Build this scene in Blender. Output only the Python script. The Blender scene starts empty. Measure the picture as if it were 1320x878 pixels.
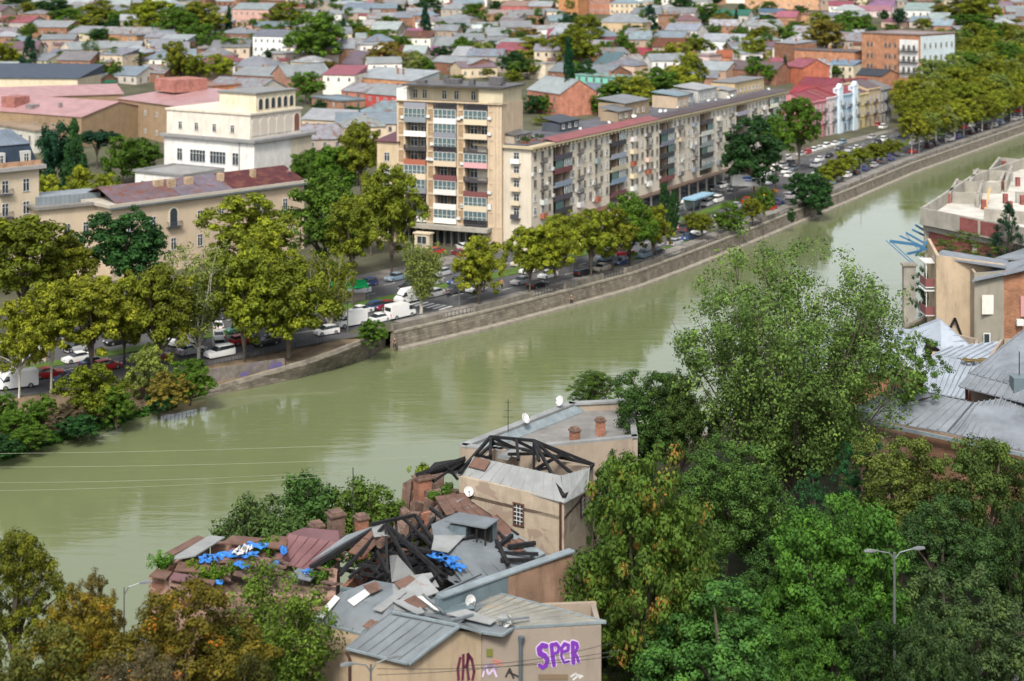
import bpy, math, random
import numpy as np
from mathutils import Vector, Matrix
R = math.radians
rnd = random.Random(11)
nr = np.random.default_rng(5)
scene = bpy.context.scene
col = scene.collection
F, CX, YH, CZ = 2000.0, 660.0, -55.0, 60.0      # survey constants read off the photograph

def at(px, py, z):
    s = (py - YH) / (CZ - z)
    return Vector(((px - CX) / s, F / s, z))
def atY(px, py, Y):
    return Vector(((px - CX) * Y / F, Y, CZ - (py - YH) * Y / F))
def pix(p):
    s = F / p[1]
    return (CX + p[0] * s, YH + s * (CZ - p[2]))
def lerp(a, b, t): return a + (b - a) * t
def smooth(x, a, b):
    t = min(1, max(0, (x - a) / (b - a))); return t * t * (3 - 2 * t)

# ---------------------------------------------------------------- terrain
DU = Vector((0.5736, 0.8192)); DN = Vector((-0.8192, 0.5736))
def uv(x, y): return (x * DU.x + y * DU.y, x * DN.x + y * DN.y)
def xy(u, v): return (u * DU.x + v * DN.x, u * DU.y + v * DN.y)
edge_px = [(-200, 560), (0, 515), (130, 498), (265, 472), (420, 441), (500, 428), (623, 400), (810, 352), (880, 327),
           (963, 295), (1093, 243), (1173, 210), (1320, 160), (1500, 105)]
EU, EV = [], []
for a, b in edge_px:
    p = at(a, b, 0); u, v = uv(p.x, p.y); EU.append(u); EV.append(v)
EU = [-600] + EU + [3500]; EV = [EV[0]] + EV + [EV[-1]]
def vb(u): return float(np.interp(u, EU, EV))
U500 = EU[6]
shore_px = [(-200, 640), (0, 580), (100, 560), (195, 532), (270, 514), (380, 491), (470, 467)]
SU, SV = [], []
for a, b in shore_px:
    p = at(a, b, -3); u, v = uv(p.x, p.y); SU.append(u); SV.append(v)
WATER_Z = -3.0
NEAR_V = 84.0
def terrain(x, y):
    u, v = uv(x, y)
    off = v - vb(u)
    if off < -20:
        return min(56.0, 5 + max(0, 100 - y) * 0.48)
    t = smooth(off, 30, 110)
    return min(75.0, max(0.0, 0.05 * (y - 400)) * t)
def G(px, py):
    """the point of the town ground seen at a pixel"""
    lo, Y = None, 150.0
    while Y < 1600:
        p = atY(px, py, Y)
        if p.z <= terrain(p.x, p.y): break
        Y += 4
    for _ in range(12):
        Y -= 0.4; p = atY(px, py, Y)
        if p.z > terrain(p.x, p.y): break
    return Vector((p.x, p.y, terrain(p.x, p.y)))

# ---------------------------------------------------------------- materials
MATS = {}
def ntree(name):
    m = bpy.data.materials.new(name); m.use_nodes = True
    nt = m.node_tree; bs = nt.nodes['Principled BSDF']
    return m, nt, bs
def nd(nt, t, **kw):
    n = nt.nodes.new(t)
    for k, v in kw.items():
        if k in n.inputs: n.inputs[k].default_value = v
        else: setattr(n, k, v)
    return n
def mixc(nt, mode, fac, a, b):
    n = nt.nodes.new('ShaderNodeMix'); n.data_type = 'RGBA'; n.blend_type = mode
    for s, v in ((n.inputs[0], fac), (n.inputs[6], a), (n.inputs[7], b)):
        if hasattr(v, 'is_output') or isinstance(v, bpy.types.NodeSocket): nt.links.new(v, s)
        else: s.default_value = v if not isinstance(v, tuple) or len(v) == 4 else (*v, 1)
    return n.outputs[2]
def ramp(nt, src, pts):
    n = nt.nodes.new('ShaderNodeValToRGB'); nt.links.new(src, n.inputs[0])
    e = n.color_ramp.elements
    while len(e) < len(pts): e.new(0.5)
    for i, (p, c) in enumerate(pts):
        e[i].position = p; e[i].color = (c, c, c, 1) if not isinstance(c, tuple) else (*c, 1)
    return n.outputs[0]
def coords(nt, shift=True):
    tc = nd(nt, 'ShaderNodeTexCoord')
    if not shift: return tc.outputs['Object']
    oi = nd(nt, 'ShaderNodeObjectInfo')
    m = nd(nt, 'ShaderNodeMath', operation='MULTIPLY'); nt.links.new(oi.outputs['Random'], m.inputs[0]); m.inputs[1].default_value = 70
    a = nd(nt, 'ShaderNodeVectorMath', operation='ADD'); nt.links.new(tc.outputs['Object'], a.inputs[0]); nt.links.new(m.outputs[0], a.inputs[1])
    return a.outputs[0]
def surf(name, c=None, rough=.8, var=.25, scale=.6, stain=.35, bump=.15, metal=0, brick=None, rust=None, rustamt=.5, fine=8.0, stripe=None, peel=None):
    """general weathered surface; c None = the colour set on the object"""
    if name in MATS: return MATS[name]
    m, nt, bs = ntree(name); L = nt.links.new
    co = coords(nt)
    if c is None: base = nd(nt, 'ShaderNodeObjectInfo').outputs['Color']
    else:
        rgb = nd(nt, 'ShaderNodeRGB'); rgb.outputs[0].default_value = (*c, 1); base = rgb.outputs[0]
    n1 = nd(nt, 'ShaderNodeTexNoise', Scale=scale, Detail=7.0, Roughness=.65); L(co, n1.inputs['Vector'])
    f1 = ramp(nt, n1.outputs[0], [(.3, 1 - var), (.7, 1 + var)])
    if c is None and 'tin' in name: base = mixc(nt, 'MULTIPLY', 1.0, base, (.55, .55, .55))
    cc = mixc(nt, 'MULTIPLY', 1.0, base, f1)
    n3 = nd(nt, 'ShaderNodeTexNoise', Scale=fine, Detail=4.0); L(co, n3.inputs['Vector'])
    h = n3.outputs[0]
    if brick:
        sx = nd(nt, 'ShaderNodeSeparateXYZ'); L(nd(nt, 'ShaderNodeTexCoord').outputs['Object'], sx.inputs[0])
        ad = nd(nt, 'ShaderNodeMath', operation='ADD'); L(sx.outputs[0], ad.inputs[0]); L(sx.outputs[1], ad.inputs[1])
        cb = nd(nt, 'ShaderNodeCombineXYZ'); L(ad.outputs[0], cb.inputs[0]); L(sx.outputs[2], cb.inputs[1])
        bt = nd(nt, 'ShaderNodeTexBrick'); L(cb.outputs[0], bt.inputs['Vector'])
        bt.inputs['Scale'].default_value = 1.0; bt.inputs['Brick Width'].default_value = brick[0]; bt.inputs['Row Height'].default_value = brick[1]
        bt.inputs['Mortar Size'].default_value = brick[2]; bt.inputs['Color1'].default_value = (.75, .75, .75, 1); bt.inputs['Color2'].default_value = (1.2, 1.2, 1.2, 1)
        bt.inputs['Mortar'].default_value = (*brick[3],) + (1,) if len(brick) > 3 else (1.1, 1.1, 1.1, 1)
        cc = mixc(nt, 'MULTIPLY', 1.0, cc, bt.outputs[0])
    if stain:
        mp = nd(nt, 'ShaderNodeMapping'); L(co, mp.inputs[0]); mp.inputs['Scale'].default_value = (.9, .9, .16)
        n2 = nd(nt, 'ShaderNodeTexNoise', Scale=1.0, Detail=6.0, Roughness=.7); L(mp.outputs[0], n2.inputs['Vector'])
        f2 = ramp(nt, n2.outputs[0], [(.5, 1.0), (.8, 1 - stain)])
        cc = mixc(nt, 'MULTIPLY', 1.0, cc, f2)
    if peel:
        n4 = nd(nt, 'ShaderNodeTexNoise', Scale=peel[1], Detail=8.0, Roughness=.6, Distortion=.6); L(co, n4.inputs['Vector'])
        f4 = ramp(nt, n4.outputs[0], [(peel[2], 0.0), (peel[2] + .03, 1.0)])
        cc = mixc(nt, 'MIX', f4, cc, peel[0])
    if rust:
        n5 = nd(nt, 'ShaderNodeTexNoise', Scale=.5, Detail=8.0, Roughness=.75); L(co, n5.inputs['Vector'])
        f5 = ramp(nt, n5.outputs[0], [(rustamt, 0.0), (rustamt + .12, 1.0)])
        cc = mixc(nt, 'MIX', f5, cc, rust)
    if stripe:
        sx = nd(nt, 'ShaderNodeSeparateXYZ'); L(nd(nt, 'ShaderNodeTexCoord').outputs['Object'], sx.inputs[0])
        mm = nd(nt, 'ShaderNodeMath', operation='FRACT'); mu = nd(nt, 'ShaderNodeMath', operation='MULTIPLY'); L(sx.outputs[0], mu.inputs[0]); mu.inputs[1].default_value = 1 / stripe
        L(mu.outputs[0], mm.inputs[0])
        f6 = ramp(nt, mm.outputs[0], [(0, .55), (.1, 1.0), (.9, 1.0), (1, .7)])
        cc = mixc(nt, 'MULTIPLY', 1.0, cc, f6)
    L(cc, bs.inputs['Base Color'])
    bs.inputs['Roughness'].default_value = rough; bs.inputs['Metallic'].default_value = metal
    bs.inputs['Specular IOR Level'].default_value = .3
    if bump:
        b = nd(nt, 'ShaderNodeBump', Strength=bump, Distance=.1); L(h, b.inputs['Height']); L(b.outputs[0], bs.inputs['Normal'])
    MATS[name] = m
    return m
def leafmat(name, hi=None, lo=None, hit=.8):
    m, nt, bs = ntree(name); L = nt.links.new
    oi = nd(nt, 'ShaderNodeObjectInfo'); a = nd(nt, 'ShaderNodeAttribute', attribute_name='tint')
    f = ramp(nt, a.outputs['Fac'], [(0, .55), (.5, 1.0), (1, 1.6)])
    cc = mixc(nt, 'MULTIPLY', 1.0, oi.outputs['Color'], f)
    f2 = ramp(nt, a.outputs['Fac'], [(.5, 0.0), (1, .5)])
    cc = mixc(nt, 'MIX', f2, cc, mixc(nt, 'MULTIPLY', 1.0, cc, (1.35, 1.15, .6)))
    if hi:
        f3 = ramp(nt, a.outputs['Fac'], [(hit, 0.0), (min(1, hit + .12), 1.0)])
        cc = mixc(nt, 'MIX', f3, cc, hi)
    L(cc, bs.inputs['Base Color']); bs.inputs['Roughness'].default_value = .6; bs.inputs['Specular IOR Level'].default_value = .12
    tr = nd(nt, 'ShaderNodeBsdfTranslucent'); L(cc, tr.inputs[0])
    mx = nd(nt, 'ShaderNodeMixShader'); mx.inputs[0].default_value = .18
    L(bs.outputs[0], mx.inputs[1]); L(tr.outputs[0], mx.inputs[2]); L(mx.outputs[0], nt.nodes['Material Output'].inputs[0])
    MATS[name] = m; return m
def plain(name, c, rough=.5, metal=0, spec=.5):
    if name in MATS: return MATS[name]
    m, nt, bs = ntree(name)
    if c is None: nt.links.new(nd(nt, 'ShaderNodeObjectInfo').outputs['Color'], bs.inputs['Base Color'])
    else: bs.inputs['Base Color'].default_value = (*c, 1)
    bs.inputs['Roughness'].default_value = rough; bs.inputs['Metallic'].default_value = metal; bs.inputs['Specular IOR Level'].default_value = spec
    MATS[name] = m; return m

M_leaf = leafmat('leaves')
M_maple = leafmat('maple_leaves', hi=(.27, .13, .035), hit=.78)
M_autumn = leafmat('autumn_leaves', hi=(.42, .13, .015), hit=.86)
M_bark = surf('bark', (.11, .09, .07), .95, .4, 1.5, .4, .5)
M_pale = surf('pale_bark', (.42, .4, .33), .9, .4, 1.2, .3, .3)
M_plaster = surf('plaster', None, .9, .14, .35, .3, .1)
M_tin = surf('tin_roof', None, .45, .2, .3, .25, .05, metal=.15, stripe=.9)
M_tinrust = surf('rusty_tin', None, .55, .25, .3, .2, .05, metal=.1, rust=(.16, .06, .035), rustamt=.5, stripe=.7)
M_brick = surf('brick', None, .9, .3, .5, .4, .2, brick=(.5, .16, .012, (1.0, .98, .95)))
M_glass = plain('window_glass', (.035, .045, .055), .12, 0, .8)
M_frame = plain('window_frame', (.6, .6, .58), .5)
M_dark = surf('charred_wood', (.012, .012, .014), .85, .4, 2, 0, .4)
M_inshade = plain('painted_interior_shade', (.02, .018, .016), .9)  # near-black colour standing in for the shade of an interior
M_asphalt = surf('asphalt', (.085, .085, .088), .9, .25, .15, 0, .15, fine=12)
M_pave = surf('paving', (.2, .185, .165), .9, .25, .4, 0, .2, brick=(1.0, 1.0, .02, (.7, .7, .7)))
M_soil = surf('town_soil', (.075, .075, .045), .95, .4, .08, 0, .3)
M_nearsoil = surf('near_soil', (.03, .035, .015), .95, .5, .3, 0, .4)
M_dirt = surf('bank_dirt', (.15, .11, .07), .95, .4, .4, 0, .4)
M_grass = surf('grass', (.07, .12, .02), .95, .4, .6, 0, .5)
M_stone = surf('stone_wall', (.18, .157, .125), .9, .35, .5, .6, .5, brick=(1.3, .42, .03, (.55, .55, .5)))
M_cap = surf('stone_cap', (.26, .235, .19), .9, .3, .7, .4, .2)
M_conc = surf('concrete', (.31, .29, .25), .9, .25, .4, .35, .25)
M_metalgrey = plain('galvanised', (.2, .215, .22), .45, .5)
M_white = plain('white_paint', (.62, .62, .6), .45)
M_wtin = plain('paint', None, .5)
M_fabric = plain('fabric', None, .9, 0, .1)

# ---------------------------------------------------------------- mesh helpers
class MB:
    def __init__(s): s.v = []; s.f = []; s.m = []; s.mi = 0
    def add(s, vs, fs):
        o = len(s.v); s.v += [tuple(v) for v in vs]
        for f in fs: s.f.append(tuple(i + o for i in f)); s.m.append(s.mi)
    def hexa(s, b, t):
        s.add(list(b) + list(t), [(3, 2, 1, 0), (4, 5, 6, 7), (0, 1, 5, 4), (1, 2, 6, 5), (2, 3, 7, 6), (3, 0, 4, 7)])
    def box(s, x0, x1, y0, y1, z0, z1):
        s.hexa([(x0, y0, z0), (x1, y0, z0), (x1, y1, z0), (x0, y1, z0)], [(x0, y0, z1), (x1, y0, z1), (x1, y1, z1), (x0, y1, z1)])
    def slab(s, pts, th):
        n = len(pts); pts = [Vector(p) for p in pts]
        dn = [p - Vector((0, 0, th)) for p in pts]
        nm = Vector((0, 0, 0))
        for i in range(n): nm += (pts[i] - pts[0]).cross(pts[(i + 1) % n] - pts[0])
        if nm.z < 0: pts.reverse(); dn.reverse()
        s.add(pts + dn, [tuple(range(n)), tuple(range(2 * n - 1, n - 1, -1))] + [(i, i + n, (i + 1) % n + n, (i + 1) % n) for i in range(n)])
    def beam(s, p, q, w=.15, h=None):
        h = h or w; p = Vector(p); q = Vector(q); d = (q - p)
        if d.length < 1e-4: return
        d.normalize(); up = Vector((0, 0, 1)) if abs(d.z) < .95 else Vector((0, 1, 0))
        a = d.cross(up).normalized() * w / 2; b = a.cross(d).normalized() * h / 2
        s.hexa([p - a - b, p + a - b, p + a + b, p - a + b], [q - a - b, q + a - b, q + a + b, q - a + b])
    def tube(s, pts, rs, n=6):
        pts = [Vector(p) for p in pts]; o = len(s.v)
        for i, p in enumerate(pts):
            d = (pts[min(i + 1, len(pts) - 1)] - pts[max(i - 1, 0)]).normalized()
            up = Vector((0, 0, 1)) if abs(d.z) < .9 else Vector((1, 0, 0))
            a = d.cross(up).normalized(); b = a.cross(d)
            r = rs[i] if isinstance(rs, (list, tuple)) else rs
            for k in range(n):
                t = 2 * math.pi * k / n; s.v.append(tuple(p + (a * math.cos(t) + b * math.sin(t)) * r))
        for i in range(len(pts) - 1):
            for k in range(n):
                s.f.append((o + i * n + k, o + i * n + (k + 1) % n, o + (i + 1) * n + (k + 1) % n, o + (i + 1) * n + k)); s.m.append(s.mi)
        s.f.append(tuple(o + k for k in range(n))); s.m.append(s.mi)
        s.f.append(tuple(o + (len(pts) - 1) * n + n - 1 - k for k in range(n))); s.m.append(s.mi)
    def wallseg(s, a, b, za, zb, z0, th=.35):
        a = Vector(a[:2]); b = Vector(b[:2]); d = (b - a).normalized(); n = Vector((-d.y, d.x)) * th
        s.hexa([(a.x, a.y, z0), (b.x, b.y, z0), (b.x + n.x, b.y + n.y, z0), (a.x + n.x, a.y + n.y, z0)],
               [(a.x, a.y, za), (b.x, b.y, zb), (b.x + n.x, b.y + n.y, zb), (a.x + n.x, a.y + n.y, za)])
    def mesh(s, name, mats):
        me = bpy.data.meshes.new(name); me.from_pydata(s.v, [], s.f)
        for m in (mats if isinstance(mats, (list, tuple)) else [mats]): me.materials.append(m)
        if any(s.m): me.polygons.foreach_set('material_index', s.m)
        me.update(); return me
    def build(s, name, mats, parent=None, world=False, color=None, smooth_=False):
        if world and parent is not None:
            mi = parent_matrix(parent).inverted(); s.v = [tuple(mi @ Vector(v)) for v in s.v]
        me = s.mesh(name, mats)
        if smooth_: me.polygons.foreach_set('use_smooth', [True] * len(me.polygons))
        return obj(name, me, parent, color)
def parent_matrix(o):
    M = o.matrix_basis
    while o.parent: o = o.parent; M = o.matrix_basis @ M
    return M
def obj(name, me, parent=None, color=None, loc=None, rz=0):
    o = bpy.data.objects.new(name, me); col.objects.link(o)
    if parent is not None: o.parent = parent
    if color: o.color = (*color[:3], 1)
    if loc is not None: o.location = loc
    if rz: o.rotation_euler = (0, 0, rz)
    return o
def tag(o, label=None, cat=None, group=None, kind=None):
    if label: o['label'] = label
    if cat: o['category'] = cat
    if group: o['group'] = group
    if kind: o['kind'] = kind
    return o
def thing(name, label, cat, loc=(0, 0, 0), rz=0, group=None):
    o = bpy.data.objects.new(name, None); col.objects.link(o); o.location = loc; o.rotation_euler = (0, 0, rz)
    o.empty_display_size = .3
    return tag(o, label, cat, group)
AUTO = []       # things whose label names the landmark they stand by
def auto(o, desc, plural=None):
    AUTO.append((o, desc)); return o
def vary(c, a=.08):
    k = 1 + rnd.uniform(-a, a); return tuple(max(0, x * k * (1 + rnd.uniform(-a, a) * .4)) for x in c)

# ---------------------------------------------------------------- trees
def leaf_mesh(name, centers, crad, nper, leaf, mat, flat=.7, seed=0, tvar=.72, up=.5, extra=None):
    g = np.random.default_rng(seed); C = np.asarray(centers, float); n = len(C)
    cr = np.asarray(crad, float) * np.ones(n)
    tc = g.random(n)
    idx = np.repeat(np.arange(n), nper); N = len(idx)
    d = g.normal(size=(N, 3)); d /= np.linalg.norm(d, axis=1)[:, None]
    r = g.random(N) ** .45
    P = C[idx] + d * (r * cr[idx])[:, None] * np.array([1, 1, flat])
    if extra is not None: P = extra(P)
    nm = d * 1.1 + g.normal(size=(N, 3)) * .38 + np.array([0, 0, up]); nm /= np.linalg.norm(nm, axis=1)[:, None]
    t = g.normal(size=(N, 3)); a = np.cross(nm, t); a /= np.linalg.norm(a, axis=1)[:, None]; b = np.cross(nm, a)
    L = leaf * g.uniform(.6, 1.35, N)[:, None]
    V = np.stack([P - a * L * .6, P - b * L * .38 + nm * L * .1, P + a * L * .6, P + b * L * .38 + nm * L * .1], 1).reshape(-1, 3)
    me = bpy.data.meshes.new(name)
    me.vertices.add(4 * N); me.vertices.foreach_set('co', V.ravel())
    me.loops.add(4 * N); me.loops.foreach_set('vertex_index', np.arange(4 * N, dtype=np.int32))
    me.polygons.add(N); me.polygons.foreach_set('loop_start', np.arange(0, 4 * N, 4, dtype=np.int32))
    me.polygons.foreach_set('loop_total', np.full(N, 4, dtype=np.int32))
    me.update(calc_edges=True)
    at_ = me.attributes.new('tint', 'FLOAT', 'FACE')
    at_.data.foreach_set('value', np.clip(tc[idx] * tvar + g.random(N) * (1 - tvar), 0, 1))
    me.materials.append(mat); return me
def centers_for(shape, n, seed, lobes=6):
    """clump centres in the unit crown (radius 1 across, z from 0 to 2): clumps sit on big rounded limbs-full of foliage"""
    g = np.random.default_rng(seed); out = []
    if shape in ('cone', 'column'):
        while len(out) < n:
            a = g.uniform(0, 6.28)
            if shape == 'cone': z = g.random() ** 1.4 * 2; q = (1 - z / 2) ** .8 * .95 * g.uniform(.55, 1)
            else: z = g.random() * 2; q = math.sin(math.pi * min(1, (z / 2) * .8 + .16)) ** .6 * g.uniform(.3, .8)
            out.append((math.cos(a) * q, math.sin(a) * q, z))
        return np.array(out)
    NL = 17; LB_ = []
    for i in range(NL):
        for _ in range(60):
            d = g.normal(size=3); d /= np.linalg.norm(d)
            if shape == 'spread': d[2] = abs(d[2]) * .5; c = d * np.array([.68, .68, .5]) + np.array([0, 0, 1.2])
            else:
                c = d * np.array([.6, .6, .62]) * g.uniform(.85, 1.1) + np.array([0, 0, 1.0])
                if c[2] < 1: c[:2] *= 1.15
            if all(np.linalg.norm(c - o[0]) > .34 for o in LB_): break
        LB_.append((c, g.uniform(.34, .46)))
    LB_ += [(np.array([0, 0, .95]), .6)] * 2
    while len(out) < n:
        c, r = LB_[g.integers(len(LB_))]; d = g.normal(size=3); d /= np.linalg.norm(d)
        if d[2] < -.3 and g.random() < .6: d[2] *= -1
        p = c + d * r * g.uniform(.75, 1.0)
        if p[2] < .02: continue
        out.append(tuple(p))
    return np.array(out)
VAR = {}
def variant(shape, k, leafrel, nc, nper, mat, crel=.26, flat=.7):
    key = (shape, k, leafrel, nc, nper, mat.name)
    if key not in VAR:
        C = centers_for(shape, nc, 100 + k * 7 + len(shape))
        g = np.random.default_rng(k)
        me = leaf_mesh('crown', C, crel * g.uniform(.6, 1.2, nc), nper, leafrel, mat, flat, k * 13 + 1)
        mb = MB()
        for c in C[::max(1, nc // 9)]:
            c = Vector(c); j = Vector((rnd.uniform(-.1, .1), rnd.uniform(-.1, .1), c.z * .35))
            mb.tube([(0, 0, -.05), j * .6, lerp(j, c, .5), c], [.05, .04, .026, .008], 5)
        VAR[key] = (me, mb)
        VAR[key] = (me, mb.mesh('branch', M_bark), mb.mesh('branch', M_pale))
    return VAR[key]
_tr = MB(); _tr.tube([(0, 0, -.06), (0, 0, .05), (.1, 0, .5), (0, .1, 1)], [.75, .5, .42, .3], 8)
TRUNK = _tr.mesh('trunk', M_bark); TRUNKP = _tr.mesh('trunk', M_pale)
NT = [0]
def tree(base, ztop, zlow, rad, color, desc, shape='round', lod=1, pale=False, mat=None, name='broadleaf_tree', cat='tree', group=None, label=None, dens=1.0, lean=0):
    """base: foot point; crown between zlow and ztop, radius rad"""
    mat = mat or M_leaf; NT[0] += 1; k = NT[0] % (5 if lod < 2 else 4)
    if lod == 0: v = variant(shape, k, .045, int(120 * dens), 90, mat, .24)
    elif lod == 1: v = variant(shape, k, .064, int(180 * dens), 88, mat, .17)
    else: v = variant(shape, k, .09, int(100 * dens), 60, mat, .22)
    t = thing(name, label, cat, base, 0, group)
    hz = (ztop - zlow) / 2
    rz = rnd.uniform(0, 6.28)
    c = obj('crown', v[0], t, vary(color, .12), (0, 0, zlow - base.z), rz); c.scale = (rad * 1.1, rad * 1.1, hz)
    hgt = max(.6, zlow - base.z + hz * .7)
    tk = obj('trunk', TRUNKP if pale else TRUNK, t, None, (0, 0, 0)); w = max(.22, min(.5, rad * .08)) * (1.0 if not pale else .9); tk.scale = (w, w, hgt)
    if lod < 2:
        b = obj('branch', v[2] if pale else v[1], t, None, (0, 0, zlow - base.z), rz); b.scale = (rad, rad, hz)
    if label is None: auto(t, desc)
    return t
# ================================================================ camera, sky, light
cam = bpy.data.cameras.new('camera'); co_ = bpy.data.objects.new('camera', cam); col.objects.link(co_)
co_.location = (0, 0, CZ); co_.rotation_euler = (R(90), 0, 0)
cam.sensor_width = 36; cam.lens = F / 1320 * 36; cam.shift_y = (YH - 439) / 1320
cam.clip_start = 1; cam.clip_end = 12000
cam.dof.use_dof = True; cam.dof.focus_distance = 150; cam.dof.aperture_fstop = .22
scene.camera = co_
SUN_EL, SUN_AZ = 50, -172        # azimuth from +Y towards +X
w = bpy.data.worlds.new('World'); scene.world = w; w.use_nodes = True
nt = w.node_tree; bg = nt.nodes['Background']
sky = nd(nt, 'ShaderNodeTexSky', sky_type='NISHITA'); sky.sun_disc = False
sky.sun_elevation = R(SUN_EL); sky.sun_rotation = R(SUN_AZ); sky.air_density = 1.0; sky.dust_density = 4; sky.altitude = 400
hs = nd(nt, 'ShaderNodeHueSaturation', Saturation=.3, Value=1.25); nt.links.new(sky.outputs[0], hs.inputs['Color'])
nt.links.new(hs.outputs[0], bg.inputs[0]); bg.inputs[1].default_value = .12
sl = bpy.data.lights.new('sun', 'SUN'); sl.energy = 2.3; sl.angle = R(12); sl.color = (1, .94, .84)
so = bpy.data.objects.new('sun', sl); col.objects.link(so)
sd = Vector((math.sin(R(SUN_AZ)) * math.cos(R(SUN_EL)), math.cos(R(SUN_AZ)) * math.cos(R(SUN_EL)), math.sin(R(SUN_EL))))
so.rotation_euler = sd.to_track_quat('Z', 'Y').to_euler(); so.location = (0, 0, 200)
scene.view_settings.view_transform = 'Standard'; scene.view_settings.look = 'None'
scene.view_settings.exposure = 0.68; scene.view_settings.gamma = 1
scene.render.engine = 'CYCLES'
scene.cycles.max_bounces = 6; scene.cycles.diffuse_bounces = 1; scene.cycles.glossy_bounces = 3; scene.cycles.transmission_bounces = 3

# ================================================================ ground, river, walls
def grid(name, us, offs, zf, mat, vfun=vb, sign=1, kind='structure'):
    V, Fc = [], []
    for u in us:
        for o in offs:
            v = vfun(u) + sign * o; x, y = xy(u, v); V.append((x, y, zf(x, y, o)))
    n = len(offs)
    for i in range(len(us) - 1):
        for j in range(n - 1):
            a = i * n + j; f = (a, a + 1, a + n + 1, a + n)
            Fc.append(f if sign < 0 else f[::-1])
    me = bpy.data.meshes.new(name); me.from_pydata(V, [], Fc); me.materials.append(mat); me.update()
    o = obj(name, me); o['kind'] = kind; return o
US = [-600, -300] + [x for x in range(-120, 1300, 12)] + [1500, 1900, 2500, 3500]
OFF = [0, 2, 5, 10, 15, 20, 25, 30, 40, 50, 60, 75, 90, 110, 130, 160, 200, 260, 330, 420, 520, 640, 800, 1000, 1300, 1800, 3000]
grid('ground', US, OFF, lambda x, y, o: terrain(x, y) - (.0 if o > 0 else 0), M_soil)
# river
m, nt, bs = ntree('river_water'); L = nt.links.new
tc = nd(nt, 'ShaderNodeTexCoord')
mp = nd(nt, 'ShaderNodeMapping'); L(tc.outputs['Object'], mp.inputs[0])
mp.inputs['Rotation'].default_value = (0, 0, R(0)); mp.inputs['Scale'].default_value = (.13, .62, 1)
n1 = nd(nt, 'ShaderNodeTexNoise', Scale=1.0, Detail=5.0, Roughness=.55, Distortion=.8); L(mp.outputs[0], n1.inputs[0])
n2 = nd(nt, 'ShaderNodeTexNoise', Scale=.03, Detail=4.0, Distortion=.6); L(tc.outputs['Object'], n2.inputs[0])
am = ramp(nt, n2.outputs[0], [(.4, .12), (.62, 1.0)])
mu = nd(nt, 'ShaderNodeMath', operation='MULTIPLY'); L(n1.outputs[0], mu.inputs[0]); L(am, mu.inputs[1])
bp = nd(nt, 'ShaderNodeBump', Strength=.5, Distance=.12); L(mu.outputs[0], bp.inputs['Height'])
L(bp.outputs[0], bs.inputs['Normal'])
n3 = nd(nt, 'ShaderNodeTexNoise', Scale=.02, Detail=5.0, Distortion=1.5); L(tc.outputs['Object'], n3.inputs[0])
cw = mixc(nt, 'MIX', n3.outputs[0], (.125, .15, .068), (.15, .175, .086)); L(cw, bs.inputs['Base Color'])
bs.inputs['Roughness'].default_value = .04; bs.inputs['IOR'].default_value = 1.6
mb = MB(); c4 = [xy(-700, 60), xy(3500, 60), xy(3500, 260), xy(-700, 260)]
mb.add([(a, b, WATER_Z) for a, b in c4], [(0, 1, 2, 3)]); tag(mb.build('river_water', m), kind='structure')
mb = MB(); mb.add([(a, b, -7) for a, b in [xy(-700, 60), xy(3500, 60), xy(3500, 260), xy(-700, 260)]], [(0, 1, 2, 3)])
tag(mb.build('river_bed', M_dirt), kind='structure')
# far embankment wall: battered stone face, toe ledge, lighter cap, low parapet
t = thing('embankment_wall', 'long battered stone river wall with pale cap and low parapet on the far bank', 'river wall', (*xy(U500, vb(U500)), 0))
us = [U500 + 1 + i * 9 for i in range(int(1000 / 9))] + [1400, 2200, 3400]
def strip(name, prof, mat, us=us, wob=0):
    """prof: (offset towards the town, z) pairs carried along the bank"""
    V, Fc = [], []; n = len(prof)
    for u in us:
        for o, z in prof:
            x, y = xy(u, vb(u) + o); V.append((x, y, z))
    for i in range(len(us) - 1):
        for j in range(n):
            a = i * n + j; b = i * n + (j + 1) % n; Fc.append((a, b, b + n, a + n))
    Fc.append(tuple(range(n))); Fc.append(tuple((len(us) - 1) * n + n - 1 - i for i in range(n)))
    mb = MB(); mb.add(V, Fc); return mb
strip('face', [(-1.3, -6), (-1.1, -2.5), (-.75, -.25), (.5, -.25), (.5, -6)], M_stone).build('stone_face', M_stone, t, world=True)
strip('ledge', [(-2.1, -6), (-2.1, -2.55), (-1.0, -2.4), (-1.0, -6)], M_cap).build('toe_ledge', M_cap, t, world=True)
strip('cap', [(-.85, -.25), (-.85, .06), (.5, .06), (.5, -.25)], M_cap).build('cap', M_cap, t, world=True)
pw = thing('parapet', 'weathered grey stone parapet with iron rail gaps along the riverside pavement', 'parapet', (*xy(U500, vb(U500)), 0))
M_par = surf('parapet_stone', (.17, .155, .13), .9, .35, .6, .5, .3)
u = U500 + 1; k = 0; raili = MB(); pst = MB(); sol = MB()
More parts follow.
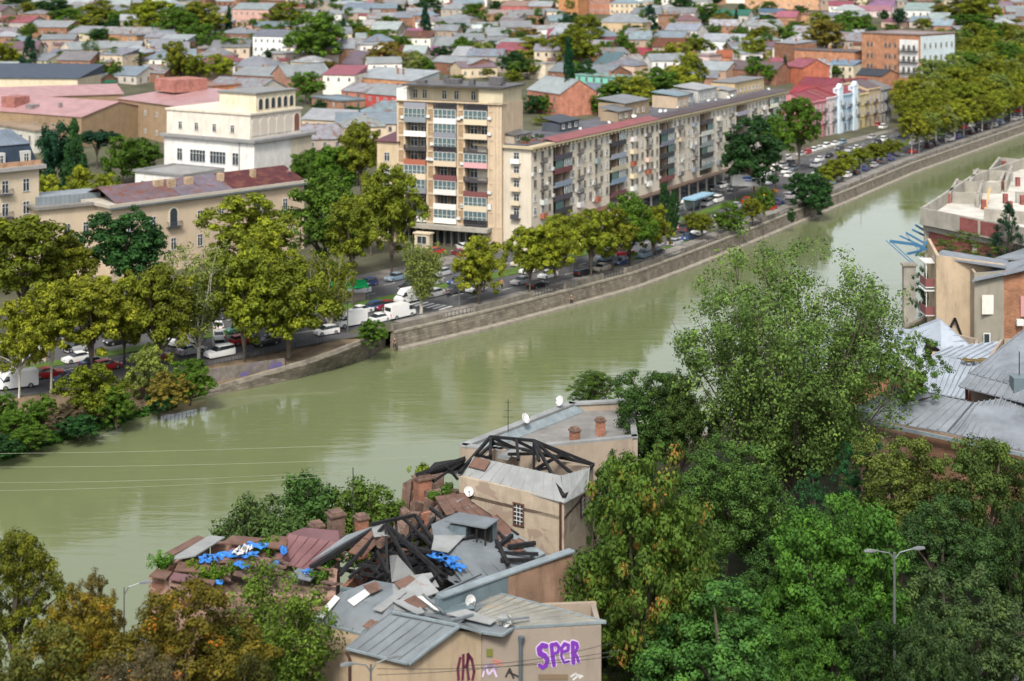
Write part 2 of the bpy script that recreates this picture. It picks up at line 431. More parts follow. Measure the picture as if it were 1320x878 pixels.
while u < 760:
    L_ = [11, 7, 15, 9][k % 4]; uu = [u + L_ * i / 3 for i in range(4)]
    if k % 2 == 0:
        for i in range(3):
            a = Vector((*xy(uu[i], vb(uu[i]) - .15), 0)); b = Vector((*xy(uu[i + 1], vb(uu[i + 1]) - .15), 0)); q_ = MB(); q_.wallseg(a, b, 1.0, 1.0, .06, .35); q_.build('stone_panel', M_par, pw, world=True)
    else:
        n = int(L_ / .8)
        for i in range(n + 1):
            q = u + L_ * i / n; x, y = xy(q, vb(q)); raili.box(x - .05, x + .05, y - .05, y + .05, .06, 1.0)
        for z in (.25, .98):
            raili.beam((*xy(u, vb(u)), z), (*xy(u + L_, vb(u + L_)), z), .08)
        raili.build('iron_railing', plain('iron', (.05, .05, .05), .6), pw, world=True); raili = MB()
    x, y = xy(u, vb(u)); pst = MB(); pst.box(x - .25, x + .25, y - .25, y + .25, .05, 1.15); pst.build('pier', M_par, pw, world=True)
    u += L_; k += 1
# far left: quay corner and sloping apron, then the natural bank
qk = thing('quay', 'pale stone quay with rounded corner and ramp sinking towards the bushes', 'quay', at(470, 440, 0))
P = [at(498, 429, 0), at(470, 446, 0), at(440, 447, 0), at(420, 441, 0)]
q1 = [(470, 466, -3), (380, 491, -3), (270, 514, -3)]; qt = [(470, 447, .1), (395, 478, -.9), (310, 503, -2.0), (268, 513, -2.6)]
mb = MB(); top = [at(468, 443, .15), at(430, 458, -.25), at(395, 470, -.9), at(340, 486, -1.7), at(268, 507, -2.55)]
bot = [at(470, 467, -3.4), at(430, 479, -3.4), at(385, 491, -3.4), at(340, 501, -3.4), at(262, 517, -3.4)]
back = [Vector((p.x - .5, p.y + .7, p.z)) for p in top]
for i in range(4):
    mb.add([bot[i], bot[i + 1], top[i + 1], top[i]], [(0, 1, 2, 3)]); mb.add([top[i], top[i + 1], back[i + 1], back[i]], [(0, 1, 2, 3)])
mb.add([bot[0], top[0], back[0], Vector((*at(497, 441, -2).xy, .1)), Vector((*at(497, 447, -3).xy, -3.4))], [(0, 1, 2, 3, 4)])
mb.build('sloping_face', M_stone, qk, world=True)
mb = MB()
for i in range(4): mb.beam(back[i] + Vector((0, 0, .2)), back[i + 1] + Vector((0, 0, .2)), .5, .45)
mb.beam(top[0] + Vector((0, 0, .3)), at(488, 434, .3), .4, .5)
mb.build('kerb', M_cap, qk, world=True)
# dirt apron between road edge and quay
mb = MB(); road = [at(x, y, 0) for x, y in [(500, 428), (470, 436), (420, 439), (340, 456), (265, 472), (205, 484), (130, 497), (60, 507), (0, 515), (-200, 560)]]
low = [Vector((*back[0].xy, .05))] + [Vector((*b.xy, b.z + .05)) for b in (back[0], back[1], back[3], back[4])] + [at(200, 522, -2.5), at(120, 548, -2.6), at(60, 563, -2.6), at(0, 570, -2.5), at(-200, 630, -2.5)]
edge = [p.copy() for p in low[:5]] + [at(190, 534, -3.3), at(110, 562, -3.3), at(55, 573, -3.3), at(0, 583, -3.3), at(-200, 645, -3.3)]
for i in range(9):
    md0, md1 = lerp(road[i], low[i], .5), lerp(road[i + 1], low[i + 1], .5); md0.z = min(-.3, low[i].z * .75); md1.z = min(-.3, low[i + 1].z * .75)
    if i < 1: md0.z = 0; md1.z = 0
    if i == 1: md0.z = 0
    mb.add([road[i], road[i + 1], md1, md0, low[i + 1], low[i], edge[i + 1], edge[i]], [(0, 1, 2, 3), (3, 2, 4, 5), (5, 4, 6, 7)])
tag(mb.build('river_bank', M_dirt), kind='structure')
# retaining wall with graffiti under the rail
M_gw = surf('painted_wall', (.17, .15, .13), .85, .4, .8, .4, .2, peel=((.12, .1, .25), .45, .54))
gwl = thing('retaining_wall', 'low retaining wall with violet and teal graffiti beside the river ramp', 'wall', at(268, 486, -1.8))
mb = MB(); mb.wallseg(at(366, 466, -.6), at(266, 490, -1.5), -.05, .05, -2.4, .3); mb.build('wall', M_gw, gwl, world=True)
def decal_poly(name, pts, mat, parent, color=None):
    mb = MB(); mb.slab(pts, .02); return mb.build(name, mat, parent, world=True, color=color)
# railing on top
rl = thing('iron_fence', 'dark iron fence along the road edge above the ramp', 'fence', at(265, 472, 0))
mb = MB()
for a, b in (((200, 486), (265, 473)), ((265, 473), (340, 458)), ((340, 458), (420, 442))):
    A, B = at(*a, 0), at(*b, 0); n = int((B - A).length / .6)
    for i in range(n):
        p = lerp(A, B, i / n); mb.box(p.x - .03, p.x + .03, p.y - .03, p.y + .03, 0, 1.0)
    for z in (.2, 1.0): mb.beam(A + Vector((0, 0, z)), B + Vector((0, 0, z)), .06)
mb.build('railing', plain('iron', None), rl, world=True)

# road, pavement, verges
def ribbon(name, o0, o1, z, mat, u0=-120, u1=1200, kind='structure', h=None, step=9):
    us = [u0 + (u1 - u0) * i / max(1, int((u1 - u0) / step)) for i in range(int((u1 - u0) / step) + 1)]
    V, Fc = [], []
    for u in us:
        for o in (o0, o1):
            x, y = xy(u, vb(u) + o); V.append((x, y, z))
    for i in range(len(us) - 1):
        a = 2 * i; Fc.append((a, a + 2, a + 3, a + 1))
    if h:
        n = len(V); V += [(x, y, zz - h) for x, y, zz in V]
        for i in range(len(us) - 1):
            a = 2 * i; Fc += [(a, a + n, a + 2 + n, a + 2), (a + 1, a + 3, a + 3 + n, a + 1 + n)]
        e = 2 * len(us) - 2; Fc += [(0, 1, 1 + n, n), (e, e + n, e + 1 + n, e + 1)]
    mb = MB(); mb.add(V, Fc); return tag(mb.build(name, mat), kind=kind)
ribbon('pavement', .5, 4.6, .12, M_pave, U500 + 6, 1200, h=.12)
ribbon('road', 4.6, 31.5, .012, M_asphalt, U500 - 4, 1200)
ribbon('road', .4, 31.5, .010, M_asphalt, -500, U500 - 4)
ribbon('pavement', 31.5, 37, .14, M_pave, -400, 1200, h=.14)
M_line = surf('road_paint', (.6, .6, .57), .8, .2, 2, 0, .1)
mb = MB()
for o in (8.1, 11.6, 23.5, 27.3):
    u = -60
    while u < 760:
        a = xy(u, vb(u) + o); b = xy(u + 3, vb(u + 3) + o); c = xy(u + 3, vb(u + 3) + o + .16); d = xy(u, vb(u) + o + .16)
        mb.add([(*a, .02), (*b, .02), (*c, .02), (*d, .02)], [(0, 1, 2, 3)]); u += 9
for k in range(7):     # zebra crossing
    u = U500 + 17; o = 5.3 + k * 1.3
    mb.add([(*xy(u, vb(u) + o), .022), (*xy(u + 3.5, vb(u) + o), .022), (*xy(u + 3.5, vb(u) + o + .6), .022), (*xy(u, vb(u) + o + .6), .022)], [(0, 1, 2, 3)])
tag(mb.build('road_marking', M_line), kind='structure')
# planted strips
for (u0, u1, o0, o1) in ((U500 + 28, U500 + 60, 15.5, 19.5), (U500 + 3, U500 + 22, 16, 20), (U500 + 70, U500 + 170, 15.5, 18.5), (-60, U500 - 10, 14.5, 17.5), (U500 + 190, 1000, 14.5, 18)):
    ribbon('verge', o0, o1, .15, M_grass, u0, u1, h=.15)
ribbon('verge', 4.7, 6.2, .15, M_grass, U500 + 64, U500 + 98, h=.15)
ribbon('verge', 4.7, 6.2, .15, M_grass, U500 + 6, U500 + 14, h=.15)

# near bank
nv = [0, 1, 4, 10, 18, 26, 34, 42, 50, 60, 72, 85, 100, 130, 170, 220, 300, 420, 600]
grid('near_ground', [-600, -300, -200] + list(range(-140, 700, 10)) + [900, 1400, 3500], nv, lambda x, y, o: min(56, 5 + max(0, 100 - y) * .48), M_nearsoil, vfun=lambda u: NEAR_V, sign=-1)
nw = thing('quay_wall', 'stone quay wall of the near bank below the ruined houses', 'river wall', (*xy(60, NEAR_V), -3))
mb = MB()
for i in range(-140, 700, 20):
    a = Vector((*xy(i + 20, NEAR_V + .3), 0)); b = Vector((*xy(i, NEAR_V + .3), 0)); za = min(56, 5 + max(0, 100 - a.y) * .48) ; zb = min(56, 5 + max(0, 100 - b.y) * .48)
    mb.wallseg(a, b, za + .3, zb + .3, -6, .6)
mb.build('wall', M_stone, nw, world=True)
# bit of near street, lower right
mb = MB(); pts = [at(x, y, 5) for x, y in [(1190, 885), (1230, 866), (1290, 856), (1420, 846), (1420, 960), (1120, 960)]]
mb.slab([p + Vector((0, 0, .03)) for p in pts], .03); tag(mb.build('near_road', M_asphalt), kind='structure')
# ================================================================ buildings of the far bank
WM = {}
def win_geo(mb, x, y, z, w, h, style, face=None):
    """a window flush on a wall facing -y: frame boxes (0) and glass (1)"""
    f = .065 if w < 3 else .08
    mb.mi = 1; mb.box(x - w / 2 + .02, x + w / 2 - .02, y - .03, y + .02, z + .02, z + h - .02)
    mb.mi = 0
    mb.box(x - w / 2, x - w / 2 + f, y - .1, y, z, z + h); mb.box(x + w / 2 - f, x + w / 2, y - .1, y, z, z + h)
    mb.box(x - w / 2 + f, x + w / 2 - f, y - .1, y, z + h - f, z + h); mb.box(x - w / 2 - .08, x + w / 2 + .08, y - .16, y, z - .08, z)
    n = max(1, round(w / 1.0)) if style != 'plain' else 0
    for i in range(1, n + 1 if n > 1 else 2):
        if n <= 1 and w < .8: break
        xx = x - w / 2 + w * i / (n if n > 1 else 2)
        if xx < x + w / 2 - .1: mb.box(xx - .04, xx + .04, y - .08, y - .03, z, z + h)
    if style == 'cross': mb.box(x - w / 2, x + w / 2, y - .075, y - .03, z + h * .68, z + h * .68 + .07)
def win_mesh(w, h, style='plain', frame=None):
    k = (round(w, 2), round(h, 2), style, frame.name if frame else '')
    if k not in WM:
        mb = MB(); win_geo(mb, 0, 0, 0, w, h, style); WM[k] = mb.mesh('window', [frame or M_frame, M_glass])
    return WM[k]
FARWIN = plain('old_window_frame', (.3, .27, .23), .6)
class Bld:
    """front from p0 to p1 (left to right seen from the street), local x along it, y into the depth"""
    def __init__(s, name, p0, p1, D, H, wallc, label=None, desc=None, cat='house', group=None, wmat=None, roof='gable', rise=2.0, over=.45, roofc=(.3, .33, .36), rmat=None, z0=None, sink=4, solid=True):
        p0 = Vector(p0[:2]); p1 = Vector(p1[:2]); d = p1 - p0; s.L = d.length; s.D = D; s.H = H
        mid = (p0 + p1) / 2
        z = terrain(mid.x, mid.y) if z0 is None else z0
        s.rz = math.atan2(d.y, d.x); s.root = thing(name, label, cat, (p0.x, p0.y, z), s.rz, group)
        if label is None: auto(s.root, desc)
        s.wmat = wmat or M_plaster; s.wc = wallc; s.nw = 0; s.over_mb = None
        if solid:
            mb = MB(); mb.box(0, s.L, 0, D, -sink, H)
            if roof == 'gable':
                mb.add([(0, .0, H), (0, D, H), (0, D / 2, H + rise), (.25, 0, H), (.25, D, H), (.25, D / 2, H + rise)], [(0, 2, 1), (3, 4, 5), (0, 3, 5, 2), (1, 2, 5, 4)])
                mb.add([(s.L, .0, H), (s.L, D, H), (s.L, D / 2, H + rise), (s.L - .25, 0, H), (s.L - .25, D, H), (s.L - .25, D / 2, H + rise)], [(0, 1, 2), (3, 5, 4), (0, 2, 5, 3), (1, 4, 5, 2)])
            s.wall = mb.build('wall', s.wmat, s.root, color=wallc)
        s.roof_obj = None
        if roof: s.roof_obj = s.mkroof(roof, rise, over, roofc, rmat or M_tin)
    def mkroof(s, kind, rise, o, c, mat, zoff=.02):
        L, D, H = s.L, s.D, s.H + zoff; mb = MB(); th = .16
        if kind == 'gable':
            k = rise / (D / 2); e = H - o * k
            for sgn in (0, 1):
                y0, y1 = (-o, D / 2) if sgn == 0 else (D + o, D / 2)
                mb.slab([(-o, y0, e + th), (L + o, y0, e + th), (L + o, y1, H + rise + th), (-o, y1, H + rise + th)], th)
            mb.box(-o, L + o, D / 2 - .15, D / 2 + .15, H + rise + th * .6, H + rise + th + .06)
        elif kind == 'hip':
            r = min(D / 2, L / 2 * .9); e = H - .0
            A = [(-o, -o, e), (L + o, -o, e), (L + o, D + o, e), (-o, D + o, e)]; B = [(r, D / 2, H + rise), (L - r, D / 2, H + rise)]
            mb.add(A + B + [(x, y, z - th) for x, y, z in A], [(0, 1, 5, 4), (2, 3, 4, 5), (1, 2, 5), (3, 0, 4), (0, 6, 7, 1), (1, 7, 8, 2), (2, 8, 9, 3), (3, 9, 6, 0), (9, 8, 7, 6)])
        elif kind == 'shed':
            mb.slab([(-o, -o, H + th), (L + o, -o, H + th), (L + o, D + o, H + rise + th), (-o, D + o, H + rise + th)], th)
            mb.box(0.02, L - .02, D - .3, D - .02, H - .2, H + rise)
            for x in (0.02, L - .27): mb.add([(x, 0, H), (x, D - .3, H), (x, D - .3, H + rise), (x + .25, 0, H), (x + .25, D - .3, H), (x + .25, D - .3, H + rise)], [(0, 1, 2), (3, 5, 4), (0, 3, 4, 1), (0, 2, 5, 3)])
        elif kind == 'flat':
            mb.box(.3, L - .3, .3, D - .3, H - .05, H + .1)
            mb.box(-o, L + o, -o, .3, H, H + .55); mb.box(-o, L + o, D - .3, D + o, H, H + .5)
            mb.box(-o, .3, .3, D - .3, H, H + .5); mb.box(L - .3, L + o, .3, D - .3, H, H + .5)
        return mb.build('roof', mat, s.root, color=c)
    def win(s, side, pos, z, w, h, style='plain', frame=None):
        loc, rz = {'f': ((pos, 0, z), 0), 'r': ((s.L, pos, z), R(90)), 'l': ((0, pos, z), R(-90))}[side]
        s.nw += 1
        if s.nw <= 100: return obj('window', win_mesh(w, h, style, frame), s.root, None, loc, rz)
        if s.over_mb is None: s.over_mb = MB()
        t = MB(); win_geo(t, 0, 0, 0, w, h, style); Mx = Matrix.Translation(loc) @ Matrix.Rotation(rz, 4, 'Z')
        o = len(s.over_mb.v); s.over_mb.v += [tuple(Mx @ Vector(v)) for v in t.v]
        s.over_mb.f += [tuple(i + o for i in f) for f in t.f]; s.over_mb.m += t.m
    def rows(s, side, n, zs, w=1.1, h=1.6, style='plain', m0=None, m1=None, frame=None, skip=0.0):
        ln = s.L if side == 'f' else s.D; m0 = ln / n / 2 if m0 is None else m0; m1 = m0 if m1 is None else m1
        for z in zs:
            for i in range(n):
                if skip and rnd.random() < skip: continue
                p = m0 + (ln - m0 - m1) * (i / max(1, n - 1)) if n > 1 else ln / 2
                s.win(side, p, z, w, h, style, frame)
    def box(s, name, x0, x1, y0, y1, z0, z1, mat=None, color=None, parent=None):
        mb = MB(); mb.box(x0, x1, y0, y1, z0, z1); o = mb.build(name, mat or s.wmat, s.root, color=color or s.wc)
        if parent: o.parent = parent
        return o
    def done(s):
        if s.over_mb: s.over_mb.build('window', [M_frame, M_glass], s.root)['kind'] = 'stuff'
    def W(s, x, y, z):
        return parent_matrix(s.root) @ Vector((x, y, z))
def chim(b, x, y, z, c=(.3, .14, .08), h=1.2):
    mb = MB(); mb.box(x - .3, x + .3, y - .3, y + .3, z - .6, z + h); mb.box(x - .38, x + .38, y - .38, y + .38, z + h, z + h + .14)
    return mb.build('chimney', M_brick, b.roof_obj, color=c)

CREAM = (.5, .4, .26); CREAM2 = (.56, .47, .34); TAN = (.27, .19, .115); WHITE = (.72, .69, .62); BRICK = (.25, .125, .08); BRICK2 = (.32, .175, .11)
GREY = (.36, .39, .42); LTIN = (.42, .45, .47); BLUE = (.3, .38, .44); PINK = (.72, .42, .42); RED = (.38, .05, .05); MAG = (.4, .12, .16); MAUVE = (.26, .17, .2); DK = (.09, .1, .12); RUST = (.2, .08, .045)

# ---- the tower with three balcony columns
tl = Vector((-24.2, 327)); tr = Vector((-2.06, 317.5))
T = Bld('apartment_tower', tl, tr, 11, 33.4, (.5, .395, .28), label='tall beige apartment tower with three columns of mismatched balconies beside the long block', cat='apartment building', roof=None, solid=False, z0=0)
L = T.L
M_panel = surf('tower_panel', (.36, .25, .15), .9, .15, .6, .25, .2, brick=(.5, .2, .02, (.8, .8, .8)))
bays = [(2.0, 6.9), (8.9, 13.9), (15.8, 20.9)]; zb = [5.0 + 2.96 * k for k in range(10)]
mb = MB()     # core wall behind the loggias
mb.box(0, L, 1.5, 11, -2, 30); mb.box(L - 3.2, L, 0, 1.5, -2, 30.0)
for a, b_ in ((0, 2.0), (6.9, 8.9), (13.9, 15.8), (20.9, L - 3.2)):
    mb.box(a, b_, .12, 1.5, 4.4, 29.8)
mb.build('wall', M_plaster, T.root, color=T.wc)
for a, b_ in bays: mb = MB(); mb.box(a + .01, b_ - .01, 1.44, 1.5, 4.5, 29.7); mb.build('loggia_shade_wall', M_plaster, T.root, color=(.16, .125, .09))  # back walls coloured dark: the loggia shade is painted in
mb = MB(); mb.box(.4, L - .3, 2.6, 10.6, 30.0, 32.8); mb.box(L - 5.5, L - .1, .6, 10.6, 30.0, 33.0); mb.build('top_storey', M_plaster, T.root, color=(.5, .44, .31))
mb = MB(); mb.box(-.2, 2.2, .1, 6, 29.8, 32.4); mb.build('corner_turret', M_plaster, T.root, color=(.62, .62, .58))
mb = MB(); mb.box(1.2, L + .5, -.3, 11.4, 33.02, 33.4); mb.build('roof', M_tin, T.root, color=(.16, .15, .15))
mb = MB(); mb.box(-.3, L + .2, -.5, 2.2, 29.8, 30.0); mb.build('terrace_slab', M_plaster, T.root, color=(.45, .36, .25))
for a, b_ in ((0, 2.0), (6.9, 8.9), (13.9, 15.8), (20.9, 22.6), (23.0, L)):
    mb = MB(); e = .42
    mb.box(a, a + e, -.12, .12, 4.4, 29.8); mb.box(b_ - e, b_, -.12, .12, 4.4, 29.8)
    for z in zb[:9]: mb.box(a + e, b_ - e, -.12, .12, z - .45, z)
    mb.build('pilaster', M_plaster, T.root, color=(.52, .41, .29))
    if b_ - a > 1:
        mb = MB(); mb.box(a + e, b_ - e, .02, .115, 4.6, 29.6); mb.build('brick_panel', M_panel, T.root)
colr = {'w': (.7, .68, .64), 'g': (.22, .24, .27), 'c': (.6, .5, .36), 'd': (.06, .06, .07), 'm': (.16, .06, .06), 'r': (.36, .12, .07), 'b': (.25, .35, .4), 'p': (.6, .35, .36)}
sched = ['wdgwbcmgbd'[:9], 'wwcmcwggwp'[:9], 'cwdgrmpcwg'[:9]]
# bottom to top for each of the three columns
sched = ['wdgcrdwgg', 'wwwmcdgwd', 'dcmdpdccd']
glz = ['110100010', '111010010'[:9], '101010010']
glz = ['101100010', '101011110', '110010010']
M_glint = plain('balcony_glass', (.09, .14, .15), .15, 0, .8)
for bi, (a, b_) in enumerate(bays):
    for k in range(9):
        z = zb[k] - (.05 if k < 8 else -.0)
        if k == 8: z = zb[8] + .0
        yo = -.75
        bal = MB(); bal.box(a - .1, b_ + .1, yo, 1.5, z - .18, z)
        ch = sched[bi][k]
        if ch == 'd':
            for i in range(24):
                x = a - .05 + (b_ - a + .1) * i / 23; bal.box(x - .035, x + .035, yo, yo + .06, z, z + .95)
            bal.box(a - .1, b_ + .1, yo - .02, yo + .08, z + .93, z + 1.0)
        else: bal.box(a - .1, b_ + .1, yo, yo + .1, z, z + .95)
        for x in (a - .1, b_ + .02): bal.box(x, x + .08, yo + .1, -.0, z, z + .95)
        bal.build('balcony', M_wtin, T.root, color=vary(colr[ch]))
        if k == 8: continue
        wz = z + .97; h = 2.96 - .97 - .2
        if glz[bi][k] == '1':
            mb = MB(); mb.mi = 1; mb.box(a, b_, yo + .12, yo + .16, wz, wz + h); mb.mi = 0
            for i in range(6):
                x = a + (b_ - a) * i / 5; mb.box(x - .04, x + .04, yo + .02, yo + .14, wz, wz + h)
            mb.box(a, b_, yo + .02, yo + .14, wz + h - .08, wz + h + .02); mb.box(a, b_, yo + .02, yo + .13, wz + h * .3, wz + h * .3 + .06)
            mb.mi = 2; x = a + rnd.uniform(0, 2.5); mb.box(x, x + rnd.uniform(.8, 2), yo + .3, yo + .34, wz, wz + h)
            mb.build('glazing', [M_white if ch != 'g' else M_frame, M_glint, plain('curtain', (.5, .45, .36), .9)], T.root)
        else:
            for x, w_ in ((lerp(a, b_, .27), 1.7), (lerp(a, b_, .74), 1.5)):
                obj('window', win_mesh(w_, 1.9, 'cross', M_white if rnd.random() < .6 else FARWIN), T.root, None, (x, 1.44, z + .5))
for x in (3, 5.2, 9.8, 12.6, 16.5, 18.3): obj('window', win_mesh(1.1, 1.8, 'cross', M_white), T.root, None, (x, 2.6, 30.3))
# ground floor: dark glass front under a canopy
mb = MB(); mb.box(.5, L - 2.8, 1.44, 1.52, .2, 4.0); mb.build('shop_glass', M_glass, T.root)
mb = MB()
for i in range(13):
    x = .8 + i * 1.65; mb.box(x - .08, x + .08, .5, 1.46, 0, 4.1)
mb.build('colonnade', plain('column_paint', (.4, .38, .34), .7), T.root)
mb = MB(); mb.box(-1.0, L - 2.2, -2.4, 1.5, 3.7, 4.5); mb.build('canopy', M_conc, T.root, color=(.3, .28, .25))
mb = MB(); mb.box(6.2, 9.6, -4.2, -2.5, 0, 2.9); mb.box(5.9, 9.9, -4.4, -2.4, 2.9, 3.15); mb.build('kiosk', M_plaster, T.root, color=(.6, .5, .36))
obj('window', win_mesh(2.2, 1.6), T.root, None, (7.9, -4.2, .9))
for i in range(16):
    bi = rnd.randrange(3); k = rnd.randrange(8); mb = MB(); x = rnd.choice([bays[bi][0] - .6, bays[bi][1] + .5]); z = zb[k] + rnd.uniform(.2, 1)
    mb.box(x - .4, x + .4, -.45, -.13, z, z + .6); mb.build('air_conditioner', M_white, T.root)
for (x, y, w_, h_) in ((3, 3, 2, .6), (9, 5, 3, .9), (15, 3.5, 1.2, 1.1), (18, 7, 3, 1.4), (21, 3, 1.5, .5), (7, 8, 1, 1.3)):
    mb = MB(); mb.box(x, x + w_, y, y + w_ * .7, 33.4, 33.4 + h_); mb.build('roof_box', M_tin, T.root, color=(.2, .19, .2))
for x, y in ((5, 2.5), (12, 2), (17, 6), (22.5, 4)):
    mb = MB(); mb.tube([(x, y, 33.4), (x, y, 35.6)], .04, 5); mb.beam((x - .5, y, 35.2), (x + .5, y, 35.2), .05); mb.build('aerial', M_metalgrey, T.root)
# annex, left of the tower
A = Bld('apartment_building', tl - Vector((4.4, -1.9)) , tl + Vector((.3, -.2)), 9, 21, CREAM, label='narrow beige annex with maroon roof stuck on the left side of the tall tower', cat='apartment building', roof='shed', rise=1.0, roofc=(.2, .06, .08), z0=0)
for z in (5, 8, 11, 14, 17): A.win('f', 2.4, z, 1.3, 1.8, 'cross')
mbp = MB()
for z in (7.6, 10.6, 13.6, 16.6): A.box('balcony', 1.4, 3.6, -.7, -.02, z - 2.9, z - 2, M_wtin, (.4, .4, .4))
# roof things of the tower
def dish(p, r, az, el, label, group='satellite dishes', mast=1.0):
    t = thing('satellite_dish', label, 'satellite dish', p, 0, group)
    if label is None: auto(t, 'white satellite dish')
    M = Matrix.Translation((0, 0, mast)) @ Matrix.Rotation(az, 4, 'Z') @ Matrix.Rotation(el, 4, 'X')
    mb = MB(); n = 16; V = [M @ Vector((0, 0, 0))]; Fc = []
    for j, (rr, dz) in enumerate(((.5, .04), (1, .17))):
        for i in range(n):
            a = 2 * math.pi * i / n; V.append(M @ Vector((r * rr * math.cos(a), -r * dz * 1.4, r * rr * math.sin(a))))
    for i in range(n): Fc.append((0, 1 + i, 1 + (i + 1) % n)); Fc.append((1 + i, 1 + n + i, 1 + n + (i + 1) % n, 1 + (i + 1) % n))
    mb.add(V, Fc); dd = mb.build('reflector', M_white, t); sm = dd.modifiers.new('thick', 'SOLIDIFY'); sm.thickness = .03
    mb = MB(); mb.tube([(0, 0, -.05), (0, 0, mast)], .035, 6); mb.build('mast', M_metalgrey, t)
    mb = MB(); mb.tube([M @ Vector((0, 0, -r)), M @ Vector((0, -r * 1.1, -r * .1))], .02, 5); q = M @ Vector((0, -r * 1.1, -r * .1)); mb.box(q.x - .06, q.x + .06, q.y - .08, q.y + .08, q.z - .06, q.z + .06); mb.build('feed_arm', M_metalgrey, t)
    return t
# ---- the long block
la = Vector((3.9, 315)); ld = Vector((.492, .8706)).normalized(); lb = la + ld * 153
M_fac = surf('facade_plaster', None, .9, .1, .2, .16, .1)
LB = Bld('apartment_block', la, lb, 13, 21.2, (.58, .52, .42), label='very long cream six-storey apartment block lining the embankment road', cat='apartment building', roof=None, wmat=M_fac, z0=0, solid=False)
L = LB.L; log = [(9.5, 17.2), (36.4, 44), (63.6, 71.4), (88.5, 96.3), (113.6, 122), (138.5, 144.5)]
wl = MB(); wl.box(0, L, 1.3, 13, -2, 21.0); prev = 0
for a, b_ in log + [(L, L)]: wl.box(prev, a, 0, 1.3, -2, 21.0); prev = b_
for a, b_ in log: wl.box(a, b_, .0, 1.3, -2, 4.6)
wl.build('wall', M_fac, LB.root, color=LB.wc)
for a, b_ in log: mb = MB(); mb.box(a + .01, b_ - .01, 1.24, 1.3, 4.6, 20.9); mb.build('loggia_shade_wall', M_fac, LB.root, color=(.2, .16, .12))  # dark back wall colour stands in for shade inside the loggias
mb = MB(); mb.box(-.7, L + .5, -.8, 13.4, 21.02, 21.5)
for i in range(int(L / 1.8)): mb.box(i * 1.8, i * 1.8 + .5, -.72, .0, 20.5, 21.0)
mb.build('cornice', M_fac, LB.root, color=(.45, .38, .25))
mb = MB(); mb.box(.3, L - .3, 1.2, 12.8, 21.5, 21.75); roofL = mb.build('roof', surf('felt_roof', (.1, .1, .115), .9, .35, .3, 0, .2), LB.root)
mb = MB(); mb.slab([(9, -.85, 21.6), (62, -.85, 21.6), (62, 2.2, 22.3), (9, 2.2, 22.3)], .12); mb.build('roof_edge', M_tin, LB.root, color=(.45, .13, .13))
mb = MB(); mb.slab([(62, -.85, 21.6), (L, -.85, 21.6), (L, 1.6, 22.1), (62, 1.6, 22.1)], .12); mb.build('roof_edge', M_tin, LB.root, color=(.13, .08, .08))
rowz = [18.7 - 2.83 * k for k in range(5)]
def balc(x, z, w_, c, d=.85, root=None, yo=0):
    mb = MB(); mb.box(x - w_ / 2, x + w_ / 2, yo - d, yo, z - .15, z)
    if c == 'd':
        n = int(w_ / .2)
        for i in range(n + 1): xx = x - w_ / 2 + w_ * i / n; mb.box(xx - .025, xx + .025, yo - d, yo - d + .05, z, z + .9)
        mb.box(x - w_ / 2, x + w_ / 2, yo - d, yo - d + .07, z + .88, z + .95)
        for xx in (x - w_ / 2, x + w_ / 2 - .06): mb.box(xx, xx + .06, yo - d + .07, yo, z + .88, z + .95)
    else:
        mb.box(x - w_ / 2, x + w_ / 2, yo - d, yo - d + .08, z, z + .9)
        for xx in (x - w_ / 2, x + w_ / 2 - .07): mb.box(xx, xx + .07, yo - d + .08, yo, z, z + .9)
    return mb.build('balcony', M_wtin, root or LB.root, color=vary(colr[c], .2))
def acu(x, z, root, y=0):
    mb = MB(); mb.box(x - .42, x + .42, y - .42, y - .08, z, z + .62); mb.mi = 1; mb.tube([(x + .1, y - .43, z + .3), (x + .1, y - .4, z + .3)], .2, 10)
    return mb.build('air_conditioner', [M_white, M_metalgrey], root)
segs = [(0, 9.5)] + [(log[i][1], log[i + 1][0]) for i in range(5)] + [(144.5, L)]
nac = 0
for si, (a, b_) in enumerate(segs):
    n = max(2, round((b_ - a) / 2.9))
    for k, z in enumerate(rowz):
        for i in range(n):
            x = a + (b_ - a) * (i + .5) / n; bal = (i % 3 == 1)
            w_ = rnd.choice([1.05, 1.15, 1.3]) ; fr = M_white if rnd.random() < .35 else FARWIN
            if bal:
                LB.win('f', x, z - .75, 1.1, 2.2, 'cross', fr)
                if rnd.random() < .8: balc(x, z - .85, 1.9, rnd.choice('dddgcwr'))
            else: LB.win('f', x, z, w_, 1.5, 'cross', fr)
            if rnd.random() < .3 and nac < 70: acu(x + rnd.choice([-1.2, 1.2]), z - rnd.uniform(-.2, .8), LB.root); nac += 1
    x = a + (b_ - a) * .5
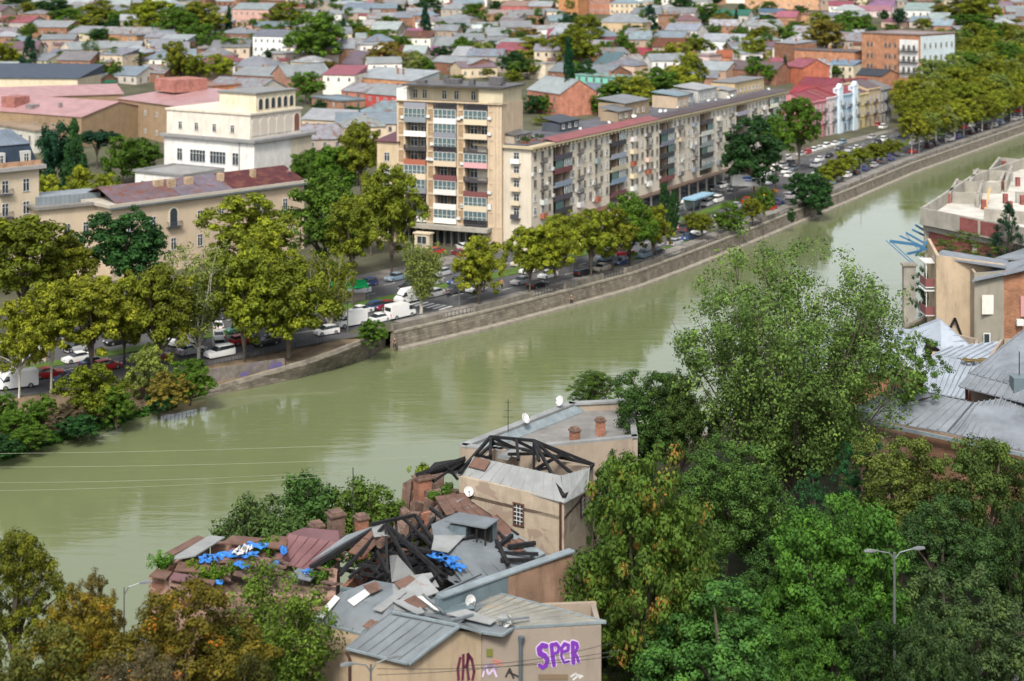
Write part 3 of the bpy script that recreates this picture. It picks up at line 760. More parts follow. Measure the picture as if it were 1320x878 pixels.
for (a, b_) in log:
    for k, z in enumerate(rowz):
        zz = z - .95
        mb = MB(); mb.box(a, b_, -.6, 1.3, zz - .15, zz); ch = rnd.choice('dgdgcmd')
        for p, q in ((a, (a + b_) / 2 - .1), ((a + b_) / 2 + .1, b_)):
            mb.box(p, q, -.6, -.5, zz, zz + (.95))
        mb.build('balcony', M_wtin, LB.root, color=vary(colr[rnd.choice('gggddmcwbd')], .3))
        mb = MB(); mb.box((a + b_) / 2 - .15, (a + b_) / 2 + .15, -.1, 1.3, zz, zz + 2.68); mb.build('partition', M_fac, LB.root, color=(.3, .23, .17))  # partition colour darkened too, painting in the loggia shade
        for x in (lerp(a, b_, .26), lerp(a, b_, .76)):
            r = rnd.random()
            if r < .55: LB.nw += 1; obj('window', win_mesh(2.0, 2.0, 'cross', FARWIN), LB.root, None, (x, 1.24, zz + .4))
            else:
                mb = MB(); mb.mi = 1; mb.box(x - 1.6, x + 1.6, -.46, -.42, zz + .97, zz + 2.65); mb.mi = 0
                for i in range(5): xx = x - 1.6 + 3.2 * i / 4; mb.box(xx - .05, xx + .05, -.52, -.42, zz + .97, zz + 2.66)
                mb.build('glazing', [M_white if r < .8 else plain('green_paint', (.06, .13, .1), .6), M_glint], LB.root)
# end face of the block, seen left of its corner
for k, z in enumerate(rowz + [3.0]):
    o = LB.win('l', 3.4, z - .5, 1.3, 2.0, 'cross', M_white)
    if k < 5:
        b2 = MB(); b2.box(-.95, 0, 2.4, 4.4, z - .75, z - .6); b2.box(-.95, -.87, 2.4, 4.4, z - .6, z + .25); b2.build('balcony', M_wtin, LB.root, color=vary(colr[rnd.choice('wgcd')]))
# shop front with awning along the ground floor
mb = MB(); mb.box(46, 128, -1.9, 0, 4.2, 4.5); mb.build('awning', M_tinrust, LB.root, color=(.22, .17, .14))
for i in range(14):
    x = 48 + i * 5.7; mb = MB(); mb.box(x, x + 4.4, -.06, .02, .4, 3.9); mb.build('shop_window', [M_glass], LB.root)
mb = MB(); mb.box(20, 34, -2.4, -.1, 4.6, 4.9); mb.build('awning', M_tin, LB.root, color=(.3, .13, .1))
LB.done()
# roof structures of the long block
def rooftop(x0, x1, y0, y1, h, wc, rc, kind='shed', name='penthouse', desc=None):
    mb = MB(); mb.box(x0, x1, y0, y1, 21.75, 21.75 + h); w_ = mb.build(name, M_plaster, LB.root, color=wc)
    mb = MB(); mb.slab([(x0 - .3, y0 - .3, 21.9 + h), (x1 + .3, y0 - .3, 21.9 + h), (x1 + .3, y1 + .3, 21.9 + h + (.9 if kind == 'shed' else .1)), (x0 - .3, y1 + .3, 21.9 + h + (.9 if kind == 'shed' else .1))], .14)
    mb.build('roof_sheet', M_tin, w_, color=rc)
    for i in range(int((x1 - x0) / 3)):
        obj('window', win_mesh(1.1, 1.1), w_, None, (x0 + 1.5 + 3 * i, y0, 22.4))
rooftop(1, 8, 4.5, 10, 1.6, (.35, .3, .24), (.2, .2, .2)); rooftop(24, 33, 6, 10.5, 2.0, (.07, .08, .1), (.07, .08, .1)); rooftop(58, 72, 6.5, 13.5, 3.4, (.3, .23, .15), (.33, .35, .36)); rooftop(50, 58, 4.5, 9, 2.2, (.3, .23, .16), (.25, .26, .27))
rooftop(86, 93, 5, 12, 3.0, (.42, .33, .24), (.3, .42, .48)); rooftop(94, 101, 7, 12.5, 2.6, (.3, .32, .32), (.3, .33, .35)); rooftop(103, 116, 6.5, 13.2, 3.2, (.42, .42, .4), (.55, .56, .57)); rooftop(118, 124, 4, 8, 2.0, (.4, .38, .34), (.45, .45, .45)); rooftop(128, 151, 6, 13, 3.4, (.5, .38, .22), (.3, .3, .3), 'flat')
for i in range(14):
    x, y = rnd.uniform(5, 148), rnd.uniform(2.4, 4.2); p = LB.W(x, y, 21.75)
    dish(p, rnd.uniform(.3, .45), rnd.uniform(-.9, .6), R(-40), None, 'satellite dishes on the long block roof', .7)
# roof garden pots at the corner of the block
for i in range(9):
    x, y = rnd.uniform(.6, 8), rnd.uniform(1.6, 3.8); p = LB.W(x, y, 21.75)
    t = thing('potted_shrub', None, 'potted plant', p, 0, 'potted shrubs on the roof corner'); auto(t, 'potted shrub on the flat roof')
    v = variant('round', i % 4, .11, 42, 45, M_leaf, .3); c = obj('crown', v[0], t, (.05, .09, .03), (0, 0, .4)); r_ = rnd.uniform(.35, .7); c.scale = (r_, r_, r_ * .9)
    mb = MB(); mb.tube([(0, 0, 0), (0, 0, .45)], [.2, .28], 8); mb.build('pot', M_brick, t, color=(.3, .12, .07))
# ---- white building with arcaded loggia
D0 = Vector((.85, -.527)); D1 = Vector((.527, .85)); wc = Vector((-63, 379)); wl_ = wc - D0 * 30
WB = Bld('institute', wl_, wc, 22, 14.6, (.66, .65, .62), label='white stepped building with arched loggia on its top floor, left of the tower', cat='institute', roof=None, z0=0)
mb = MB(); mb.box(-.9, 30.9, -.9, 22.9, 14.62, 15.3); mb.build('cornice', M_plaster, WB.root, color=(.24, .24, .24))
mb = MB(); mb.box(.3, 28.2, .6, 20, 15.3, 21.2); up = mb.build('upper_storey', M_plaster, WB.root, color=(.66, .6, .52))
mb = MB(); mb.box(0, 28.6, .3, 20.3, 21.2, 21.7); mb.build('cornice', M_plaster, up, color=(.62, .56, .46))
mb = MB(); mb.box(16, 28.0, 3, 18, 21.7, 26.2); pt = mb.build('penthouse', M_plaster, WB.root, color=(.68, .6, .44))
mb = MB(); mb.box(15.6, 28.4, 2.6, 18.4, 26.2, 26.6); mb.build('roof', M_tin, pt, color=(.4, .4, .38))
def arch_mesh(w_, h, d=.12):
    """an arched opening panel facing -y with a moulded surround"""
    mb = MB(); n = 10; r = w_ / 2
    for mi, rr, y in ((0, r + .18, -d), (1, r, -d - .02)):
        mb.mi = mi; P = [(-rr, 0), (rr, 0)] + [(rr * math.cos(math.pi * i / n), h - r + rr * math.sin(math.pi * i / n)) for i in range(n + 1)]
        P = [(x, z) for x, z in P]; k = len(P)
        mb.add([(x, y, z) for x, z in P] + [(x, 0.0 + y * .0, z) for x, z in P], [tuple(range(k))] + [(i, i + k, (i + 1) % k + k, (i + 1) % k) for i in range(k)])
    return mb
am1 = arch_mesh(1.35, 2.6).mesh('arch', [plain('white_stone', (.62, .56, .46), .8), M_glass]); am2 = arch_mesh(2.3, 4.2).mesh('blind_arch', [plain('white_stone', (.62, .56, .46), .8), plain('niche_plaster', (.55, .5, .43), .9)])
for i in range(6): obj('arch', am1, pt, None, (28.0, 4.6 + i * 2.35, 22.4), R(90))
for i in range(5): obj('blind_arch', am2, up, None, (28.2, 2.4 + i * 3.1, 16.0), R(90))
am3 = arch_mesh(1.9, 4.3).mesh('arch', [plain('white_stone', (.62, .56, .46), .8), plain('red_interior', (.18, .07, .05), .8)]); obj('arch', am3, up, None, (28.2, 18.2, 16.0), R(90))
for x in (5, 10.5, 16.5, 22.5): obj('window', win_mesh(1.2, 1.9, 'cross', M_white), up, None, (x, .6, 16.6))
for z in (8.8, 4.0):
    for x, w_ in ((5.4, 1.8), (11.5, 5.2), (18.2, 5.2), (24, 2.0)): WB.win('f', x, z, w_, 3.0, 'cross', M_white)
mb = MB(); mb.tube([(25.3, -.1, 0), (25.3, -.1, 14.6)], .09, 6); mb.build('drainpipe', M_metalgrey, WB.root)
mb = MB(); mb.box(30.02, 30.1, 14, 22, 0, 14.6); mb.build('side_panel', M_plaster, WB.root, color=(.52, .46, .36))
for y, z in ((5.5, 5), (7.8, 5.4), (9.6, 6)):
    p = WB.W(30.6, y, z - 1); dish(p, .9, R(60), R(-20), None, 'satellite dishes on the white building', 1.0)
WB2 = Bld('annex', wl_ + Vector((2, -14)) + Vector((-6, 0)), wl_ + Vector((2, -14)) + D0 * 16 + Vector((-6, 0)), 14, 7.4, (.72, .7, .66), label='low white flat-roofed annex in front of the white arched building', cat='building', roof='flat', roofc=(.5, .5, .5), z0=0)
WB2.rows('f', 3, [3.6], 1.2, 1.8, 'cross')
# ---- long cream building with tin roof, and the mansard block at the left edge
e0, e1 = at(143, 265, 14), at(392, 233, 14)
CB = Bld('public_building', e0, e1, 13, 13.6, (.5, .4, .29), label='long cream building with patched purple tin roof in front of the white building', cat='building', roof=None, z0=0, wmat=M_fac)
L = CB.L
mb = MB(); mb.box(-.8, L + .6, -.8, 13.8, 13.6, 14.2); mb.build('cornice', M_fac, CB.root, color=(.42, .38, .32))
mb = MB(); mb.box(-.85, L + .65, -.86, -.8, 13.3, 13.65); mb.build('gutter', M_tin, CB.root, color=(.25, .3, .32))
def rsheet(b, x0, x1, c, mat=None, rise=2.4, y0=-.4, y1=None, z=14.25):
    D = b.D; mb = MB(); y1 = D + .4 if y1 is None else y1
    mb.slab([(x0, y0, z), (x1, y0, z), (x1, (y0 + y1) / 2, z + rise), (x0, (y0 + y1) / 2, z + rise)], .12); mb.slab([(x0, y1, z), (x1, y1, z), (x1, (y0 + y1) / 2, z + rise), (x0, (y0 + y1) / 2, z + rise)], .12)
    return mb.build('roof_section', mat or M_tinrust, b.root, color=c)
r1 = rsheet(CB, 1, 15, (.26, .19, .22)); rsheet(CB, 15.1, 27, (.27, .24, .3)); rsheet(CB, 27.1, L - .2, (.15, .04, .045))
for x, y in ((12, 4), (14.5, 3), (18.5, 3.2), (26, 3), (34, 3)):
    mb = MB(); mb.box(x, x + rnd.uniform(1, 2), y, y + .9, 14, 17); mb.build('chimney', M_brick, r1, color=(.4, .3, .2))
ww = win_mesh(1.2, 2.3, 'cross', M_white)
for x in (4, 9, 19.5, 24.5, 29.5, 35, 40): obj('window', ww, CB.root, None, (x, 0, 8.6)); obj('window', ww, CB.root, None, (x, 0, 4.0))
for x in (13.5, 33): obj('arch', am1, CB.root, None, (x, 0, 8.6)).scale = (1.2, 1, 1.3); balc(x, 8.5, 3.2, 'd', root=CB.root); obj('window', ww, CB.root, None, (x, 0, 4))
CW = Bld('public_building', at(50, 268, 14), at(146, 259, 14), 12, 13.6, (.5, .41, .3), label='plain cream wing with flat tin roof beside the mansard block', cat='building', roof='flat', over=.7, roofc=(.42, .4, .36), z0=0, wmat=M_fac)
CW.rows('f', 4, [8.6, 4], 1.1, 2, 'cross')
mb = MB(); mb.box(1, CW.L - 1, 4, 10, 13.7, 15.3); mb.build('roof_cabin', M_tin, CW.root, color=(.4, .46, .5))
ml = Vector((-88.4, 290)); MBk = Bld('apartment_building', ml - Vector((24, 23)), ml, 13, 20.6, (.5, .42, .31), label='cream block with blue-grey mansard roof at the left edge of the photo', cat='apartment building', roof=None, z0=0, wmat=M_fac)
L = MBk.L
mb = MB(); mb.box(-.6, L + 1.0, -1.0, 13.8, 20.6, 21.3); mb.build('cornice', M_fac, MBk.root, color=(.3, .29, .28))
mb = MB(); mb.box(0, L + .2, -.3, .0, 21.3, 22.2); mb.build('parapet', M_brick, MBk.root, color=(.4, .24, .15))
mb = MB(); mb.hexa([(0, .3, 21.3), (L, .3, 21.3), (L, 13, 21.3), (0, 13, 21.3)], [(0, 1.5, 25.2), (L - 1.2, 1.5, 25.2), (L - 1.2, 12, 25.2), (0, 12, 25.2)])
mr = mb.build('roof', M_tin, MBk.root, color=(.06, .09, .14)); mb = MB(); mb.slab([(-.2, 1.2, 25.3), (L - 1, 1.2, 25.3), (L - 2.5, 6.7, 27.6), (-.2, 6.7, 27.6)], .15); mb.slab([(-.2, 12.3, 25.3), (L - 1, 12.3, 25.3), (L - 2.5, 6.7, 27.6), (-.2, 6.7, 27.6)], .15); mb.add([(L - 1, 1.2, 25.2), (L - 1, 12.3, 25.2), (L - 2.5, 6.7, 27.5)], [(0, 1, 2)]); mb.build('roof_top', M_tin, mr, color=(.28, .34, .42))
for i in range(6):
    x = L - 2.5 - i * 5; mb = MB(); mb.box(x - .9, x + .9, .1, 2.2, 21.4, 24); dm = mb.build('dormer', M_plaster, mr, color=(.5, .5, .48)); obj('window', win_mesh(1.0, 1.9, 'cross', M_white), dm, None, (x, .1, 21.7))
for z in (16.6, 12.4, 8.2, 4):
    for i in range(8): MBk.win('f', L - 2.6 - i * 4.1, z, 1.3, 2.3, 'cross', M_white)
for z in (12.2, 16.4): balc(L - 6.7, z, 2.6, 'd', root=MBk.root)

# ---- theatre halls: plain tan boxes under pink roofs
K = G(105, 190); TA = Bld('theatre_hall', K + Vector((-62, 38, 0)), K, 30, 9, TAN, label='near tan hall with long pink gabled roof, left of the white building', cat='hall', roof='gable', rise=3.4, roofc=PINK, z0=K.z, over=.3)
TA.rows('f', 9, [5.2], 1.4, 1.3, m0=4); TA.box('roof_box', 8, 22, 4, 10, 9, 13.5, M_brick, (.3, .13, .11)); TA.box('roof_box', 34, 40, 3, 9, 9, 13.2, M_brick, (.3, .13, .11))
def LM(name, px0, px1, yb, yt, slant, D, wallc, roofc, roof='gable', rise=2, n=0, fl=0, desc=None, label=None, cat='house', wmat=None, rmat=None, side=None, over=.45, group=None, ww_=1.0, wh=1.5, ch=0):
    g = G((px0 + px1) / 2, yb); Y = g.y; s = F / Y
    p0 = Vector(((px0 - CX) / F * (Y + slant / 2), Y + slant / 2)); p1 = Vector(((px1 - CX) / F * (Y - slant / 2), Y - slant / 2))
    H = (yb - yt) / s
    b = Bld(name, p0, p1, D, H, wallc, label=label, desc=desc, cat=cat, wmat=wmat, rmat=rmat, roof=roof, rise=rise, roofc=roofc, z0=g.z, over=over, group=group)
    if n and fl:
        fh = H / fl
        b.rows('f', n, [fh * k + fh * .3 for k in range(fl)], ww_, min(wh, fh * .55), 'cross', frame=M_white if rnd.random() < .5 else FARWIN)
        sd_ = side or ('r' if (px0 + px1) / 2 < 640 else 'l')
        b.rows(sd_, max(1, int(D / 4)), [fh * k + fh * .3 for k in range(fl)], ww_, min(wh, fh * .55), 'cross', frame=FARWIN)
    for i in range(ch): chim(b, b.L * rnd.uniform(.2, .8), D * .5 + rnd.uniform(-1, 1), H + rise * .8)
    b.done(); return b
LM('theatre_hall', -10, 158, 152, 124, -16, 16, TAN, PINK, 'shed', 2.2, 7, 1, label='far tan hall under a flat pink roof, behind the near pink-roofed hall', cat='hall')
tb = LM('theatre_hall', 152, 240, 180, 133, 30, 26, (.3, .21, .13), PINK, 'shed', 2.5, 6, 2, label='tall tan stage block with small windows and pink roof, left of the white building', cat='hall')
for (x0, x1, y0, y1, h_) in ((4, 5, 3, 4, 1.6), (12, 15, 5, 7, 1.0), (28, 29.2, 4, 5, 1.8), (45, 48, 3, 6, 1.2), (56, 57, 6, 7, 2)):
    mb = MB(); mb.box(x0, x1, y0, y1, 8.5, 10 + h_); mb.build('roof_vent', M_tin, TA.root, color=(.4, .36, .36))
tb.box('lantern', 2, 14, 12, 24, tb.H + 2.0, tb.H + 6, M_brick, (.34, .15, .12))
LM('theatre_hall', -90, 100, 122, 101, 6, 26, (.58, .5, .36), (.07, .1, .15), 'shed', 3.6, label='cream hall with steep dark blue roof at the left edge', cat='hall')
LM('kiosk_building', 120, 170, 162, 152, 8, 8, BRICK2, (.42, .1, .06), 'gable', 1.5, label='small building with bright red roof between the tan halls', cat='house')
LM('gallery', -30, 44, 188, 163, 26, 8, (.5, .48, .42), (.55, .42, .3), 'flat', 1, 7, 1, label='low white pilastered wing in front of the tan halls', cat='building', wh=2.6)
# ---- coloured facades along the street, right of the long block
S0 = Vector((97, 506)); sd2 = Vector((.585, .811)); t_ = 0
for (ln, c, rc, H, lab, tw) in ((13, (.5, .2, .22), (.38, .05, .07), 12.4, 'pink row house with maroon roof, first of the coloured street facades', 0),
                        (7.5, (.6, .5, .5), RED, 12.8, 'white and pink narrow row house between the pink and blue ones', 0),
                        (19, (.36, .5, .62), (.4, .04, .05), 13.0, 'pale blue row house with two white gabled towers and red roof', 1),
                        (8.5, (.56, .46, .24), (.2, .12, .13), 12.2, 'pale yellow row house right of the blue towered one', 0),
                        (11, (.46, .36, .24), (.2, .13, .13), 13.4, 'beige corner house with big arched window beside the street trees', 2),
                        (10, (.3, .3, .3), (.3, .28, .27), 12.6, 'grey row house last before the plane trees', 0)):
    a = S0 + sd2 * t_; b_ = S0 + sd2 * (t_ + ln); t_ += ln
    rb = Bld('row_house', a, b_, 14, H, c, label=lab, cat='house', roof='gable', rise=2.2, roofc=rc, wmat=M_fac, over=.12)
    n = max(2, int(ln / 3.1))
    for z in (8.6, 4.6): rb.rows('f', n, [z], 1.15, 2.2, 'cross', frame=M_white)
    rb.rows('f', n, [.6], 1.3, 2.4, 'cross', frame=FARWIN)
    rb.rows('l', 3, [8.6, 4.6], 1.1, 1.9, 'cross')
    mb = MB(); mb.box(0, rb.L, -.35, 0, rb.H - .5, rb.H); mb.box(0, rb.L, -.2, 0, 4.0, 4.2); mb.box(0, rb.L, -.2, 0, 8.0, 8.2); mb.build('cornice', M_plaster, rb.root, color=tuple(min(.7, x * 1.25) for x in c))
    for i in range(n):
        if i % 2: balc(rb.L * (i + .5) / n, 8.4, 2.4, 'd', .9, rb.root); balc(rb.L * (i + .5) / n, 4.4, 2.4, 'd', .9, rb.root)
    if tw == 1:
        for x in (3, 15.5):
            mb = MB(); mb.box(x - 1.7, x + 1.7, -.7, -.02, 0, rb.H + 2.2); mb.add([(x - 1.9, -.8, rb.H + 2.2), (x + 1.9, -.8, rb.H + 2.2), (x, -.8, rb.H + 3.8), (x - 1.9, .6, rb.H + 2.2), (x + 1.9, .6, rb.H + 2.2), (x, .6, rb.H + 3.8)], [(0, 1, 2), (5, 4, 3), (0, 2, 5, 3), (1, 4, 5, 2), (0, 3, 4, 1)])
            mb.box(x - 1.0, x + 1.0, -.02, 1.8, rb.H, rb.H + 2.2)
            tw_ = mb.build('gable_tower', M_plaster, rb.root, color=(.6, .7, .76))
            for z in (4.8, 8.8): obj('window', win_mesh(1.3, 2.4, 'cross', M_white), tw_, None, (x, -.7, z))
# ---- brick block with white balconies, back right
bb = Bld('apartment_building', (146.6, 650), (166, 630), 26, 22.5, (.38, .19, .11), label='five-storey brick block with white balconied corner beside the far plane trees', cat='apartment building', roof='flat', roofc=(.45, .35, .33), wmat=M_brick, over=.4)
Lb = bb.L; bz = [1.5, 8, 12.4, 17]
for z in bz[1:]:
    for x in (3, 4.8, 11.5, 13.4, 16): bb.win('f', x, z, 1.1, 1.9, 'cross', FARWIN)
mb = MB(); mb.box(18, 26.8, -.1, .1, 5, 20.5); bw = mb.build('white_bay', M_plaster, bb.root, color=(.62, .62, .6))
for z in (7, 11.5, 16):
    balc(22.4, z, 8.8, 'd', 1.3, bb.root)
    for x in (20, 22.4, 24.8): obj('window', win_mesh(1.2, 2.2, 'cross', FARWIN), bw, None, (x, -.1, z + .1))
mb = MB(); mb.box(Lb, Lb + .3, -.1, 26, 0, 22); ws = mb.build('white_facade', M_fac, bb.root, color=(.52, .6, .62))
for z in (7, 12, 17):
    for y in range(6): obj('window', win_mesh(1.5, 2.2, 'cross', M_white), ws, None, (Lb + .3, 2.5 + y * 4.2, z), R(90))
LM('house', 1278, 1335, 66, 33, 10, 18, (.4, .13, .08), (.42, .36, .34), 'flat', 1, 4, 2, label='red brick house with dark windows at the right edge above the trees', wmat=M_brick)

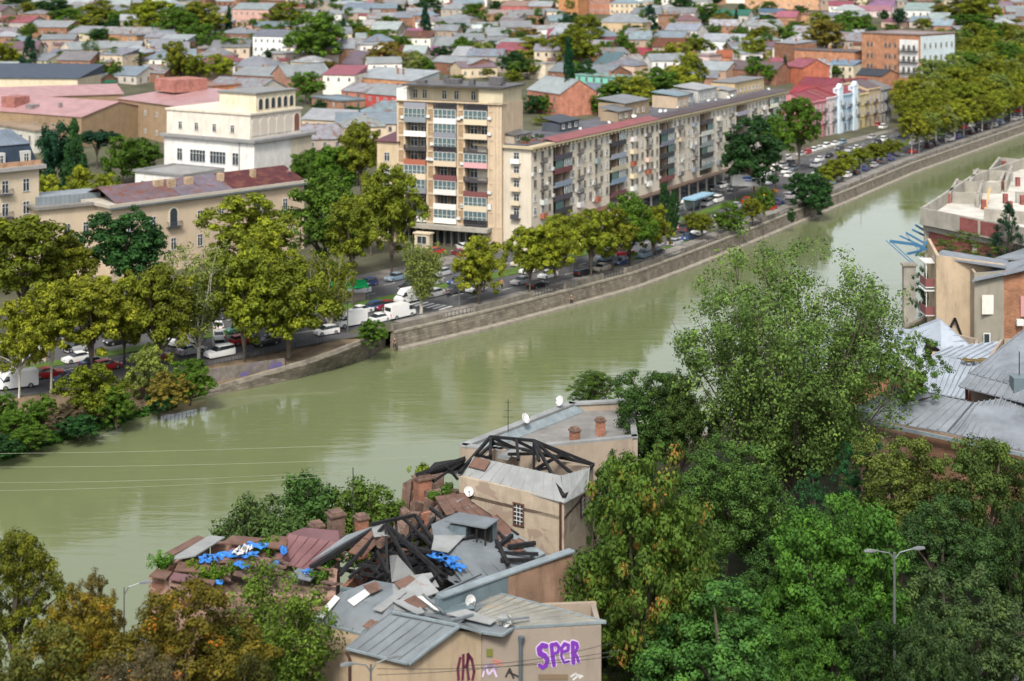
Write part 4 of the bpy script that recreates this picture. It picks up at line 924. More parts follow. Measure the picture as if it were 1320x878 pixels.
# ---- houses read off the photograph: (x0, x1, y base, y eave, slant, depth, wall, roof colour, type, rise, windows, floors, description)
HL = [
 (-8, 38, 42, 29, 8, 16, (.4, .36, .34), MAG, 'gable', 3, 4, 1, 'house with crimson roof'), (35, 86, 48, 35, 8, 15, BRICK, LTIN, 'gable', 3, 4, 1, 'brick house with pale tin roof'),
 (88, 122, 53, 43, 8, 14, CREAM2, LTIN, 'gable', 3.2, 3, 1, 'beige house with white tin roof'), (128, 200, 58, 44, 8, 16, BRICK2, LTIN, 'gable', 3, 5, 1, 'long brick house with white roof'),
 (92, 148, 76, 63, -14, 12, (.6, .52, .4), LTIN, 'gable', 3, 4, 1, 'cream house with brick gable'), (157, 176, 64, 46, 4, 10, (.42, .24, .13), GREY, 'flat', 1, 1, 2, 'tall narrow brick house'),
 (178, 206, 90, 78, 6, 10, (.62, .54, .36), (.3, .31, .36), 'hip', 2.6, 4, 1, 'yellowish villa with grey hip roof'), (155, 173, 26, 18, 3, 9, (.6, .5, .5), (.5, .42, .5), 'hip', 2, 3, 1, 'pinkish white house'),
 (60, 79, 80, 72, 3, 10, (.4, .33, .3), (.3, .3, .38), 'gable', 2.5, 2, 1, 'house with violet grey roof'), (84, 126, 112, 104, 6, 12, BRICK, BLUE, 'gable', 2.6, 2, 1, 'brick house with blue tin roof'),
 (120, 152, 101, 93, 4, 12, (.5, .46, .4), LTIN, 'shed', 1, 2, 1, 'low house with white shed roof'), (146, 176, 108, 97, 5, 14, (.5, .46, .4), BLUE, 'gable', 3, 3, 1, 'house with big blue-grey roof'),
 (175, 212, 106, 94, 4, 13, BRICK, LTIN, 'gable', 2.6, 2, 1, 'rusty brick house with pale roof'), (114, 139, 112, 107, 2, 8, (.3, .3, .28), (.05, .25, .14), 'hip', 2, 0, 0, 'shed with green roof'),
 (12, 36, 22, 12, 4, 12, BRICK, BLUE, 'gable', 2.4, 2, 1, 'brick house with blue roof'), (42, 60, 90, 78, 4, 12, (.5, .48, .3), GREY, 'gable', 2.4, 2, 2, 'pale green-walled house'),
 (300, 346, 42, 12, 8, 15, (.55, .33, .28), (.38, .45, .48), 'gable', 3, 6, 3, 'pink three-storey school'), (326, 372, 80, 47, 6, 14, (.75, .75, .74), (.26, .27, .33), 'gable', 2.6, 6, 3, 'white three-storey house with grey roof'),
 (292, 345, 96, 86, 8, 16, (.4, .3, .24), GREY, 'hip', 4, 2, 1, 'house under a wide grey hip roof'), (300, 372, 112, 98, 14, 17, BRICK, LTIN, 'gable', 3, 4, 1, 'brick house with long pale roof'),
 (370, 428, 116, 98, -10, 15, (.36, .2, .14), LTIN, 'gable', 4, 5, 2, 'balconied brick house'), (264, 332, 128, 115, 12, 17, (.5, .46, .4), GREY, 'gable', 3.5, 3, 1, 'house with patched grey roof'),
 (226, 268, 128, 110, 16, 14, (.48, .2, .1), (.5, .25, .18), 'flat', 1, 3, 1, 'orange brick house'), (246, 284, 70, 63, 5, 12, BRICK2, (.6, .6, .62), 'gable', 2.5, 3, 1, 'small brick house with white roof'),
 (407, 440, 26, 18, 4, 14, (.66, .66, .62), LTIN, 'hip', 2.6, 3, 1, 'white house with pale hip roof'), (305, 362, 10, 2, 4, 14, BRICK2, BRICK, 'flat', 1, 7, 1, 'long orange brick building'),
 (402, 436, 150, 128, 16, 10, BRICK2, BLUE, 'flat', 1, 3, 2, 'terracotta house'), (440, 476, 92, 83, 12, 15, (.45, .4, .38), (.26, .2, .25), 'gable', 5, 2, 1, 'house with tall mauve roof and dormers'),
 (452, 532, 122, 102, 22, 14, (.48, .24, .13), (.55, .6, .62), 'shed', 3, 4, 1, 'long orange brick house with white roof'), (472, 512, 148, 122, 10, 12, (.45, .08, .07), LTIN, 'gable', 3, 4, 2, 'crimson-walled house with pale roof'),
 (440, 470, 138, 118, 8, 12, (.42, .17, .12), LTIN, 'gable', 2.5, 2, 2, 'reddish house with pale roof'), (474, 512, 32, 24, 5, 15, BRICK2, (.42, .46, .48), 'gable', 3, 4, 1, 'house with long grey tin roof'),
 (506, 540, 33, 23, 5, 15, BRICK, (.3, .33, .38), 'gable', 3, 3, 1, 'brick house with dark tin roof'), (462, 504, 38, 32, 5, 12, (.62, .54, .42), (.6, .6, .6), 'gable', 2.4, 4, 1, 'cream house with pale roof'),
 (520, 541, 50, 44, 3, 10, (.45, .3, .3), (.42, .16, .3), 'gable', 2.5, 2, 1, 'house with magenta roof'), (552, 600, 70, 60, 8, 16, (.46, .42, .4), LTIN, 'gable', 4, 4, 1, 'house with broad pale roof'),
 (582, 616, 82, 72, 5, 14, (.5, .46, .4), (.5, .53, .54), 'gable', 3.6, 4, 1, 'house with light grey roof'), (605, 642, 44, 31, 5, 12, (.66, .72, .74), (.52, .56, .6), 'flat', 1, 6, 1, 'white house with row of blue windows'),
 (548, 562, 78, 70, 3, 12, (.46, .4, .4), (.45, .2, .36), 'gable', 3, 1, 1, 'narrow house with magenta roof'), (552, 606, 96, 81, 20, 14, BRICK, LTIN, 'gable', 2, 3, 1, 'brick house with wide tin roof'),
 (595, 641, 100, 87, -6, 13, (.6, .5, .34), (.34, .24, .28), 'gable', 2, 5, 1, 'cream house with mauve roof'), (516, 536, 12, 1, 2, 12, (.66, .6, .58), (.4, .3, .3), 'gable', 3, 4, 2, 'white balconied house'),
 (625, 656, 26, 18, 5, 14, BRICK2, (.5, .4, .36), 'gable', 2, 3, 1, 'low brick house'), (570, 597, 14, 5, 4, 12, (.5, .46, .42), MAG, 'gable', 3, 3, 1, 'house with pink roof'), (470, 502, 12, 6, 4, 12, (.6, .56, .52), (.55, .3, .32), 'gable', 3, 3, 1, 'house with salmon roof'),
 (720, 745, 20, -2, 6, 14, (.46, .21, .1), BRICK, 'flat', 1, 0, 0, 'blank orange brick building'), (743, 786, 18, -3, 6, 14, (.36, .17, .11), (.4, .4, .4), 'gable', 3, 9, 2, 'dark red brick tenement'),
 (786, 824, 19, 4, 4, 14, (.56, .46, .33), (.36, .48, .56), 'hip', 3, 6, 2, 'beige house with sky-blue roof'), (769, 828, 46, 29, 8, 17, (.52, .38, .24), (.42, .45, .48), 'hip', 4.5, 9, 1, 'ochre classical house with central pediment'),
 (843, 872, 19, 12, 4, 14, (.5, .42, .28), (.5, .52, .52), 'hip', 3, 4, 1, 'cream house with white hip roof'), (848, 870, 38, 20, 4, 9, BRICK2, BRICK2, 'flat', 1, 2, 2, 'tall brick gable house'),
 (857, 898, 54, 39, 8, 14, (.62, .6, .56), (.42, .46, .54), 'gable', 3, 7, 2, 'white house with arcaded balcony'), (775, 796, 68, 59, 4, 13, (.46, .3, .26), (.33, .09, .13), 'gable', 3.6, 3, 1, 'house with maroon roof'),
 (799, 816, 66, 58, 3, 12, (.46, .3, .26), (.36, .09, .14), 'gable', 3.4, 2, 1, 'small house with maroon roof'), (815, 852, 80, 73, 5, 14, (.5, .4, .34), (.48, .08, .12), 'gable', 3.4, 3, 1, 'house with bright red roof'),
 (764, 786, 96, 84, 8, 16, (.4, .4, .4), (.17, .27, .3), 'gable', 5, 2, 1, 'house with teal roof'), (780, 818, 102, 84, 8, 13, (.6, .44, .32), (.3, .35, .42), 'hip', 2.8, 5, 1, 'peach house with grey hip roof'),
 (818, 840, 96, 84, -8, 14, (.62, .5, .42), (.5, .5, .5), 'gable', 4, 3, 1, 'cream house with round-topped gable'), (704, 782, 106, 94, 20, 16, BRICK, (.32, .36, .4), 'gable', 3, 4, 1, 'brick house with wide slate-grey roof'),
 (682, 703, 102, 82, 4, 8, (.62, .54, .42), (.6, .6, .58), 'flat', 1, 0, 0, 'blank cream firewall house'), (742, 800, 118, 99, 16, 10, (.2, .52, .42), (.35, .62, .55), 'flat', 1, 6, 2, 'turquoise house'),
 (680, 722, 146, 118, 18, 15, (.42, .18, .12), (.55, .6, .62), 'gable', 4.4, 3, 2, 'red house with large pale roof'), (745, 768, 134, 116, 6, 10, (.6, .56, .52), (.24, .28, .36), 'gable', 2, 3, 2, 'white house with tall arched window'),
 (680, 722, 46, 38, 5, 12, (.66, .66, .66), (.58, .6, .62), 'shed', 1.5, 4, 1, 'low white sheds'), (672, 700, 65, 55, 4, 12, (.36, .2, .14), GREY, 'gable', 3, 3, 1, 'small brown brick house'),
 (915, 964, 30, 20, 8, 15, (.5, .48, .42), (.05, .22, .15), 'gable', 3, 4, 1, 'house with green roof'), (967, 996, 34, 25, 5, 12, (.56, .56, .54), (.42, .5, .6), 'hip', 3, 3, 1, 'house with light blue hip roof'),
 (960, 1062, 12, -2, 12, 15, (.5, .3, .18), BRICK2, 'flat', 1, 8, 1, 'long tan brick building'), (996, 1050, 34, 19, 16, 12, (.5, .28, .17), (.5, .26, .2), 'flat', 1, 2, 1, 'tan brick firewall building'),
 (1000, 1026, 36, 22, 5, 10, BRICK2, (.55, .2, .26), 'gable', 3, 2, 1, 'house with rose-pink roof'), (978, 1010, 22, 16, 4, 12, (.4, .36, .36), (.12, .22, .32), 'gable', 2, 2, 1, 'house with navy roof'),
 (904, 956, 70, 53, 8, 14, (.66, .66, .66), (.56, .6, .64), 'gable', 3, 6, 1, 'white house with long white roof'), (1018, 1042, 54, 42, 5, 13, (.62, .64, .64), (.5, .56, .62), 'gable', 3, 3, 1, 'white house with pale blue roof'),
 (998, 1026, 80, 56, 12, 12, BRICK, (.4, .42, .44), 'shed', 1, 1, 1, 'tall brick house with blank gable'), (1024, 1102, 88, 66, 18, 12, (.42, .2, .12), (.25, .22, .22), 'flat', 1, 4, 1, 'long red brick firewall building'),
 (983, 1006, 92, 83, 4, 12, (.46, .22, .16), (.48, .14, .2), 'hip', 3, 1, 1, 'house with hot pink roof'), (1013, 1036, 108, 86, 10, 13, (.42, .14, .08), (.48, .14, .2), 'gable', 3, 0, 0, 'brick house with raspberry roof'),
 (1036, 1072, 108, 84, -4, 12, (.62, .62, .56), (.5, .52, .54), 'gable', 2, 7, 3, 'white row of tall windows'), (1066, 1100, 104, 84, 6, 10, (.56, .5, .38), (.25, .42, .56), 'shed', 1.5, 4, 2, 'cream house with blue roof shed'),
 (920, 952, 84, 74, 5, 12, (.45, .22, .14), (.55, .17, .08), 'gable', 2.6, 2, 1, 'house with orange roof'), (1028, 1076, 124, 112, 8, 15, (.5, .2, .2), (.3, .06, .1), 'gable', 3, 3, 1, 'long house with wine-red roof'),
 (1075, 1130, 124, 112, -8, 14, (.4, .18, .14), (.32, .07, .09), 'gable', 2.6, 3, 1, 'brick house with dull red roof'), (1132, 1192, 114, 95, 14, 16, (.42, .2, .12), (.42, .54, .66), 'shed', 3, 4, 1, 'brick house with sky-blue metal roof'),
 (1098, 1136, 112, 97, 10, 14, (.4, .2, .12), (.07, .1, .14), 'gable', 2.2, 2, 1, 'brick house with near-black roof'), (1018, 1060, 138, 120, 8, 12, (.6, .5, .5), (.45, .06, .09), 'gable', 2.4, 4, 1, 'white house with scarlet roof'),
 (1120, 1152, 16, 8, 5, 14, (.5, .4, .42), (.36, .2, .36), 'gable', 3.4, 3, 1, 'house with lilac roof'), (1103, 1148, 22, 14, 6, 12, (.55, .45, .42), (.5, .25, .3), 'gable', 3, 4, 1, 'house with dusty pink roof'),
 (1165, 1200, 23, 13, 8, 14, (.66, .66, .64), (.38, .48, .46), 'gable', 4, 4, 1, 'white house with sea-green roof'), (1136, 1164, 36, 28, 6, 12, (.5, .34, .28), (.32, .13, .18), 'hip', 3, 2, 1, 'house with plum roof'),
 (1196, 1222, 34, 24, 5, 12, (.5, .4, .32), (.5, .58, .58), 'gable', 3, 2, 1, 'house with mint-white roof'), (1172, 1194, 36, 28, 4, 12, (.5, .42, .36), (.34, .44, .52), 'gable', 2.6, 2, 1, 'house with powder-blue roof'),
 (1200, 1226, 44, 33, 5, 12, BRICK2, (.4, .5, .58), 'gable', 3, 3, 1, 'brick house with light blue roof'), (1286, 1325, 32, 26, 5, 12, (.5, .45, .36), (.38, .44, .46), 'gable', 2.6, 3, 1, 'beige house with grey-green roof'),
 (1284, 1304, 20, 9, 4, 10, (.4, .18, .13), (.34, .24, .3), 'gable', 3, 2, 1, 'brick house with mauve roof'), (880, 912, 16, 2, 6, 12, (.6, .56, .54), (.4, .44, .46), 'gable', 2, 5, 2, 'white two-storey house'),
 (646, 690, 18, 8, 5, 14, (.42, .13, .12), (.45, .3, .26), 'gable', 3, 2, 1, 'dark red brick house'), (640, 682, 94, 86, 6, 14, (.4, .3, .26), (.48, .52, .54), 'gable', 3, 3, 1, 'low house with pale grey roof'),
 (880, 906, 52, 40, 5, 13, (.5, .5, .5), (.5, .55, .6), 'shed', 2, 2, 1, 'low house with white-blue roof'), (876, 914, 86, 72, 8, 12, (.62, .48, .44), (.5, .42, .42), 'flat', 1, 2, 1, 'pale pink house'),
 (934, 1000, 104, 90, 14, 13, BRICK, (.24, .18, .18), 'gable', 3, 4, 1, 'brick house with dark rusty roof'), (882, 936, 102, 90, 10, 14, (.4, .28, .2), (.5, .55, .58), 'gable', 3, 3, 1, 'brown house with frosty roof')]
OCC = []
for h in HL:
    x0, x1, yb, yt, sl_, D, wcol, rc, rt, ri, n, fl, ds = h
    isb = wcol[0] > wcol[2] * 2.3
    LM('house', x0, x1, yb, yt, sl_, D, vary(wcol, .05), vary(rc, .05), rt, ri, n, fl, desc=ds, wmat=M_brick if isb else M_plaster, rmat=M_tinrust if rnd.random() < .3 else None, group='houses of the old town', ch=rnd.choice([0, 1, 1, 2]), over=.3)
    OCC.append((x0, x1, yt - 5, yb))
# filler houses of the same quarter where the photograph shows only more roofs
ZONES = [(-200, 245, 96, 300), (205, 404, 118, 400), (500, 690, 100, 400), (650, 1025, 112, 400), (1010, 1160, 108, 400), (1105, 1240, 36, 130), (-60, 60, 150, 400)]
for (x0, x1, y0, y1) in ZONES: OCC.append((x0, x1, y0, y1))
roofs = [(LTIN, 'pale tin roof'), (GREY, 'grey tin roof'), (BLUE, 'blue-grey roof'), ((.52, .56, .58), 'white tin roof'), (MAUVE, 'mauve roof'), (RUST, 'rusty roof'), (MAG, 'pink-red roof'), ((.3, .3, .31), 'dark grey roof')]
walls = [(BRICK, 'brick'), (BRICK2, 'orange brick'), (CREAM2, 'cream'), ((.36, .31, .26), 'dun'), (WHITE, 'white'), ((.36, .26, .2), 'peach')]
cand = []; Y = 455.0
while Y < 1120:
    Xm = Y * .345; x = -Xm + rnd.uniform(0, 14)
    while x < Xm:
        wd = rnd.uniform(9, 19); yy = Y + rnd.uniform(-7, 7); g = Vector((x, yy, terrain(x, yy)))
        u, v = uv(x + wd / 2, yy); off = v - vb(u); a = pix(g); b_ = pix((x + wd, yy, g.z)); h_ = rnd.uniform(4.2, 8); top = pix((x, yy, g.z + h_ + 2))[1]
        cxm, cym = (a[0] + b_[0]) / 2, (top + a[1]) / 2
        ok = off > 62 and a[1] > -12 and not any(o[0] - 3 < cxm < o[1] + 3 and o[2] < cym + 2 and cym - 2 < o[3] + 1 for o in OCC)
        if ok and rnd.random() < .9: cand.append((x, yy, g.z, wd, h_, cxm))
        x += wd + rnd.uniform(.3, 4)
    Y += 17 + (Y - 455) * .02
FMB = MB(); FM = []; FK = {}
def fmi(m):
    if m.name not in FK: FK[m.name] = len(FM); FM.append(m)
    return FK[m.name]
KEEP = 183
for ci, (x, yy, gz, wd, h_, cxm) in enumerate(cand):
    (wcol, wn) = rnd.choice(walls); rc, rn = rnd.choices(roofs, [5, 4, 3, 3, 1.5 if cxm > 600 else .6, 1, 1.4 if cxm > 800 else .5, 1.2])[0]
    ang = rnd.choice([R(-14), R(-8), R(5), R(-24), R(12)]); p0 = Vector((x, yy)); p1 = p0 + Vector((math.cos(ang), math.sin(ang))) * wd
    rt = rnd.choices(['gable', 'hip', 'shed', 'flat'], [6, 3, 1, 1])[0]; D = rnd.uniform(10, 15); rise = rnd.uniform(1.8, 3.6)
    if ci < KEEP:
        b = Bld('house', p0, p1, D, h_, vary(wcol), desc='%s house with %s' % (wn, rn), wmat=M_brick if 'brick' in wn else M_plaster, rmat=M_tinrust if rnd.random() < .3 else M_tin, roof=rt, rise=rise, roofc=vary(rc, .12), group='houses of the old town', over=.4, z0=gz)
        fr = M_white if rnd.random() < .4 else FARWIN; b.rows('f', int(wd / 3.4), [h_ - 2.3], 1.0, 1.4, frame=fr)
        if yy < 760: b.rows('r' if cxm < 640 else 'l', 2, [h_ - 2.4], 1.0, 1.4, frame=fr)
        for _ in range(rnd.choice([0, 1, 1, 2])): chim(b, b.L * rnd.uniform(.15, .85), b.D * rnd.uniform(.35, .65), h_ + 1.6, h=rnd.uniform(.6, 1.4))
        if rnd.random() < .5:
            ax = rnd.uniform(0, b.L * .6); aw = rnd.uniform(3, 6); ah = h_ * rnd.uniform(.45, .8); ad = rnd.uniform(2, 4)
            mb = MB(); mb.box(ax, ax + aw, -ad, -.02, -4, ah); an = mb.build('annex', M_plaster, b.root, color=vary(rnd.choice(walls)[0]))
            mb = MB(); mb.slab([(ax - .3, -ad - .4, ah + .1), (ax + aw + .3, -ad - .4, ah + .1), (ax + aw + .3, -.03, ah + 1.0), (ax - .3, -.03, ah + 1.0)], .12); mb.build('lean_to_roof', M_tinrust, an, color=vary(rnd.choice(roofs)[0]))
        continue
    Mx = Matrix.Translation((x, yy, gz)) @ Matrix.Rotation(ang, 4, 'Z'); t = MB(); L, o = wd, .4
    wi, ri, gi = fmi(surf('far_wall_' + wn.replace(' ', '_'), wcol, .9, .2, .3, .3, .1)), fmi(surf('far_' + rn.replace(' ', '_').replace('-', '_'), tuple(k * .55 for k in rc), .5, .3, .2, 0, .05, stripe=.9)), fmi(M_glass)
    t.mi = wi; t.box(0, L, 0, D, -4, h_)
    if rt in ('gable', 'hip'):
        r_ = 0 if rt == 'gable' else min(D / 2, L * .4); t.mi = ri; A_ = [(-o, -o, h_), (L + o, -o, h_), (L + o, D + o, h_), (-o, D + o, h_)]; B_ = [(r_ - (o if r_ == 0 else 0), D / 2, h_ + rise), (L - r_ + (o if r_ == 0 else 0), D / 2, h_ + rise)]
        t.add(A_ + B_, [(0, 1, 5, 4), (2, 3, 4, 5), (3, 2, 1, 0)]); t.mi = wi if rt == 'gable' else ri; t.add(A_ + B_, [(1, 2, 5), (3, 0, 4)])
    else: t.mi = ri; t.slab([(-o, -o, h_ + .3), (L + o, -o, h_ + .3), (L + o, D + o, h_ + 1.4), (-o, D + o, h_ + 1.4)], .2)
    t.mi = gi
    for i in range(int(wd / 3.4)): xx = 1.6 + i * 3.3; t.box(xx, xx + 1.0, -.06, .02, h_ - 2.3, h_ - .9)
    t.mi = wi; cx_ = rnd.uniform(2, L - 2); t.box(cx_, cx_ + .7, D * .5, D * .5 + .7, h_ + .5, h_ + rise + 1.1)
    n0 = len(FMB.v); FMB.v += [tuple(Mx @ Vector(v)) for v in t.v]; FMB.f += [tuple(i + n0 for i in f) for f in t.f]; FMB.m += t.m
tag(FMB.build('distant_houses', FM), 'tightly packed small roofs and walls of the farthest old town streets', 'houses', kind='stuff')
print('candidates', len(cand))
# ================================================================ trees
YG = (.155, .185, .016); OG = (.115, .14, .013); MG = (.06, .12, .014); DG = (.022, .065, .018); LG = (.15, .19, .045); CF = (.012, .045, .022); BR = (.14, .115, .022)
CN = {YG: 'yellow-green', OG: 'olive green', MG: 'mid green', DG: 'dark green', LG: 'pale green', CF: 'blackish green', BR: 'brownish'}
def ft(tx, base, cx, top, bot, w_, c, desc, shape='round', lod=1, pale=False, **k):
    b = at(tx, base, 0.0); s = F / b.y
    return tree(b, CZ - (top - YH) / s, CZ - (bot - YH) / s, w_ / 2 / s, c, desc, shape, lod, pale, **k)
FB = [
 (30, 450, 30, 275, 395, 125, OG, 'large olive plane tree'), (165, 425, 165, 262, 368, 108, DG, 'large dark green tree before the cream facade'), (85, 440, 85, 300, 395, 80, OG, 'olive tree'),
 (25, 512, 20, 385, 480, 75, YG, 'yellow-green plane tree with pale trunk'), (66, 506, 62, 362, 465, 85, YG, 'yellow-green plane tree with pale trunk'), (118, 498, 118, 352, 462, 92, YG, 'tall yellow-green plane tree'),
 (160, 470, 162, 345, 445, 80, YG, 'yellow-green plane tree'), (205, 478, 205, 335, 465, 100, OG, 'broad olive-yellow plane tree'),
 (320, 400, 322, 250, 335, 112, YG, 'bright yellow-green tree before the cream facade'), (420, 370, 420, 226, 345, 108, MG, 'round green tree left of the tall tower'), (430, 300, 432, 185, 262, 60, MG, 'green tree behind the row, left of the tower annex'), (400, 290, 402, 190, 250, 50, MG, 'green tree right of the white building'), (465, 300, 465, 158, 235, 52, OG, 'tall olive tree left of the tower annex'), (478, 330, 480, 225, 300, 50, OG, 'tree beside the tower annex'), (505, 355, 500, 212, 330, 84, OG, 'dense olive tree at the foot of the tower'), (455, 395, 450, 250, 350, 70, OG, 'olive tree before the tower'),
 (315, 462, 318, 305, 445, 100, OG, 'broad olive plane tree over the parked cars'), (372, 458, 378, 330, 450, 108, OG, 'olive plane tree with yellow tips over the quay'), (345, 440, 350, 292, 400, 90, YG, 'yellow-topped plane tree'),
 (617, 393, 635, 304, 385, 66, YG, 'round plane tree leaning over the parapet'), (683, 378, 696, 288, 360, 62, YG, 'leafy plane tree by the parapet'), (715, 375, 722, 282, 352, 60, YG, 'leafy plane tree by the parapet'),
 (762, 358, 758, 266, 340, 66, YG, 'bushy yellow-green plane tree by the parapet'), (790, 350, 792, 268, 330, 56, OG, 'plane tree by the parapet'), (812, 343, 822, 250, 330, 68, MG, 'full green plane tree by the parapet'), (842, 335, 846, 262, 325, 46, OG, 'plane tree by the parapet'),
 (730, 345, 735, 270, 320, 60, YG, 'yellow-green tree in the median'), (700, 350, 690, 296, 340, 44, OG, 'small tree in the median'),
 (940, 302, 942, 262, 300, 38, MG, 'small bright green tree by the road'), (905, 310, 903, 275, 302, 34, OG, 'small tree among parked cars'), (970, 292, 968, 255, 285, 30, OG, 'small tree by the parapet'), (985, 285, 990, 238, 275, 26, MG, 'small green tree near the billboard'), (893, 300, 880, 272, 298, 26, OG, 'small tree among parked cars'),
 (972, 262, 972, 150, 238, 84, DG, 'large dark green tree against the long block'), (1000, 250, 998, 148, 205, 42, MG, 'green tree at the right end of the long block'), (1030, 222, 1036, 122, 200, 56, MG, 'tall dark tree standing beside the coloured row houses'),
 (1047, 268, 1046, 216, 278, 56, DG, 'dark bushy tree hanging over the river wall'), (1075, 235, 1072, 205, 234, 30, OG, 'small tree by the riverside pavement'), (1086, 226, 1086, 195, 225, 34, YG, 'small yellow-green tree by the riverside pavement'), (1108, 218, 1106, 190, 216, 32, OG, 'small tree by the riverside pavement'),
 (1128, 210, 1127, 184, 208, 32, OG, 'small round tree by the riverside pavement'), (1148, 202, 1148, 178, 200, 30, OG, 'small round tree by the riverside pavement'), (1062, 244, 1060, 212, 240, 28, YG, 'small tree by the riverside pavement'),
 (650, 322, 652, 312, 322, 16, DG, 'clipped round shrub by the tower'), (637, 322, 636, 311, 322, 12, DG, 'clipped round shrub by the tower')]
for a in FB:
    ft(*a[:8], pale=('pale' in a[7]), group='trees along the far embankment')
def sparse_tree(base, ztop, zlow, rad, c, label, leaf=.3, n=16, nper=42, pale=True, cat='tree', name='broadleaf_tree', mat=None, spread=1.0, seed=1, cr=.9, trunkr=.32):
    """open-crowned tree: limbs that fork upward, leaves in loose tufts along them"""
    g = random.Random(seed); t = thing(name, label, cat, base)
    if label is None: auto(t, 'tree')
    H = ztop - base.z; z0 = zlow - base.z; mb = MB(); C = []; bk = M_pale if pale else M_bark
    tk = MB(); tk.tube([(0, 0, -.3), (0, 0, z0 * .5), (rad * .04, 0, z0 + (H - z0) * .15)], [trunkr, trunkr * .8, trunkr * .6], 8)
    for i in range(n):
        a = 6.283 * i / n + g.uniform(-.3, .3); q = g.uniform(.25, 1) ** .7
        hz = H * (1 - .32 * q * q) * g.uniform(.82, 1.0); zs = z0 * .5 + (H - z0) * g.uniform(0, .3) * (1 - q)
        P = []
        for k in range(7):
            f = k / 6; r = rad * q * (f ** .75) * spread
            P.append(Vector((math.cos(a) * r + g.uniform(-.25, .25), math.sin(a) * r + g.uniform(-.25, .25), lerp(zs, hz, f))))
        P[0] = Vector((0, 0, zs))
        mb.tube(P, [lerp(.16, .02, k / 6) * trunkr / .3 for k in range(7)], 5)
        for k in range(2, 7):
            for _ in range(4):
                d = Vector((g.gauss(0, 1), g.gauss(0, 1), g.gauss(.1, .8))) * rad * .12
                c_ = lerp(P[k - 1], P[k], g.random()) + d; C.append(tuple(c_))
                if g.random() < .5: mb.tube([P[k - 1], c_], [.035, .012], 4)
    tk.build('trunk', bk, t); mb.build('branch', bk, t)
    cm = leaf_mesh('crown', C, [cr * g.uniform(.6, 1.2) for _ in C], nper, leaf, mat or M_leaf, 1.0, seed, .5, .3)
    obj('crown', cm, t, c); return t
for (tx, base, cx, top, bot, w_, sd_, lab) in ((256, 466, 280, 285, 440, 118, 3, 'tall thin-leaved plane tree with long pale branches beside the row of parked white cars'), (543, 404, 553, 300, 380, 58, 5, 'slender plane tree with white trunk beside the zebra crossing'), (425, 428, 468, 312, 415, 66, 7, 'thin-leaved plane tree with forked pale trunk at the corner of the quay')):
    b = at(tx, base, 0); s = F / b.y
    sparse_tree(b, CZ - (top - YH) / s, CZ - (bot - YH) / s, w_ / 2 / s, LG if sd_ != 7 else OG, lab, leaf=.3, n=14, nper=34, seed=sd_, cr=1.0)
# poplars beside the kiosk, bushes of the river bank
for (x, base, top, w_) in ((856, 300, 238, 18), (869, 296, 246, 16), (866, 305, 252, 14)): ft(x, base, x, top, base - 4, w_, DG, 'small dark columnar tree by the bus shelter', 'column', 1, group='columnar trees by the shelter')
for (x, base, top, w_) in ((917, 262, 246, 10),): ft(x, base, x, top, base - 2, w_, CF, 'small dark conifer in front of the shops', 'cone', 2, name='conifer')
BK = [(480, 447, 412, 38, MG, 'rounded green bush on the corner of the quay wall'), (18, 565, 528, 46, MG, 'low green bush at the water on the left'), (52, 548, 508, 48, MG, 'grey-green bush on the river bank'), (85, 556, 520, 50, (.09, .07, .04), 'brownish dry bush on the bank'),
      (120, 540, 470, 86, OG, 'wide olive bush under the plane trees'), (150, 548, 500, 44, MG, 'green bush near the water'), (190, 515, 445, 50, LG, 'light yellowish shrub on the river bank'), (215, 528, 478, 56, BR, 'brown-green shrub by the ramp'), (245, 520, 460, 60, MG, 'tall green bush at the foot of the ramp'), (210, 530, 500, 40, DG, 'low dark bush at the water edge'),
      (40, 575, 548, 50, MG, 'low bush at the water edge'), (100, 562, 535, 50, DG, 'low dark green bush at the water'), (5, 560, 500, 40, MG, 'green bush at the left edge'), (0, 590, 560, 50, DG, 'low bush at the left edge by the water'), (1020, 286, 268, 10, DG, 'small plant growing out of the river wall')]
for (x, base, top, w_, c, d) in BK:
    z = -1.8 if x < 400 else -.5
    b = at(x, base, z); s = F / b.y
    tree(b, CZ - (top - YH) / s, b.z - .2, w_ / 2 / s, c, d, 'round', 1, name='bush', cat='bush', group='bushes of the river bank')
# riverbank grass
gr = MB(); C = []
for i in range(240):
    f = rnd.random(); px_ = lerp(-60, 200, f); py_ = lerp(592, 530, min(1, max(0, px_ / 200))) - abs(rnd.gauss(0, 9)) - 1; p = at(px_, py_, -2.7); C.append((p.x, p.y, p.z))
gm = leaf_mesh('grass', C, .8, 45, .4, M_leaf, .6, 3, .5, .2); tag(obj('bank_grass', gm, None, (.035, .1, .015)), 'lush low green growth along the water edge on the left', 'grass', kind='stuff')
# plane trees of the alley up river
k = 0
for (off, h, r, u0, st, c) in ((6.2, 13, 4.6, 408, 9.5, YG), (16.5, 15, 5.4, 428, 10.5, YG), (25, 15, 5.6, 470, 11, OG), (34, 17, 6.0, 500, 12, OG), (46, 19, 6.6, 520, 13, MG), (58, 19, 6.5, 560, 14, OG), (72, 19, 6.5, 610, 15, MG)):
    u = u0
    while u < 800:
        x, y = xy(u + rnd.uniform(-1.5, 1.5), vb(u) + off + rnd.uniform(-1, 1)); p = Vector((x, y, terrain(x, y)))
        q = pix(p)
        if 1163 + (24 if off > 40 else 0) < q[0] < 1345:
            hh = h * rnd.uniform(.85, 1.12); tree(p, p.z + hh, p.z + hh * .28, r * rnd.uniform(.85, 1.15), rnd.choice([c, c, YG, OG, LG]), ['spreading plane tree in the far riverside alley', 'olive plane tree in the upriver alley', 'yellow-green plane tree in the upriver alley'][k % 3], 'round', 1, pale=off < 10, group='plane trees of the upriver alley', name='plane_tree')
            k += 1
        u += st
